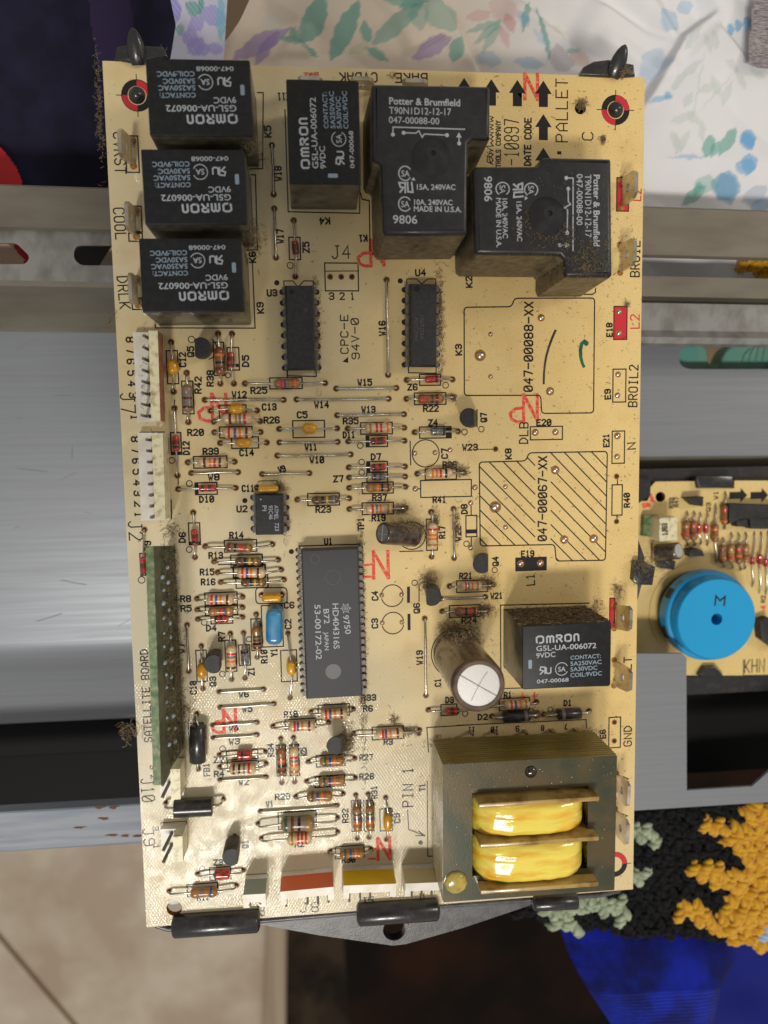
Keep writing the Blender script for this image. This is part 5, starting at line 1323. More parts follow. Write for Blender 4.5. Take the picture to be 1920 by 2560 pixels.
# bobbin flanges and the two windings (their far halves pass under the centre leg)
x0, x1 = -TW / 2 + 6.4, TW / 2 - 5.4
FL = [((16.92,-66.48), (45.47,-66.45)), ((17.14,-76.12), (45.46,-76.19)), ((17.21,-87.36), (45.49,-87.53))]
ys = [float(((v2(p_) + v2(q_)) / 2 - T0) @ ey) for p_, q_ in FL]; xf = [(float((v2(p_) - T0) @ ex), float((v2(q_) - T0) @ ex)) for p_, q_ in FL]
for k, y in enumerate(ys):
    mb = M(); mb.prism(rounded(rect(tl((xf[k][0] + xf[k][1]) / 2, y), xf[k][1] - xf[k][0], 1.1, ta), .3, 2), 3.5, 21.5, 'bobbin', bevel=.25); mb.build('bobbin_flange', trf, angle=30)
for k in range(2):
    y0, y1 = ys[k] - .6, ys[k + 1] + .6
    mb = M(); N1, N2 = 52, 30; vs = []
    for i in range(N1 + 1):
        t = i / N1; a_ = math.pi * t; xc = (x0 + x1) / 2 - .4; rx = (x1 - x0) / 2 - .9
        # bulging saddle: flat crown with rounded shoulders
        px = -math.copysign(abs(math.cos(a_)) ** .62, math.cos(a_)) * rx; pz = abs(math.sin(a_)) ** .55
        for j in range(N2 + 1):
            u = j / N2; sh = (1 - abs(2 * u - 1) ** 5 * .12)
            wr = .10 * math.sin(px * 1.3 + u * 3) + .16 * noise.noise((px * .28, u * 2.2 + k * 7, pz))
            z = 8 + (13.3 - (k == 0) * .3) * pz * sh + wr - .3 * u + .22 * ((u * 2.6 + .12 * math.sin(px * .35 + k)) % 1.0)
            vs.append((*tl(xc + px * (1 - .02 * abs(2 * u - 1) ** 4), y0 + (y1 - y0) * u), z))
    mb.add(vs, [(i * (N2 + 1) + j, (i + 1) * (N2 + 1) + j, (i + 1) * (N2 + 1) + j + 1, i * (N2 + 1) + j + 1) for i in range(N1) for j in range(N2)], 'coil_tape')
    mb.build('winding', trf, 'upper yellow taped winding' if k == 0 else 'lower yellow taped winding', angle=180)
mb = M(); c_ = (30.13,-60.64); mb.lathe((*c_, TZ - .1), (*c_, TZ + .8), [(0, 1.5, 'dark_varnish'), (.4, 1.4, 'dark_varnish'), (.8, 1.0, 'dark_varnish'), (1, .02, 'dark_varnish')], 20); mb.build('varnish_drop', trf, angle=60)
mb = M(); c_ = (12.01,-86.52); mb.lathe((*c_, TZ - .1), (*c_, TZ + 1.1), [(0, 2.8, 'varnish'), (.5, 2.7, 'varnish'), (.85, 2.2, 'varnish'), (.95, 1.3, 'varnish'), (1, .02, 'varnish')], 10); mb.build('resin_drop', trf, 'amber resin drop on the lower left corner of the frame', angle=60)
mb = M()
for _ in range(60):
    s = rng.choice([0, 1, 2, 3]); 
    x, y = (rng.uniform(-TW / 2 + .5, -TW / 2 + 6), rng.uniform(-THh / 2, THh / 2)) if s == 0 else ((rng.uniform(TW / 2 - 6, TW / 2 - .5), rng.uniform(-THh / 2, THh / 2)) if s == 1 else (rng.uniform(-TW / 2, TW / 2), rng.uniform(THh / 2 - 6.5, THh / 2 - .5)))
    mb.sphere((*tl(x, y), TZ), rng.uniform(.04, .12), 'solder', 6, 4, .7)
mb.build('varnish_specks', trf, kind='stuff')
# terminal stubs above the transformer
for t in ((11.33,-58.12), (19.76,-57.38), (25.98,-57.58), (33.91,-58.03), (40.99,-58.22), (47.40,-58.33)):
    mb = M(); mb.prism(rect(t, 1.0, .9), .1, 2.4, 'tin', taper=.2); mb.build('transformer_pin', board)

# ---------------------------------------------------------------- grime
mb = M()
for c, sp, n, L_ in (((2.69,-4.59), (4.2, 1.9, 3.6), 420, 1.6), ((6.07,-5.62), (3, 2.5, 2), 200, 1.5), ((2.84,0.70), (1.6, 1.4, 1), 90, 1.4), ((17.87,9.38), (1.6, 1.2, .9), 80, 1.4), ((14.97,10.73), (1.8, .8, .8), 60, 1.3),
                     ((11.04,-3.28), (.9, 3.6, 1.2), 120, 1.3), ((16.35,-4.01), (.7, 5, .7), 120, 1.3), ((15.71,27.60), (1.2, .9, .6), 50, 1.2), ((8.90,-17.98), (1.8, 2.2, 2.4), 200, 1.5), ((24.19,-18.67), (2.2, 1.5, 1), 130, 1.5),
                     ((23.26,-25.77), (2.2, 1.7, 1), 150, 1.5), ((15.35,-29.98), (4, 2.5, 3), 260, 1.6), ((19.94,-31.59), (2, 4, 3), 110, 1.4), ((-11.99,-57.94), (1.6, 3.4, 2.8), 260, 1.5), ((2.95,-56.42), (3.2, 1.0, .8), 130, 1.4),
                     ((0.04,-53.52), (1.2, 1.4, .5), 40, 1.4), ((-17.20,44.37), (.9, 12, 1.2), 260, 1.4), ((12.79,45.65), (.8, 13, 1.3), 280, 1.3), ((-26.03,-0.24), (1.2, 6, 1.2), 160, 1.4), ((-7.83,-32.47), (.9, 30, 1.6), 620, 1.2), ((-7.71,-14.29), (.9, 8, 1.4), 160, 1.1),
                     ((-31.84,83.25), (3.2, 2.4, 3), 240, 1.7), ((-32.24,64.60), (3, 3.5, 3), 260, 1.7), ((36.21,-53.68), (3, 1.6, 1.2), 120, 1.3), ((50.15,-59.74), (4, 1.4, 1.6), 130, 1.4), ((16.38,-59.64), (10, 1.2, 1.2), 180, 1.4),
                     ((-52.45,-36.27), (1.8, 30, 1.0), 200, 1.3), ((-52.93,-3.41), (3, 3, .6), 60, 1.2), ((-51.84,-47.99), (2, 3, .8), 80, 1.4), ((58.14,-22.02), (1.6, 2, .6), 60, 1.2), ((47.61,96.93), (1.2, 1.4, .9), 110, 1.3), ((53.08,89.03), (.9, .9, .3), 40, .9),
                     ((-27.10,6.47), (1.6, 1.4, 1.2), 70, 1.6), ((59.66,49.76), (1, .7, .3), 25, 1.2), ((52.27,-26.32), (2, 2, 2), 60, 1.2), ((-57.10,33.36), (1.4, 11, 2.5), 160, 1.3), ((2.43,102.49), (1, .5, .3), 20, 1)):
    fuzz(mb, (c[0], c[1], .15 if True else 0), (sp[0], sp[1], sp[2] * 1.2), n, .052, L_)
mb.build('lint', board, 'brownish clumps of lint caught on the parts', kind='stuff')
mb = M()
def seg_lint(c, sp, z, n):
    fuzz(mb, (c[0], c[1], z), sp, n, .05, 1.4)
seg_lint((13.72,-28.03), (5, 2, 1.5), 20, 150); seg_lint((2.03,-4.05), (4, 1.8, 1.2), 6.4, 260); seg_lint((-30.34,81.09), (2.5, 2, 2), 13, 120); seg_lint((-31.19,63.52), (2, 3, 2), 11, 120)
mb.build('lint', board, 'lint on the raised parts', kind='stuff')
# loose crumbs and hairs over the right side of the board
mb = M(); rr = random.Random(3)
for _ in range(2600):
    x = rr.uniform(-HW + 2, HW - .5); y = rr.uniform(-HH + 2, HH - 1)
    keep = 0.10 + 0.9 * max(0, min(1, (x + 10) / 45)) * (1 if y > -15 else .45)
    if rr.random() > keep: continue
    a = rr.uniform(0, 6.3); l = rr.uniform(.1, .7) * (1 if rr.random() < .9 else 2.2); b2 = a + rr.uniform(-1.2, 1.2)
    r = rr.uniform(.025, .06)
    p = [(x, y, .08), (x + l / 2 * math.cos(a), y + l / 2 * math.sin(a), .1 + rr.uniform(0, .1)), (x + l / 2 * math.cos(a) + l / 2 * math.cos(b2), y + l / 2 * math.sin(a) + l / 2 * math.sin(b2), .08)]
    mb.tube(p, r, 'lint_dark' if rr.random() < .75 else 'dust_crumb', 3)
mb.build('crumbs', board, 'tiny dark crumbs and hairs sprinkled over the board', kind='stuff')

INK.build('printed_lettering', board, kind='stuff', angle=180); OUT.build('printed_outlines', board, kind='stuff', angle=180); RED.build('red_printing', board, kind='stuff', angle=180)
HOLES.build('solder_holes', board, kind='stuff', angle=180)
# ================================================================ black plastic carrier the board is clipped in
MT['rail'] = material('rail', srgb(118, 112, 100), 0.45, 0.3, c2=srgb(104, 97, 86), nscale=0.9, stretch=(0.5, 1.6, 1), bump=0.2, bscale=30)
MT['rail_light'] = material('rail_light', srgb(138, 137, 134), 0.5, 0.3, c2=srgb(112, 109, 104), nscale=2.2, stretch=(1.0, 0.6, 1), bump=0.35, bscale=22)
MT['panel'] = material('panel', srgb(134, 138, 144), 0.42, 0.35, c2=srgb(129, 132, 138), nscale=2.0, stretch=(0.12, 5.0, 1), bump=0.03, bscale=40, detail=9, rough2=0.47)
MT['rail_bright'] = material('rail_bright', srgb(142, 147, 155), 0.58, 0.2, c2=srgb(122, 130, 142), nscale=2, stretch=(0.2, 3, 1), bump=0.3, bscale=30)
MT['rust'] = material('rust', srgb(122, 76, 40), 0.8, c2=srgb(90, 60, 34), nscale=20)
MT['black_matte'] = material('black_matte', (0.010, 0.010, 0.011), 0.6)
MT['dark_glass'] = material('dark_glass', (0.006, 0.006, 0.0065), 0.65, spec=0.15)
MT['navy_cloth'] = material('navy_cloth', (0.010, 0.010, 0.022), 0.95, c2=(0.016, 0.014, 0.036), nscale=1.2, bump=0.3, bscale=60, spec=0.2)
MT['plum_cloth'] = material('plum_cloth', (0.030, 0.020, 0.055), 0.95, bump=0.3, bscale=60, spec=0.2)
MT['red_cloth'] = material('red_cloth', srgb(170, 18, 22), 0.7, bump=0.2, bscale=40)
MT['peach_cloth'] = material('peach_cloth', srgb(226, 196, 172), 0.8)
MT['teal'] = material('teal', srgb(92, 150, 140), 0.35, c2=srgb(120, 160, 140), nscale=0.8, coat=0.2)
MT['grey_wool'] = material('grey_wool', srgb(160, 152, 154), 0.95, c2=srgb(96, 92, 94), nscale=14, stretch=(0.4, 2.5, 1), bump=0.9, bscale=40)
MT['yarn_orange'] = material('yarn_orange', srgb(206, 158, 12), 0.9, c2=srgb(190, 130, 8), nscale=5, bump=0.8, bscale=30, sheen=0.3)
MT['yarn_black'] = material('yarn_black', (0.006, 0.006, 0.007), 0.95, spec=.15, c2=(0.016, 0.016, 0.017), nscale=6, bump=0.8, bscale=30)
MT['yarn_sage'] = material('yarn_sage', srgb(166, 176, 150), 0.9, c2=srgb(130, 142, 116), nscale=5, bump=0.8, bscale=30)
MT['yarn_blue'] = material('yarn_blue', srgb(150, 176, 205), 0.9, bump=0.8, bscale=30)
MT['blue_strap'] = material('blue_strap', srgb(16, 44, 176), 0.75, spec=.2, c2=srgb(8, 20, 104), nscale=0.7, lo=.35, hi=.6, sheen=0.2, bump=0.25, bscale=60)
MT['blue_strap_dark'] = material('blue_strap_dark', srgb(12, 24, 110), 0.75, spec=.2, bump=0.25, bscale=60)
MT['tile_floor'] = material('tile_floor', srgb(172, 160, 142), 0.55, c2=srgb(150, 132, 112), nscale=0.22, lo=.35, hi=.62, detail=6)
MT['grout'] = material('grout', srgb(132, 112, 88), 0.9)
MT['floor_strip'] = material('floor_strip', srgb(128, 110, 88), 0.6, c2=srgb(150, 134, 110), nscale=0.4, stretch=(4, .1, 1))
MT['shaded_dark_wood'] = material('shaded_dark_wood', srgb(38, 20, 10), 0.85, spec=0.1, c2=srgb(14, 9, 6), nscale=0.10, lo=.35, hi=.6, detail=7)  # dark wood, with the shadow over it put into the base colour
MT['slate'] = material('slate', srgb(50, 40, 30), 0.85, spec=0.1, c2=srgb(24, 19, 14), nscale=0.25, lo=.4, hi=.6, detail=8)
MT['buzzer_blue'] = material('buzzer_blue', srgb(28, 156, 214), 0.32, bump=0.06, bscale=60, coat=0.1)
MT['board2'] = make_board_material('second_board_laminate', (0.95, 0.97, 0.95), False)

car = thing('plastic_carrier', 'black plastic carrier with rollers and a pointed lug, clipped under the large circuit board', 'carrier', (0, 0, -5))
def cp(mb, name, label=None, **k):
    ob = mb.build(name, car, label, **k); ob.location = (-car.location[0], -car.location[1], -car.location[2]); return ob
def roller(a, b, r, z):
    mb = M(); P = [(0, r * .55), (.015, r * .85), (.04, r), (.96, r), (.985, r * .85), (1, r * .55)]
    mb.lathe((*a, z), (*b, z), [(t, q, 'black_plastic') for t, q in P], 24); mb2 = mb
    cp(mb2, 'clamp_roller', angle=50)
roller((-57.24,-103.45), (-35.28,-103.71), 2.9, .6); roller((-10.72,-104.21), (10.85,-104.43), 2.9, .6); roller((35.97,-105.16), (48.24,-105.51), 2.1, .2)
mb = M(); a, b = (-61.74,-105.06), (61.74,-105.49)
mb.tube([(a[0] - .5, a[1] + 3.2, -1.8), (a[0] + .3, a[1] + .3, -2), (a[0] + 3, a[1] - .9, -2.1), (a[0] + 8, a[1] - .7, -2.1), (*lerp(a, b, .5), -2.1), (b[0] - 6, b[1] - .4, -2.1), (b[0] - 1, b[1] + .6, -2)], .75, 'grey_plastic', 10)
cp(mb, 'edge_bar', angle=60)
LUG = [(-35.42,-108.13), (-20.60,-112.31), (-0.97,-116.96), (2.54,-116.83), (18.49,-113.46), (36.43,-108.70), (37.87,-107.47), (12.17,-106.71), (-10.16,-107.06), (-35.39,-107.27)]
hc = (-0.54,-112.27)
mb = M(); mb.plate(LUG, [circle(hc, 3.0, 22)], -6.5, -4, 'grey_plastic', side='black_plastic'); cp(mb, 'mounting_lug', angle=40)
mb = M(); mb.plate(circle(hc, 3.9, 24), [circle(hc, 3.05, 24)], -6, -3.6, 'grey_plastic'); cp(mb, 'lug_rim', angle=40)
mb = M()
mb.box((0, 0, -9), (122, 198, 1.6), 'black_plastic'); cp(mb, 'tray')
mb = M()
for s in (-1, 1): mb.box((s * 60.2, 0, -5.2), (1.6, 198, 7), 'black_plastic'); mb.box((0, s * 98.4, -5.2), (118.6, 1.6, 7), 'black_plastic')
cp(mb, 'tray_wall')
def snap_clip(P, Q, zs, label):
    """hooked tongue rising over the board edge; P outline of the foot, Q the arched horn as a fat tube"""
    mb = M(); mb.prism(P, -6, .9, 'black_plastic', bevel=.6, seg=3)
    ob = cp(mb, 'snap_clip', label, angle=45)
    hm = M(); hm.lathe((*Q[0], 0.2), (*Q[-1], zs[-1]), [(t, r_, 'black_plastic') for t, r_ in ((0, 1.4), (.12, 1.9), (.35, 2.0), (.6, 1.8), (.8, 1.35), (.93, .8), (1, .2))], 16, .6); h = hm.build('clip_horn', ob, angle=60)
# -
snap_clip([(47.12,103.43), (48.05,105.36), (50.61,106.70), (54.27,107.20), (60.56,106.27), (60.95,103.61), (57.13,103.23)], [(55.42,103.16), (55.20,104.42), (55.39,106.37), (57.30,109.39)], (1.2, 2.4, 3.6, 3.2), 'glossy black horned clip at the top right of the board')
snap_clip([(-60.86,103.93), (-60.22,106.59), (-57.83,107.00), (-50.00,106.91), (-49.07,104.68), (-54.60,103.45), (-57.33,103.30)], [(-55.65,102.86), (-55.58,104.27), (-55.45,105.86), (-56.04,109.32)], (1.2, 2.4, 3.6, 3.2), 'dusty black horned clip at the top left of the board')
mb = M(); mb.prism([(61.92,-14.30), (61.53,-19.21), (62.78,-20.45), (66.77,-20.69), (67.46,-15.98), (64.52,-14.39)], -5, 2.2, 'black_plastic', bevel=.4); side_clip = cp(mb, 'side_clip', 'square black clip on the right edge of the board with dust on top', angle=40)
mb = M(); mb.prism([(65.77,-9.37), (67.76,-14.67), (67.83,-19.03), (66.02,-25.97), (64.11,-25.89), (63.88,-9.31)], -9, -5, 'grey_plastic'); cp(mb, 'side_rib')
for c in (mount[1], mount[2]):
    mb = M(); mb.sphere((c[0], c[1], -.4), 1.95, 'black_plastic', 20, 10, 1.15); cp(mb, 'locating_peg', angle=180)
mb = M(); fuzz(mb, (*(65.46,-15.19), 2.2), (4, 3, .6), 130, .05, 1.5); fuzz(mb, (*(57.12,104.30), 1), (2, 1, 1), 50, .06, 2.0); fuzz(mb, (*(-64.81,96.18), -3), (.5, 11, 1.0), 110, .045, 1.1); fuzz(mb, (*(-64.91,87.81), -3), (.9, 7, 1.0), 70, .045, 1.2)
fuzz(mb, (*(-52.09,105.85), -1), (3, 1.0, 1.0), 80, .05, 1.1); fuzz(mb, (*(-65.38,-51.94), -2), (2.6, 2.6, 1.0), 70, .07, 2.4); fuzz(mb, (*(-64.73,46.52), -1), (1.0, 3, 1), 50, .04, 1.5)
lt = mb.build('edge_lint', board, 'lint hanging from the left edge of the board', kind='stuff')

# ================================================================ metal housing under the board
hs = thing('metal_housing', 'grey sheet metal housing with slotted rails running across under the large circuit board', 'metal housing', (0, 0, -45))
def hp(mb, name, label=None, **k):
    ob = mb.build(name, hs, label, **k); ob.location = (-hs.location[0], -hs.location[1], -hs.location[2]); return ob
slope = lambda y: -.0036 - (y + 94) / 176 * .0163
def hl(x, y0): return (x, y0 + slope(y0) * x)
def Y(p): return p[1] - slope(p[1]) * p[0]
def sweep(rows, xa, xb, m, name, th=.9, n=2, angle=25, label=None):
    """rows: (y0, z) across the rail, swept from xa to xb as folded sheet"""
    mb = M(); K = len(rows)
    for s in (0, 1):
        for x in (xa, xb):
            for y0, z in rows: mb.v.append((*hl(x, y0), z - s * th))
    k = mb.mi(m)
    for i in range(K - 1):
        mb.f.append((i, i + 1, K + i + 1, K + i)); mb.m.append(k)
        mb.f.append((2 * K + i, 3 * K + i, 3 * K + i + 1, 2 * K + i + 1)); mb.m.append(k)
    for lo in (0, K - 1):
        mb.f.append((lo, K + lo, 3 * K + lo, 2 * K + lo)); mb.m.append(k)
    for o in (0, K):
        for i in range(K - 1):
            mb.f.append((o + i, o + i + 1, 2 * K + o + i + 1, 2 * K + o + i)); mb.m.append(k)
    return hp(mb, name, label, angle=angle)
XL, XR = -320, 320
yA = 81.9
y2 = Y((-96.37,73.32))
sweep([(yA - .2, -26), (yA, -22.4), (yA - .5, -22), (y2, -22), (y2 - .3, -23)], XL, 10, 'rail', 'upper_flange')
# slotted ledge on the left
yl0, yl1 = Y((-87.25,73.56)), Y((-89.07,60.46))
zs_ = -25
sl = [(-109.81,69.71), (-93.73,70.03), (-90.49,66.56), (-91.62,64.70), (-110.17,64.53)]
sr = [(-78.76,69.32), (-77.42,69.58), (-48.21,69.45), (-48.42,64.40), (-77.91,64.44), (-79.47,66.00), (-79.50,67.66)]
mb = M(); mb.plate([hl(XL, yl0), hl(10, yl0), hl(10, yl1), hl(XL, yl1)], [rounded(sl, 1.2), rounded(sr, 3.5)], -25.9, -25, 'rail_light', side='rail'); hp(mb, 'slotted_ledge', angle=30)
y827 = Y((-94.89,49.80))
sweep([(yl1 + .1, -25), (yl1 - 1.2, -26), (yl1 - 2.5, -30), (y827 + 1.2, -41), (y827, -42)], XL, 10, 'rail', 'sloping_web')
y1700 = Y((-100.54,-39.65)); y1800 = Y((-108.27,-70.83))
sweep([(y827 + .05, -42.1), (y1700, -43), (y1700 - 4, -44), (y1700 - 9, -47.5), (y1700 - 13, -52.5), (y1800, -60)], XL, 10, 'panel', 'floor_panel', angle=60)
sweep([(y1800 + .5, -60.5), (Y((-109.65,-82.42)), -62), (Y((-111.15,-84.32)), -66), (Y((-112.89,-113.65)), -66)], XL, 40, 'dark_glass', 'dark_window')
# right side, upper rails
yr = [Y((96.29,67.00)), Y((97.58,61.64)), Y((98.29,56.28)), Y((100.03,55.48)), Y((98.90,54.67)), Y((99.10,46.99)), Y((98.59,44.93)), Y((99.77,43.26))]
sweep([(yA - .2, -26), (yA, -22.4), (yA - .5, -22), (yr[0], -22), (yr[0] - .4, -23)], 10, XR, 'rail', 'upper_flange')
sweep([(yr[1], -24), (yr[2], -25), (yr[2] - .3, -28), (yr[3], -28), (yr[4], -26)], 10, XR, 'rail', 'middle_flange')
sweep([(yr[4] - .05, -25.9), (yr[5], -26), (yr[6], -24.6), (yr[7], -25.4), (yr[7] - .4, -27.5)], 10, XR, 'rail_light', 'lower_flange')
yp0, yp1, yp2 = Y((109.46,44.88)), Y((103.69,10.68)), Y((109.28,3.76))
mb = M(); slot = rounded([(96.02,41.47), (96.51,43.80), (98.96,45.12), (131.68,44.94), (131.94,37.65), (99.12,37.93), (96.60,39.12)], 3)
mb.plate([hl(10, yr[7] + 6), hl(XR, yr[7] + 6), hl(XR, yp1), hl(10, yp1)], [slot], -45, -44, 'panel', side='rail'); hp(mb, 'floor_panel', angle=30)
sweep([(yp1, -44), (yp1 - 2, -45), (yp2, -54)], 10, XR, 'rail', 'panel_bend', angle=60)
mb = M(); mb.plate([hl(10, yp2 + 1), hl(XR, yp2 + 1), hl(XR, -100), hl(10, -100)], [], -58, -57, 'dark_glass'); hp(mb, 'dark_window')
# lower rail, one long strip on the left and a wider plate with a cut-out on the right
yb0, yb1 = Y((-96.52,-82.59)), Y((-97.23,-94.52))
sweep([(yb0, -27), (yb0 - .2, -24.2), (yb0 - .6, -24), (yb1 + .6, -24), (yb1, -24.5), (yb1 - .1, -27)], XL, 40, 'rail_bright', 'lower_rail')
PL = [(44.26,-45.00), (88.73,-47.06), (90.00,-48.45), (91.01,-89.43), (111.79,-89.52), (116.93,-85.29), (177.27,-34.37), (180.94,-95.19), (44.33,-94.54)]
mb = M(); mb.plate(PL, [], -24.9, -24, 'panel', side='rail_bright'); hp(mb, 'end_plate', angle=30)
mb = M()
for t in ((-80.32,-83.08), (-76.54,-83.43), (-79.52,-86.40), (-86.07,-88.58), (-77.79,-91.45), (-74.21,-91.94), (-70.82,-92.27)):
    mb.poly([(t[0] + rng.uniform(.3, 1.5) * math.cos(a) * 1.6, t[1] + rng.uniform(.2, .6) * math.sin(a)) for a in np.linspace(0, 6, 9)], 'rust', -23.97)
hp(mb, 'rust_stains', angle=180)

# things seen below or through the housing
cl = thing('teal_handle', 'smooth teal plastic piece seen through the rounded slot of the housing panel at the right', 'plastic part', (*(112.96,42.07), -49))
mb = M(); mb.prism(rounded([(96.72,41.96), (97.00,46.40), (106.09,46.52), (108.14,44.97), (108.79,40.84), (109.56,39.45), (112.14,39.26), (113.18,41.49), (114.93,44.93), (119.28,47.32), (135.42,53.12), (136.00,36.79), (99.00,37.13)], 3), -56, -49, 'teal', bevel=1, seg=4)
ob = mb.build('handle_body', cl, angle=60); ob.location = -cl.location
for k in range(6):
    mb = M(); x = 1090 + k * 62
    q = [(119.98,40.65), (120.66,42.71), (122.45,44.42)]
    dx = ((122.27,40.63)[0] - (119.98,40.65)[0]) * k
    mb.tube([(p_[0] + dx, p_[1] + dx * .35 * i, -48.8) for i, p_ in enumerate(q)], .35, 'teal', 8); ob = mb.build('grip_rib', cl, angle=60); ob.location = -cl.location

# ---- second board with the buzzer
z2 = -38
b2 = thing('display_board', 'smaller circuit board with a large round blue buzzer at the right edge of the photo', 'circuit board', (*(106.61,-24.55), z2))
def bp(mb, name, label=None, **k):
    ob = mb.build(name, b2, label, **k); ob.location = -b2.location; return ob
mb = M(); mb.plate([(73.43,-57.39), (72.79,-2.79), (83.72,-2.67), (84.56,-1.08), (84.69,1.60), (86.23,3.24), (99.36,3.10), (99.52,1.08), (111.83,0.55), (111.86,2.98), (154.71,2.00), (157.65,-61.54)],
                   [circle((87.88,-1.50), 1.6, 16)], -39.6, -38, 'board2', side='board_edge'); bp(mb, 'board_panel')
mb = M()
for t in ((110.28,-1.55), (117.25,-1.73)):
    s = ((116.17,-1.70)[0] - (110.28,-1.55)[0])
    mb.poly([(t[0] + a * s, t[1] + b * s) for a, b in ((0, .17), (.62, .17), (.62, .38), (1, -.02), (.62, -.4), (.62, -.2), (0, -.2))], 'ink', -37.95)
for s_, A_, B_ in (('R33', (92.15,-4.98), (92.09,-1.94)), ('R47', (93.73,-4.68), (93.67,-1.81)), ('W1', (106.58,-2.65), (106.52,-0.27)), ('Q3', (104.19,-6.32), (104.12,-3.77)), ('R2', (123.21,-35.94), (123.14,-33.84))):
    letters(mb, s_, A_, B_, 1.3, .25, 'ink', -37.95)
mb.stroke([(85.34,-15.96), (85.42,-20.91)], .5, 'ink', -37.95)
letters(mb, 'KHN', (116.97,-58.64), (123.57,-58.61), 4.2, .28, 'ink', -37.95); mb.stroke([(116.48,-54.35), (116.63,-59.52), (146.31,-60.62)], .25, 'ink', -37.95)
bp(mb, 'printed_marks', kind='stuff', angle=180)
mb = M()
for P_ in ([(81.99,-3.37), (84.59,-3.10), (84.97,-4.45), (82.18,-4.88)], [(84.54,-0.07), (85.32,-0.76), (86.34,-3.31), (84.59,-2.76)], [(121.43,-37.28), (123.61,-37.01), (122.93,-38.57)]):
    mb = M(); mb.poly(P_, 'stamp_red', -37.93); bp(mb, 'red_stamp', angle=180)
def ax2_(a, b, l0, l1, dia, m, bands, lab, nm='resistor'):
    mb = M(); mb.lathe((*a, z2 + dia / 2 + .3), (*b, z2 + dia / 2 + .3), banded(PROF_R, dia / 2, m, BND(bands)), 14); ob = bp(mb, nm, lab, angle=50)
    for h, e in ((l0, a), (l1, b)):
        lm = M(); lm.tube([(*h, z2 - .2), (*lerp(h, e, .3), z2 + 1.2), (*e, z2 + dia / 2 + .3)], .3, 'lead', 6); lo = lm.build('lead', ob, angle=80)
for x, y0, y1, l0, l1, m, bd in ((580, 560, 740, 480, 800, 'brown_body', '.3 gold .6 red'), (648, 560, 740, 470, 800, 'brown_body', '.3 red .6 brown'), (845, 580, 760, 400, 940, 'brown_body', '.3 orange .7 gold'),
                                  (935, 400, 600, 300, 640, 'brown_body', '.3 red .7 orange'), (915, 770, 930, 720, 980, 'brown_body', '.3 brown .7 gold'), (990, 770, 940, 690, 990, 'brown_body', '.4 yellow .7 red'),
                                  (1065, 765, 960, 680, 1030, 'brown_body', '.3 red .6 orange'), (1128, 770, 940, 680, 1040, 'tan_body', '.3 gold .6 brown'), (515, 580, 720, 520, 790, 'tan_body', '.4 brown')):
    pass
B2 = [((95.59,-8.93), (95.72,-15.17), (96.58,-6.11), (96.88,-17.01), 'brown_body', '.3 gold .6 red'), ((97.97,-8.99), (98.11,-15.25), (98.87,-6.18), (99.30,-17.09), 'brown_body', '.3 red .6 brown'),
      ((104.93,-10.21), (105.18,-15.97), (105.80,-3.98), (106.56,-22.65), 'brown_body', '.3 orange .7 gold'), ((107.95,-4.21), (108.23,-10.64), (108.90,-0.33), (108.61,-12.24), 'brown_body', '.3 red .8 orange'),
      ((107.58,-16.73), (107.84,-22.54), (108.57,-14.81), (109.11,-24.29), 'brown_body', '.3 brown .7 gold'), ((110.34,-16.65), (110.62,-22.63), (111.14,-13.17), (111.93,-24.73), 'tan_body', '.4 yellow .7 red'),
      ((112.90,-16.56), (113.20,-23.06), (113.47,-13.24), (114.62,-25.52), 'brown_body', '.3 red .6 orange'), ((115.22,-16.80), (115.51,-22.80), (115.91,-13.31), (115.62,-25.20), 'tan_body', '.3 gold .6 brown')]
for a, b, l0, l1, m, bd in B2: ax2_(a, b, l0, l1, 2.4, m, bd, None)
for a, b, l0, l1 in (((99.93,-10.06), (100.00,-13.10), (100.90,-6.57), (101.24,-16.81)), ((102.21,-10.13), (102.29,-13.17), (103.24,-6.63), (103.39,-17.22)), ((117.75,-20.99), (117.76,-23.56), (118.86,-13.23), (118.68,-30.88)),
                     ((120.23,-20.21), (120.27,-23.65), (121.10,-13.29), (121.11,-33.06)), ((122.36,-21.65), (122.45,-24.41), (123.36,-13.02), (123.31,-33.50))):
    ax2_(a, b, l0, l1, 1.7, 'glass_red', '.75 black', None, 'diode')
mb = M(); mb.prism(rounded([(83.77,-7.15), (89.42,-6.98), (89.66,-14.03), (83.89,-14.24)], .5), z2, -30, 'face_beige', top='housing_cream', bevel=.3); fc = bp(mb, 'film_capacitor', 'pale square capacitor with a number on top')
mb = M(); letters(mb, '1JG3', (86.40,-12.29), (86.16,-8.85), 1.5, .3, 'ink', -29.95); o_ = mb.build('marking', fc, angle=180)
mb = M(); mb.prism([(81.70,-6.77), (86.18,-6.89), (86.30,-13.41), (81.45,-13.26)], z2, -35.5, 'green_edge'); bp(mb, 'relay_block')
mb = M(); mb.lathe((*(86.07,-18.29), -35), (*(89.55,-17.00), -29), [(0, 2.6, 'sleeve_dark'), (.95, 2.6, 'sleeve_dark'), (1, 2.3, 'sleeve_dark'), (1.001, 2.0, 'can_top'), (.99, .01, 'can_top')], 24); bp(mb, 'capacitor', 'small capacitor with a bright round top', angle=40)
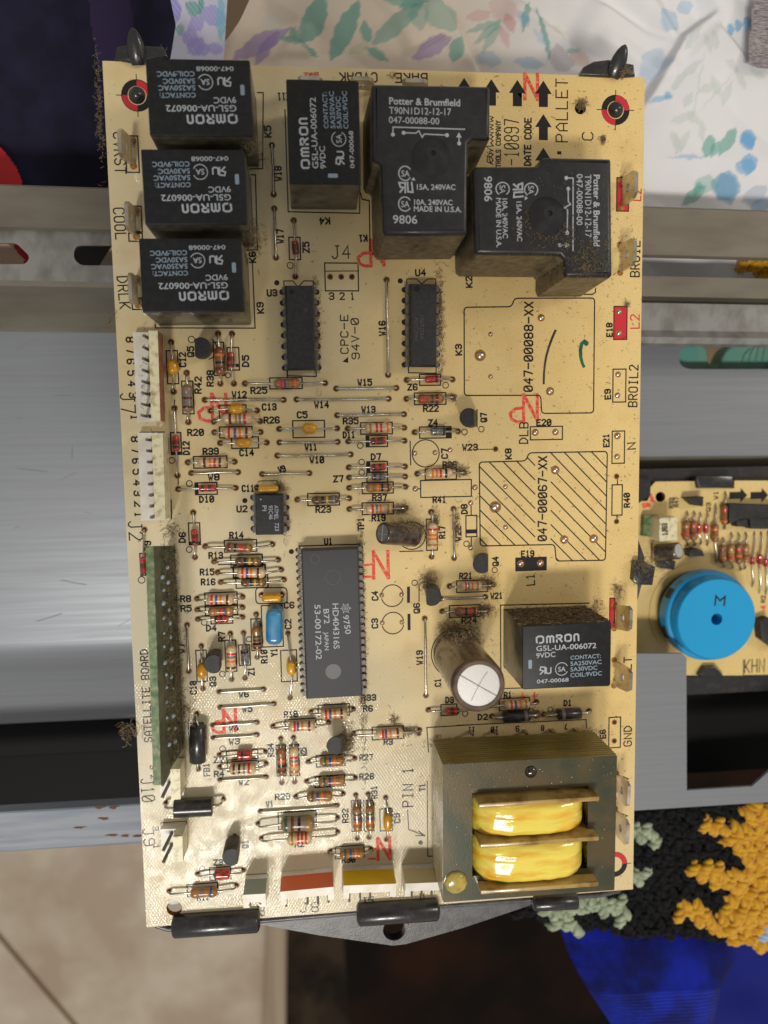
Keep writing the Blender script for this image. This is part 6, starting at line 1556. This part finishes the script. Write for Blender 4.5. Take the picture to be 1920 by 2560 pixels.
for P_ in ([(94.38,-1.70), (100.10,-1.51), (100.00,-4.51), (97.21,-4.10)], [(95.61,-17.90), (98.05,-17.30), (100.17,-18.05), (100.92,-19.93), (96.00,-19.94)], [(85.91,-20.62), (91.66,-21.15), (91.19,-23.84), (87.00,-23.36)],
           [(110.70,-9.04), (114.38,-8.81), (114.98,-11.34), (111.11,-11.06)], [(114.90,-8.66), (126.20,-8.80), (126.32,-12.34), (115.53,-11.86)], [(108.23,-3.80), (127.41,-4.98), (127.54,-8.71), (111.90,-8.95), (108.41,-10.20)], [(119.29,-41.03), (122.51,-40.12), (125.39,-50.72), (120.20,-46.99)]):
    mb = M(); mb.prism(P_, z2, P_[0] and -34.5, 'to92', bevel=.4); bp(mb, 'black_component', angle=40)
bc = (100.32,-37.67)
mb = M(); R2 = 12.7
mb.lathe((*bc, z2), (*bc, -26), [(0, R2 * 1.02, 'black_plastic'), (.30, R2 * 1.02, 'black_plastic'), (.31, R2 * 1.09, 'buzzer_blue'), (.62, R2 * 1.09, 'buzzer_blue'), (.66, R2 * 1.06, 'buzzer_blue'), (.67, R2 * 1.0, 'buzzer_blue'), (.95, R2 * .985, 'buzzer_blue'), (1, R2 * .95, 'buzzer_blue'), (1.001, 1.75, 'buzzer_blue'), (.6, 1.7, 'black_matte'), (.59, .01, 'black_matte')], 72)
bz = bp(mb, 'buzzer', 'large bright blue round buzzer with a hole in its lid', angle=35)
mb = M(); letters(mb, 'M', (99.62,-33.25), (102.49,-33.53), 2.7, .42, 'ink', -25.95); mb.build('marking', bz, angle=180)
for a_ in (2.6, 3.5):
    mb = M(); c_ = (bc[0] + R2 * 1.085 * math.cos(a_), bc[1] + R2 * 1.085 * math.sin(a_)); mb.box((*c_, -31.8), (1.0, 3.2, 2.6), 'black_matte', a_); mb.build('side_slot', bz)
mb = M(); mb.plate(circle(bc, R2 * 1.22, 48), [], z2 + .02, z2 + .3, 'board2', side='board_edge'); bp(mb, 'buzzer_base', angle=40)
fr = thing('board_holder', 'black plastic holder with snap tabs round the smaller circuit board', 'frame', (*(107.58,3.95), -41))
def fp(mb, name, **k):
    ob = mb.build({'frame_bar': 'holder_bar'}.get(name, name), fr, **k); ob.location = -fr.location; return ob
mb = M(); mb.box((115, (105.77,4.51)[1], -44), (120, 5.2, 8), 'black_plastic'); fp(mb, 'frame_bar'); mb = M(); mb.box((115, (107.45,-62.72)[1], -44), (120, 6, 8), 'black_plastic'); fp(mb, 'frame_bar')
mb = M(); mb.prism([(98.36,4.73), (110.00,4.47), (110.53,0.83), (99.21,0.97)], -42, -36, 'black_plastic', bevel=.4); fp(mb, 'snap_tab')
mb = M(); mb.prism([(100.60,-58.27), (102.32,-55.54), (106.27,-55.56), (109.25,-59.05)], -42, -36, 'black_plastic', bevel=.4); fp(mb, 'snap_tab')
mb = M(); mb.prism([(80.30,4.71), (84.48,3.61), (84.39,-1.08), (80.77,-3.17)], -42, -37.5, 'black_plastic'); fp(mb, 'corner_block')

# ================================================================ cloths behind the upper edge
def seg_dist(X, Y_, a, b):
    a, b = v2(a), v2(b); d = b - a; L2 = d @ d
    t = ((X - a[0]) * d[0] + (Y_ - a[1]) * d[1]) / L2
    dist = ((X - a[0]) * d[1] - (Y_ - a[1]) * d[0]) / math.sqrt(L2)     # + on the right of a->b
    return t, dist, math.sqrt(L2)
def sstep(x): 
    x = np.clip(x, 0, 1); return x * x * (3 - 2 * x)
def cloth_material(name):
    m = material(name, (1, 1, 1), 0.95, bump=0.5, bscale=110, spec=0.15, sheen=0.15, dist=0.02)
    nt = m.node_tree; at = nt.nodes.new('ShaderNodeVertexColor'); at.layer_name = 'print'
    nt.links.new(at.outputs[0], nt.nodes['Principled BSDF'].inputs['Base Color'])
    return m
MT['floral'] = cloth_material('floral')
def cloth(name, label, category, x0, x1, y0, y1, step, height, base, prints, inside=None, z0=-40, edges=None):
    xs = np.arange(x0, x1, step); ys = np.arange(y0, y1, step); X, Yg = np.meshgrid(xs, ys)
    if edges is not None:      # run the rows from hem to hem
        xl, xr = edges(Yg); X = xl + (xr - xl) * (X - x0) / (xs[-1] - x0)
    Z = z0 + height(X, Yg); C = np.ones(X.shape + (3,)) * base(X, Yg)
    wob = np.sin(X * 1.9 + Yg * .7) * .25 + np.sin(Yg * 2.3 - X * .8) * .25
    for a, b, w, colr, op in prints:
        t, d, L_ = seg_dist(X, Yg, a, b)
        ww = w * np.sin(np.pi * np.clip(t, 0, 1)) ** .8
        mask = sstep((ww - np.abs(d + wob * .6)) / .35 + .5) * (t > 0) * (t < 1)
        k = (mask * op * (0.8 + .2 * np.sin(X * 5.1 + Yg * 3.7)))[..., None]
        C = C * (1 - k) + np.array(srgb(*colr)) * k
    n0, n1 = X.shape; idx = np.arange(n0 * n1).reshape(n0, n1)
    q = np.stack([idx[:-1, :-1], idx[:-1, 1:], idx[1:, 1:], idx[1:, :-1]], -1).reshape(-1, 4)
    if inside is not None:
        ok = inside(X, Yg).ravel(); q = q[ok[q].all(1)]
    me = bpy.data.meshes.new(name)
    co = np.stack([X, Yg, Z], -1).reshape(-1, 3) * S
    me.vertices.add(len(co)); me.vertices.foreach_set('co', co.ravel())
    me.loops.add(q.size); me.loops.foreach_set('vertex_index', q.ravel()); me.polygons.add(len(q)); me.polygons.foreach_set('loop_start', np.arange(0, q.size, 4)); me.polygons.foreach_set('loop_total', np.full(len(q), 4))
    me.update(); me.polygons.foreach_set('use_smooth', [True] * len(q))
    ca = me.color_attributes.new('print', 'FLOAT_COLOR', 'POINT'); ca.data.foreach_set('color', np.concatenate([C.reshape(-1, 3), np.ones((C.size // 3, 1))], 1).ravel())
    me.materials.append(MT['floral'])
    return link(name, me, None, label, None, category)
def folds(F):
    def h(X, Yg):
        Z = .9 * np.abs(np.sin(X * .11 - Yg * .07 + 1.2 * np.sin(Yg * .05))) + .7 * np.abs(np.sin(X * .07 + Yg * .16 + np.sin(X * .06))) + .8 * np.sin(X * .09 + Yg * .05) + .5 * np.sin(Yg * .17 - X * .06) + .25 * np.sin(X * .31 + Yg * .23)
        for a, b, hgt, wid, fall in F:
            t, d, L_ = seg_dist(X, Yg, a, b)
            e = sstep((t + .12) / .3) * sstep((1.12 - t) / .3)
            Z += e * 1.35 * hgt * (sstep(d / (wid * 1.35) + .2) * np.exp(-np.clip(d, 0, None) / (fall * 1.2)) - .2 * np.exp(-(d / wid / 2) ** 2) )
        return Z
    return h
TEAL, PURP, PINK, BLUE, PALE, LILAC = (72, 160, 148), (146, 124, 184), (214, 158, 160), (92, 164, 214), (196, 206, 200), (166, 158, 220)
prn = []
for a, b, w, c_, op in (
    ((-13.01,119.21), (-18.95,108.12), 5.0, TEAL, .9), ((-5.27,118.78), (-12.42,104.71), 4.4, TEAL, .95), ((-4.41,114.16), (-3.39,108.24), 2.4, TEAL, .9), ((9.05,116.42), (-3.02,107.71), 4.6, TEAL, .75), ((10.03,117.54), (16.36,110.50), 8.5, TEAL, .6),
    ((-0.88,119.30), (10.60,116.66), 3.4, TEAL, .8), ((-21.45,112.33), (-34.71,105.13), 4.0, PURP, .85), ((-23.71,111.90), (-29.74,104.03), 2.6, PURP, .85), ((-4.55,107.30), (1.14,103.84), 1.8, TEAL, .9), ((-23.94,110.46), (-18.57,108.13), 1.9, TEAL, .85),
    ((-21.43,112.86), (-18.95,107.94), 1.6, TEAL, .8), ((-18.94,108.30), (-14.87,105.54), 1.2, TEAL, .9), ((15.57,109.01), (6.17,104.16), 3.0, PURP, .8), ((17.72,109.44), (15.52,103.88), 3.4, TEAL, .85), ((-28.08,114.77), (-22.57,112.47), 4, PALE, .6), ((-8.01,106.47), (-3.40,107.70), 2.5, (170, 185, 120), .4),
    ((3.66,116.19), (10.46,118.38), 4, TEAL, .7), ((7.32,117.30), (8.25,109.49), 4, TEAL, .55), ((25.23,119.41), (32.16,115.71), 6, PINK, .45), ((19.37,114.78), (25.75,116.72), 2.8, PINK, .6), ((28.95,116.59), (30.54,111.68), 2.6, (196, 110, 120), .6), ((27.34,113.56), (29.46,108.16), 2.2, PINK, .7),
    ((35.11,120.51), (32.69,112.00), 1.8, TEAL, .85), ((37.10,119.84), (39.62,106.46), 1.6, TEAL, .9), ((32.16,117.19), (34.30,113.30), 2.6, BLUE, .5), ((35.38,113.33), (38.63,109.44), 2, BLUE, .35), ((39.18,107.45), (47.35,108.20), 6, (150, 138, 150), .5), ((46.24,110.43), (51.20,107.31), 4, (222, 170, 150), .5),
    ((27.87,114.82), (19.61,111.58), 1.8, TEAL, .6), ((27.87,114.57), (21.45,109.16), 1.8, TEAL, .6), ((27.87,114.32), (23.04,106.97), 2, TEAL, .5), ((21.43,106.67), (27.84,105.12), 3, BLUE, .45), ((30.53,105.94), (38.64,105.43), 2.6, BLUE, .5), ((41.32,116.02), (45.13,114.15), 1.6, (180, 200, 120), .4), ((44.87,110.89), (48.97,111.27), 1.3, TEAL, .6),
    ((67.07,119.17), (72.71,115.83), 5, BLUE, .55), ((72.06,120.36), (76.78,121.79), 3, BLUE, .5), ((85.73,114.23), (84.81,116.75), 1.6, BLUE, .9), ((87.42,114.79), (86.76,117.84), 1.7, BLUE, .9), ((89.00,115.10), (89.69,118.70), 2.2, BLUE, .9), ((63.34,109.19), (69.82,106.33), 7, BLUE, .4),
    ((64.09,97.46), (69.12,98.61), 1.0, BLUE, .7), ((67.73,98.06), (69.40,98.87), 2, BLUE, .8), ((69.38,85.02), (80.22,85.06), .9, BLUE, .6), ((82.50,85.63), (86.81,92.16), 3.0, TEAL, .85), ((79.18,85.04), (80.37,90.30), 3.2, TEAL, .85), ((80.50,85.06), (82.52,89.04), 2.2, TEAL, .8),
    ((87.58,89.14), (92.17,90.28), 4.4, BLUE, .9), ((88.68,91.26), (90.55,86.56), 3.6, BLUE, .9), ((89.70,86.02), (90.42,81.27), 4.0, BLUE, .85), ((86.59,83.33), (91.84,82.35), 3.6, BLUE, .8), ((80.93,79.54), (89.08,77.53), 6.5, (84, 150, 190), .8), ((83.75,81.69), (86.85,74.31), 5.5, (84, 150, 190), .7),
    ((76.91,79.48), (83.25,79.04), 3.5, TEAL, .5), ((74.73,74.42), (80.08,78.99), 3.0, TEAL, .8), ((77.54,76.84), (78.63,79.50), 2.4, TEAL, .8), ((89.73,75.14), (96.05,78.16), 4, (120, 160, 190), .5), ((92.10,73.84), (98.49,75.52), 3, BLUE, .6)):
    prn.append((a, b, w, c_, op))
for a, b in (((72.29,108.95), (76.94,115.21)), ((77.55,113.20), (78.80,108.12)), ((72.95,104.37), (69.38,99.90)), ((76.56,107.03), (72.13,103.06)), ((78.92,103.24), (82.73,98.69)), ((80.95,101.49), (75.88,99.55)), ((74.47,99.52), (72.28,95.85)), ((85.19,102.90), (82.49,96.87)), ((85.97,105.50), (88.96,101.18)),
             ((73.43,95.10), (77.18,92.32)), ((69.52,92.68), (75.42,94.88)), ((74.37,90.96), (71.37,85.16)), ((77.44,93.37), (77.85,88.42)), ((79.78,114.29), (80.19,109.19)), ((82.52,106.69), (87.12,105.28)), ((89.97,105.87), (94.05,103.91)), ((69.84,90.87), (72.76,86.24))):
    prn.append((a, b, 1.9, (196, 206, 200), .75))
for a, b in (((77.36,109.11), (74.37,90.96)), ((85.98,105.24), (76.55,95.17)), ((70.97,90.89), (71.66,84.65))): prn.append((a, b, .5, (196, 206, 200), .8))
F = [((12.84,119.69), (22.22,103.96), 3.2, .9, 26), ((31.63,121.61), (45.68,113.17), 2.2, 2.0, 10), ((45.66,115.17), (69.57,104.78), -3.0, 2.2, 14), ((51.06,121.84), (72.78,112.53), 3.0, 2.5, 12), ((81.63,119.18), (72.78,112.53), -3.2, 1.6, 20), ((72.78,112.53), (63.54,96.93), -4.5, 1.2, 30), ((82.25,116.92), (89.29,109.46), 2.0, 2.0, 9),
     ((-26.84,118.70), (-18.79,113.67), -2, 4, 14), ((-15.42,113.07), (-15.24,105.53), 1.8, 3, 9), ((15.17,109.00), (5.40,104.69), 1.6, 1.4, 9)]
F = [(a, b, h_, w_, f_) for a, b, h_, w_, f_ in F]
F = [((a[0] * 1.25 + 0, a[1] * 1.0), (b[0] * 1.0, b[1])) and (a, b, h_, w_, f_) for a, b, h_, w_, f_ in F]
ZC = -34
def scale_to(z, p):      # the prints above were measured on the board plane; carry them down to the cloth
    o = np.array((-19.28614701, 17.25827608, 182.24165701)); q = np.array((*p, 0.0)); d = q - o
    return tuple((o + d * (z - o[2]) / d[2])[:2])
prn = [(scale_to(ZC, a), scale_to(ZC, b), w * 0.62, c_, op * .95) for a, b, w, c_, op in prn]
F = [(scale_to(ZC, a), scale_to(ZC, b), h_, w_, f_) for a, b, h_, w_, f_ in F]
ctl = lambda x, y: scale_to(ZC, (x, y))
eL0, eL1 = scale_to(ZC, (-29.52,118.89)), scale_to(ZC, (-39.11,103.57))
def inside(X, Yg):
    t, d, L_ = seg_dist(X, Yg, eL0, eL1); return (-d > 0) | (d < 0) if False else (d < 0)
base = lambda X, Yg: (np.array(srgb(222, 207, 190)) * (1 - sstep((X - 10) / 50))[..., None] + np.array(srgb(226, 226, 228)) * sstep((X - 10) / 50)[..., None])
hf = folds(F)
def hmain(X, Yg):
    return hf(X, Yg) - 3.5 * sstep((98 - Yg) / 14)
fc_ = cloth('floral_cloth', 'white flannel cloth printed with teal leaves and blue and purple flowers, beyond the board', 'cloth', -75, 190, 58, 225, .5, hmain, base, prn, None, ZC, lambda Yg: (eL0[0] + (eL1[0] - eL0[0]) * (Yg - eL0[1]) / (eL1[1] - eL0[1]) + .5 * np.sin(Yg * .35), 190 + 0 * Yg))
# keep only what lies right of its slanting left hem
prs = []
for a, b, w, c_, op in (((-41.69,108.17), (-45.79,109.03), 3.2, LILAC, .95), ((-40.99,108.52), (-44.24,105.09), 3.2, LILAC, .95), ((-41.27,110.18), (-43.40,112.76), 3.4, LILAC, .95), ((-39.15,111.25), (-37.95,115.60), 4.6, LILAC, .9), ((-38.59,107.93), (-38.35,105.26), 3, LILAC, .9), ((-41.72,107.50), (-40.79,104.86), 3, LILAC, .9),
                        ((-41.49,113.16), (-40.63,117.49), 1.0, TEAL, .9), ((-41.49,113.32), (-44.46,116.03), 2.4, TEAL, .8), ((-47.09,110.65), (-45.05,110.22), 2.0, TEAL, .7), ((-36.49,117.64), (-37.02,108.31), 1.7, (120, 190, 210), .85), ((-48.16,117.54), (-46.88,111.65), 3.4, (130, 130, 210), .8)):
    prs.append((scale_to(-30, a), scale_to(-30, b), w * .72, c_, op))
sa, sb, sc, sd = (scale_to(-30, q) for q in ((-48.25,119.18), (-47.44,102.66), (-36.70,102.96), (-34.96,119.68)))
def in_strip(X, Yg):
    t, d, _ = seg_dist(X, Yg, sa, scale_to(-30, (-46.89,111.32))); t2, d2, _ = seg_dist(X, Yg, scale_to(-30, (-46.89,111.32)), scale_to(-30, (-48.99,102.61))); t3, d3, _ = seg_dist(X, Yg, sd, sc)
    left = np.where(Yg > scale_to(-30, (-46.89,111.32))[1], d, d2)
    return (left < 0) & (d3 > 0)
def strip_edges(Yg):
    f = lambda a, b: a[0] + (b[0] - a[0]) * (Yg - a[1]) / (b[1] - a[1])
    k = scale_to(-30, (-46.89,111.32))
    return np.where(Yg > k[1], f(sa, k), f(k, scale_to(-30, (-48.99,102.61)))), f(sd, sc)
fs_ = cloth('floral_band', 'narrow bluish white folded strip of cloth with lilac flowers beside the black fabric', 'cloth', sa[0] - 25, sd[0] + 12, 85, 185, .5, lambda X, Yg: 1.8 * np.cos((X - (sa[0] + sd[0]) / 2) * .14) + .4 * np.sin(Yg * .2), lambda X, Yg: np.ones(X.shape + (1,)) * np.array(srgb(206, 206, 226)), prs, None, -30, strip_edges)
def sheet(name, label, category, P, z, m, amp=1.5, freq=.08, step=2.0, group=None, seed=0.0):
    """draped piece with a polygonal outline"""
    P = ccw(P); xs = [q[0] for q in P]; ys = [q[1] for q in P]; mb = M()
    cells = {}
    def ins(x, y):
        c = False
        for i in range(len(P)):
            (x1, y1), (x2, y2) = P[i - 1], P[i]
            if (y1 > y) != (y2 > y) and x < (x2 - x1) * (y - y1) / (y2 - y1) + x1: c = not c
        return c
    H = lambda x, y: z + amp * noise.noise((x * freq + seed, y * freq, seed)) * 2
    nx, ny = int((max(xs) - min(xs)) / step) + 1, int((max(ys) - min(ys)) / step) + 1
    for i in range(nx):
        for j in range(ny):
            x, y = min(xs) + i * step, min(ys) + j * step
            if ins(x + step / 2, y + step / 2):
                ids = []
                for a, b in ((i, j), (i + 1, j), (i + 1, j + 1), (i, j + 1)):
                    if (a, b) not in cells:
                        cells[(a, b)] = len(mb.v); mb.v.append((min(xs) + a * step, min(ys) + b * step, H(min(xs) + a * step, min(ys) + b * step)))
                    ids.append(cells[(a, b)])
                mb.f.append(tuple(ids)); mb.m.append(mb.mi(m))
    ob = mb.build(name, None, label, None, 180, category=category, group=group)
    return ob
sheet('grey_wool_cloth', 'grey woven cloth at the upper right corner over the floral cloth', 'cloth', [(109.25,143.16), (108.03,128.86), (107.90,122.26), (111.26,121.46), (130.13,122.30), (129.26,143.92)], -30, 'grey_wool', .8, .12, .6)
sheet('black_fabric', 'navy black fabric filling the upper left corner', 'fabric', [(-168.72,206.87), (-45.98,214.60), (-49.11,137.21), (-74.38,122.30), (-76.15,87.14), (-179.75,86.03)], -60, 'navy_cloth', 3, .03, 3.5)
sheet('plum_fabric', 'dark plum fabric lying between the black fabric and the floral strip', 'fabric', [(-79.64,149.05), (-78.91,138.61), (-77.05,124.70), (-52.89,125.37), (-56.79,137.24), (-56.66,149.94)], -52, 'plum_cloth', 2, .05, .6)
sheet('black_cloth_edge', 'deep navy cloth edge between plum fabric and floral strip', 'fabric', [(-67.16,147.24), (-65.63,134.88), (-64.04,123.20), (-47.94,123.65), (-49.12,147.94)], -48, 'navy_cloth', 1.5, .05, .6)
sheet('red_fabric', 'red fabric peeking out at the left edge above the rail', 'fabric', [(-128.56,108.50), (-107.38,105.04), (-104.97,102.04), (-102.98,99.02), (-101.48,95.11), (-102.07,85.41), (-130.26,85.11)], -55, 'red_cloth', 1.2, .05, .4)
sheet('red_ribbon', 'scrap of red fabric seen in the left slot of the rail', 'fabric', [(-102.80,77.25), (-97.17,77.29), (-97.64,69.52), (-102.38,69.50)], -48, 'red_cloth', .6, .1, .4)
sheet('peach_cloth', 'peach coloured cloth seen through the left slot of the rail', 'cloth', [(-111.89,76.38), (-102.53,74.71), (-99.66,72.09), (-97.21,69.46), (-97.45,65.48), (-112.63,65.42)], -40, 'peach_cloth', .6, .1, .4)
sheet('dark_cloth', 'black cloth under the right slot of the left rail', 'cloth', [(-92.19,81.40), (-47.74,81.78), (-48.50,62.20), (-93.29,62.18)], -58, 'black_matte', .6, .1, 3)

# ================================================================ yarn work, strap and floor at the lower edge
def in_poly(P, x, y):
    c = False
    for i in range(len(P)):
        (x1, y1), (x2, y2) = P[i - 1], P[i]
        if (y1 > y) != (y2 > y) and x < (x2 - x1) * (y - y1) / (y2 - y1) + x1: c = not c
    return c
ORG = [(114.93,-100.99), (123.69,-99.39), (137.20,-100.29), (139.24,-153.41), (125.37,-150.46), (119.73,-149.39), (112.33,-146.46), (106.66,-143.71), (104.88,-139.61), (100.98,-138.72), (94.85,-136.53), (93.12,-133.04), (99.18,-132.98), (104.20,-134.51), (107.59,-136.47), (112.56,-134.63),
       (110.15,-128.28), (102.87,-125.20), (98.40,-122.35), (97.78,-119.27), (104.39,-119.49), (109.99,-122.14), (114.46,-123.04), (115.48,-119.78), (112.54,-114.02), (107.49,-111.45), (103.01,-108.38), (101.84,-105.01), (106.20,-104.22), (111.23,-106.76), (115.17,-109.24), (118.45,-107.55)]
SG = [[(71.54,-104.52), (82.27,-104.46), (85.55,-107.14), (88.97,-110.11), (87.81,-111.93), (84.56,-112.08), (81.28,-110.09), (71.59,-108.31)], [(71.70,-118.10), (79.79,-118.45), (82.80,-120.60), (85.02,-123.80), (82.60,-125.10), (71.76,-123.85)],
      [(48.31,-129.90), (61.06,-126.56), (70.73,-127.89), (75.08,-130.45), (78.93,-134.09), (78.71,-137.96), (75.18,-138.32), (71.90,-135.72), (67.56,-133.42), (60.57,-133.11), (60.06,-136.37), (62.76,-139.09), (55.79,-137.66), (49.38,-133.27)]]
BLK = [(66.16,-98.76), (79.50,-99.13), (137.18,-99.73), (139.24,-153.41), (112.33,-146.75), (99.46,-145.34), (80.13,-141.53), (63.84,-138.63), (52.04,-135.69), (42.50,-131.06), (40.93,-127.66), (61.04,-123.28)]
LB = [(120.71,-144.35), (123.98,-140.66), (138.76,-140.77), (139.09,-149.37), (124.22,-148.07)]
cro = thing('crochet_blanket', 'black crochet blanket with orange and sage green yarn motifs at the lower right', 'blanket', (*(98.96,-122.95), -36))
groups = {k: M() for k in ('yarn_orange', 'yarn_black', 'yarn_sage', 'yarn_blue')}
xs = [q[0] for q in BLK]; ys = [q[1] for q in BLK]
stp_ = 4.0; row = 0; y = min(ys)
while y < max(ys):
    x = min(xs) + (row % 2) * stp_ / 2
    while x < max(xs):
        if in_poly(BLK, x, y) or in_poly(ORG, x, y) or any(in_poly(s_, x, y) for s_ in SG):
            k = 'yarn_blue' if in_poly(LB, x, y) else ('yarn_orange' if in_poly(ORG, x, y) else ('yarn_sage' if any(in_poly(s_, x, y) for s_ in SG) else 'yarn_black'))
            up_ = {'yarn_orange': 1.6, 'yarn_sage': 1.0, 'yarn_black': 0, 'yarn_blue': 1.2}[k]
            zz_ = -36 + up_ + 1.6 * noise.noise((x * .12, y * .12, 3)) + rng.uniform(-.3, .3)
            a = (.75 if row % 2 else 2.3) + rng.normal() * .22; l = rng.uniform(2.9, 3.5); dx, dy = l * math.cos(a), l * math.sin(a)
            g_ = groups[k]; px, py = x + rng.normal() * .3, y + rng.normal() * .3
            ph0 = rng.uniform(0, 6.28); nx_, ny_ = -math.sin(a), math.cos(a)
            for sgr in range(3):       # three plies twisted round each other
                pl = []
                for i_ in range(9):
                    w_t = -1 + i_ / 4; an = ph0 + sgr * 2.094 + i_ * .85
                    pl.append((px + dx * w_t + nx_ * .95 * math.cos(an), py + dy * w_t + ny_ * .95 * math.cos(an), zz_ + .75 - 2.4 * w_t * w_t + .95 * math.sin(an)))
                g_.tube(pl, .95, k, 7)
        x += stp_
    y += stp_ * .62; row += 1
for k, g_ in groups.items():
    ob = g_.build({'yarn_orange': 'orange_stitches', 'yarn_black': 'black_stitches', 'yarn_sage': 'sage_stitches', 'yarn_blue': 'pale_blue_stitches'}[k], cro, kind='stuff', angle=180); ob.location = -cro.location
mb = M(); mb.prism(inset(ccw(BLK), 1.0), -41, -37, 'yarn_black'); ob = mb.build('backing', cro, angle=180); ob.location = -cro.location

LE = [(58.95,-144.53), (62.49,-152.05), (64.88,-160.15), (67.87,-167.13), (72.69,-176.19), (81.21,-190.06), (93.61,-209.64)]
RE = [(129.07,-150.31), (128.67,-157.70), (127.63,-164.45), (125.35,-171.12), (122.12,-177.09), (118.82,-193.18), (118.37,-212.30)]
def along(P, t):
    k = t * (len(P) - 1); i = min(int(k), len(P) - 2); return lerp(P[i], P[i + 1], k - i)
mb = M(); NU, NV = 26, 420; vs = []
for j in range(NV + 1):
    t = j / NV; a, b = along(LE, t), along(RE, t)
    for i in range(NU + 1):
        u = i / NU; x, y = lerp(a, b, u); y += 5 * math.sin(math.pi * u) * (1 - t) - 3 * u
        vs.append((x, y, -55 + 5.5 * math.sin(math.pi * u) ** .6 * (1 - .4 * u) + .36 * math.sin(2 * math.pi * (t * 76 + 1.0 * u)) + 1.1 * noise.noise((u * 3, t * 4, 1))))
mb.add(vs, [(j * (NU + 1) + i, (j + 1) * (NU + 1) + i, (j + 1) * (NU + 1) + i + 1, j * (NU + 1) + i + 1) for j in range(NV) for i in range(NU)], 'blue_strap')
mb.build('blue_webbing', None, 'royal blue finely ribbed fabric hanging below the crochet blanket', angle=180, category='fabric')
sheet('blue_fabric', 'dark blue fabric at the lower right corner', 'fabric', [(120.16,-166.44), (182.31,-171.79), (185.24,-236.31), (121.64,-229.34)], -66, 'blue_strap_dark', 2.5, .05, 2)

FZ = -420
mb = M(); big = 900
s0, s1, s2, s3 = (-59.66,-257.98), (-73.71,-489.50), (-44.65,-258.93), (-53.80,-491.52)
def ext(a, b, t): return (a[0] + (b[0] - a[0]) * t, a[1] + (b[1] - a[1]) * t)
l0, l1 = ext(s0, s1, -1.0), ext(s0, s1, 4.0); r0, r1 = ext(s2, s3, -1.0), ext(s2, s3, 4.0)
g0, g1 = (-285.45,-376.28), (-227.19,-464.67)
G0, G1 = ext(g0, g1, -6), ext(g0, g1, 8); gd = v2(G1) - v2(G0); gd /= np.linalg.norm(gd); gn = np.array((-gd[1], gd[0])) * 2.2
fl = M(); fl.add([(-big * 2, -big * 3, FZ - 3), (big * 2.5, -big * 3, FZ - 3), (big * 2.5, big * 2, FZ - 3), (-big * 2, big * 2, FZ - 3)], [(0, 1, 2, 3)], 'grout'); fl.build('floor', None, kind='structure')
def halfclip(P, a, n_, off):
    out = []
    for i in range(len(P)):
        p, q = v2(P[i - 1]), v2(P[i]); dp, dq = (p - a) @ n_ - off, (q - a) @ n_ - off
        if dp >= 0: out.append(tuple(p))
        if (dp >= 0) != (dq >= 0): out.append(tuple(p + (q - p) * dp / (dp - dq)))
    return out
area = [(-big * 2, -big * 3), (l1[0] * 1.0, l1[1]), l0, (-big * 2, big * 2)]
area = [(-big * 2, -big * 3), tuple(l1), tuple(l0), (-big * 2, l0[1])]
nn_ = np.array((-gd[1], gd[0]))
for k, sgn in enumerate((1, -1)):
    cur = [tuple(q) for q in area]
    P_ = halfclip(cur, v2(G0), nn_ * sgn, 2.0)
    if len(P_) > 2:
        mb = M(); mb.prism(P_, FZ - 3, FZ, 'tile_floor', bevel=.8, seg=2); o_ = mb.build('floor_tile', None, kind='structure', angle=60)
mb = M(); mb.prism([l0, l1, r1, r0], FZ - 3, FZ + 6, 'floor_strip', bevel=2.5, seg=4); mb.build('floor_threshold', None, kind='structure', angle=60)
m1_, m2_ = ext((-6.82,-261.32), (1.04,-497.10), -1), ext((-6.82,-261.32), (1.04,-497.10), 4)
mb = M(); mb.prism([r0, r1, m2_, m1_], FZ - 3, FZ - .5, 'slate'); mb.build('stone_floor_edge', None, kind='structure')
mb = M(); mb.prism([m1_, m2_, (m2_[0] + 2200, m2_[1]), (m1_[0] + 2200, m1_[1])], FZ - 3, FZ - .2, 'shaded_dark_wood'); mb.build('wooden_floor', None, kind='structure')

mb = M()
for k in range(46):
    x, y = (114.37,68.82) if k % 2 else (117.61,66.85); x += rng.normal() * 2.2 + 1; y += rng.normal() * 1.4; a = rng.uniform(0, 3.1)
    mb.tube([(x - 1.6 * math.cos(a), y - 1.6 * math.sin(a), -37), (x, y, -34.6), (x + 1.6 * math.cos(a), y + 1.6 * math.sin(a), -37)], .8, 'yarn_orange', 6)
tag_ = mb.build('orange_yarn', None, 'tuft of orange yarn seen through the gap between the rails at the right edge', angle=180, category='yarn')
# the phone that took the picture: it hovers just above the viewpoint and shades the upper left of the board
ph = thing('smartphone', 'black smartphone held flat above the upper left of the circuit board, out of the picture', 'phone', (-45, -38, 198))
mb = M(); mb.prism(rounded(rect((0, 0), 71, 147), 10, 6), 0, 8, 'black_matte', bevel=1.5, seg=3); mb.build('phone_body', ph, angle=40)
mb = M(); mb.prism(rounded(rect((0, 0), 66, 142), 8, 6), 7.99, 8.2, 'dark_glass'); mb.build('screen', ph, angle=40)
# dents, scratches and spatter on the sheet metal
sc_ = M(); rs = random.Random(11)
for _ in range(16):
    x = rs.uniform(-118, -60); y = rs.uniform(-40, 45); a = rs.uniform(-.5, .5) + (1.2 if rs.random() < .2 else 0); l = rs.uniform(1, 9)
    sc_.stroke([(x, y), (x + l * .5 * math.cos(a), y + l * .5 * math.sin(a) + rs.uniform(-.3, .3)), (x + l * math.cos(a), y + l * math.sin(a))], rs.uniform(.05, .11), 'rail_bright', 0)
sc_.v = [(x, y, -41.9 - (44 - y) * 0.0117 + .12 + z) for x, y, z in sc_.v]
hp(sc_, 'scratches', kind='stuff', angle=180)
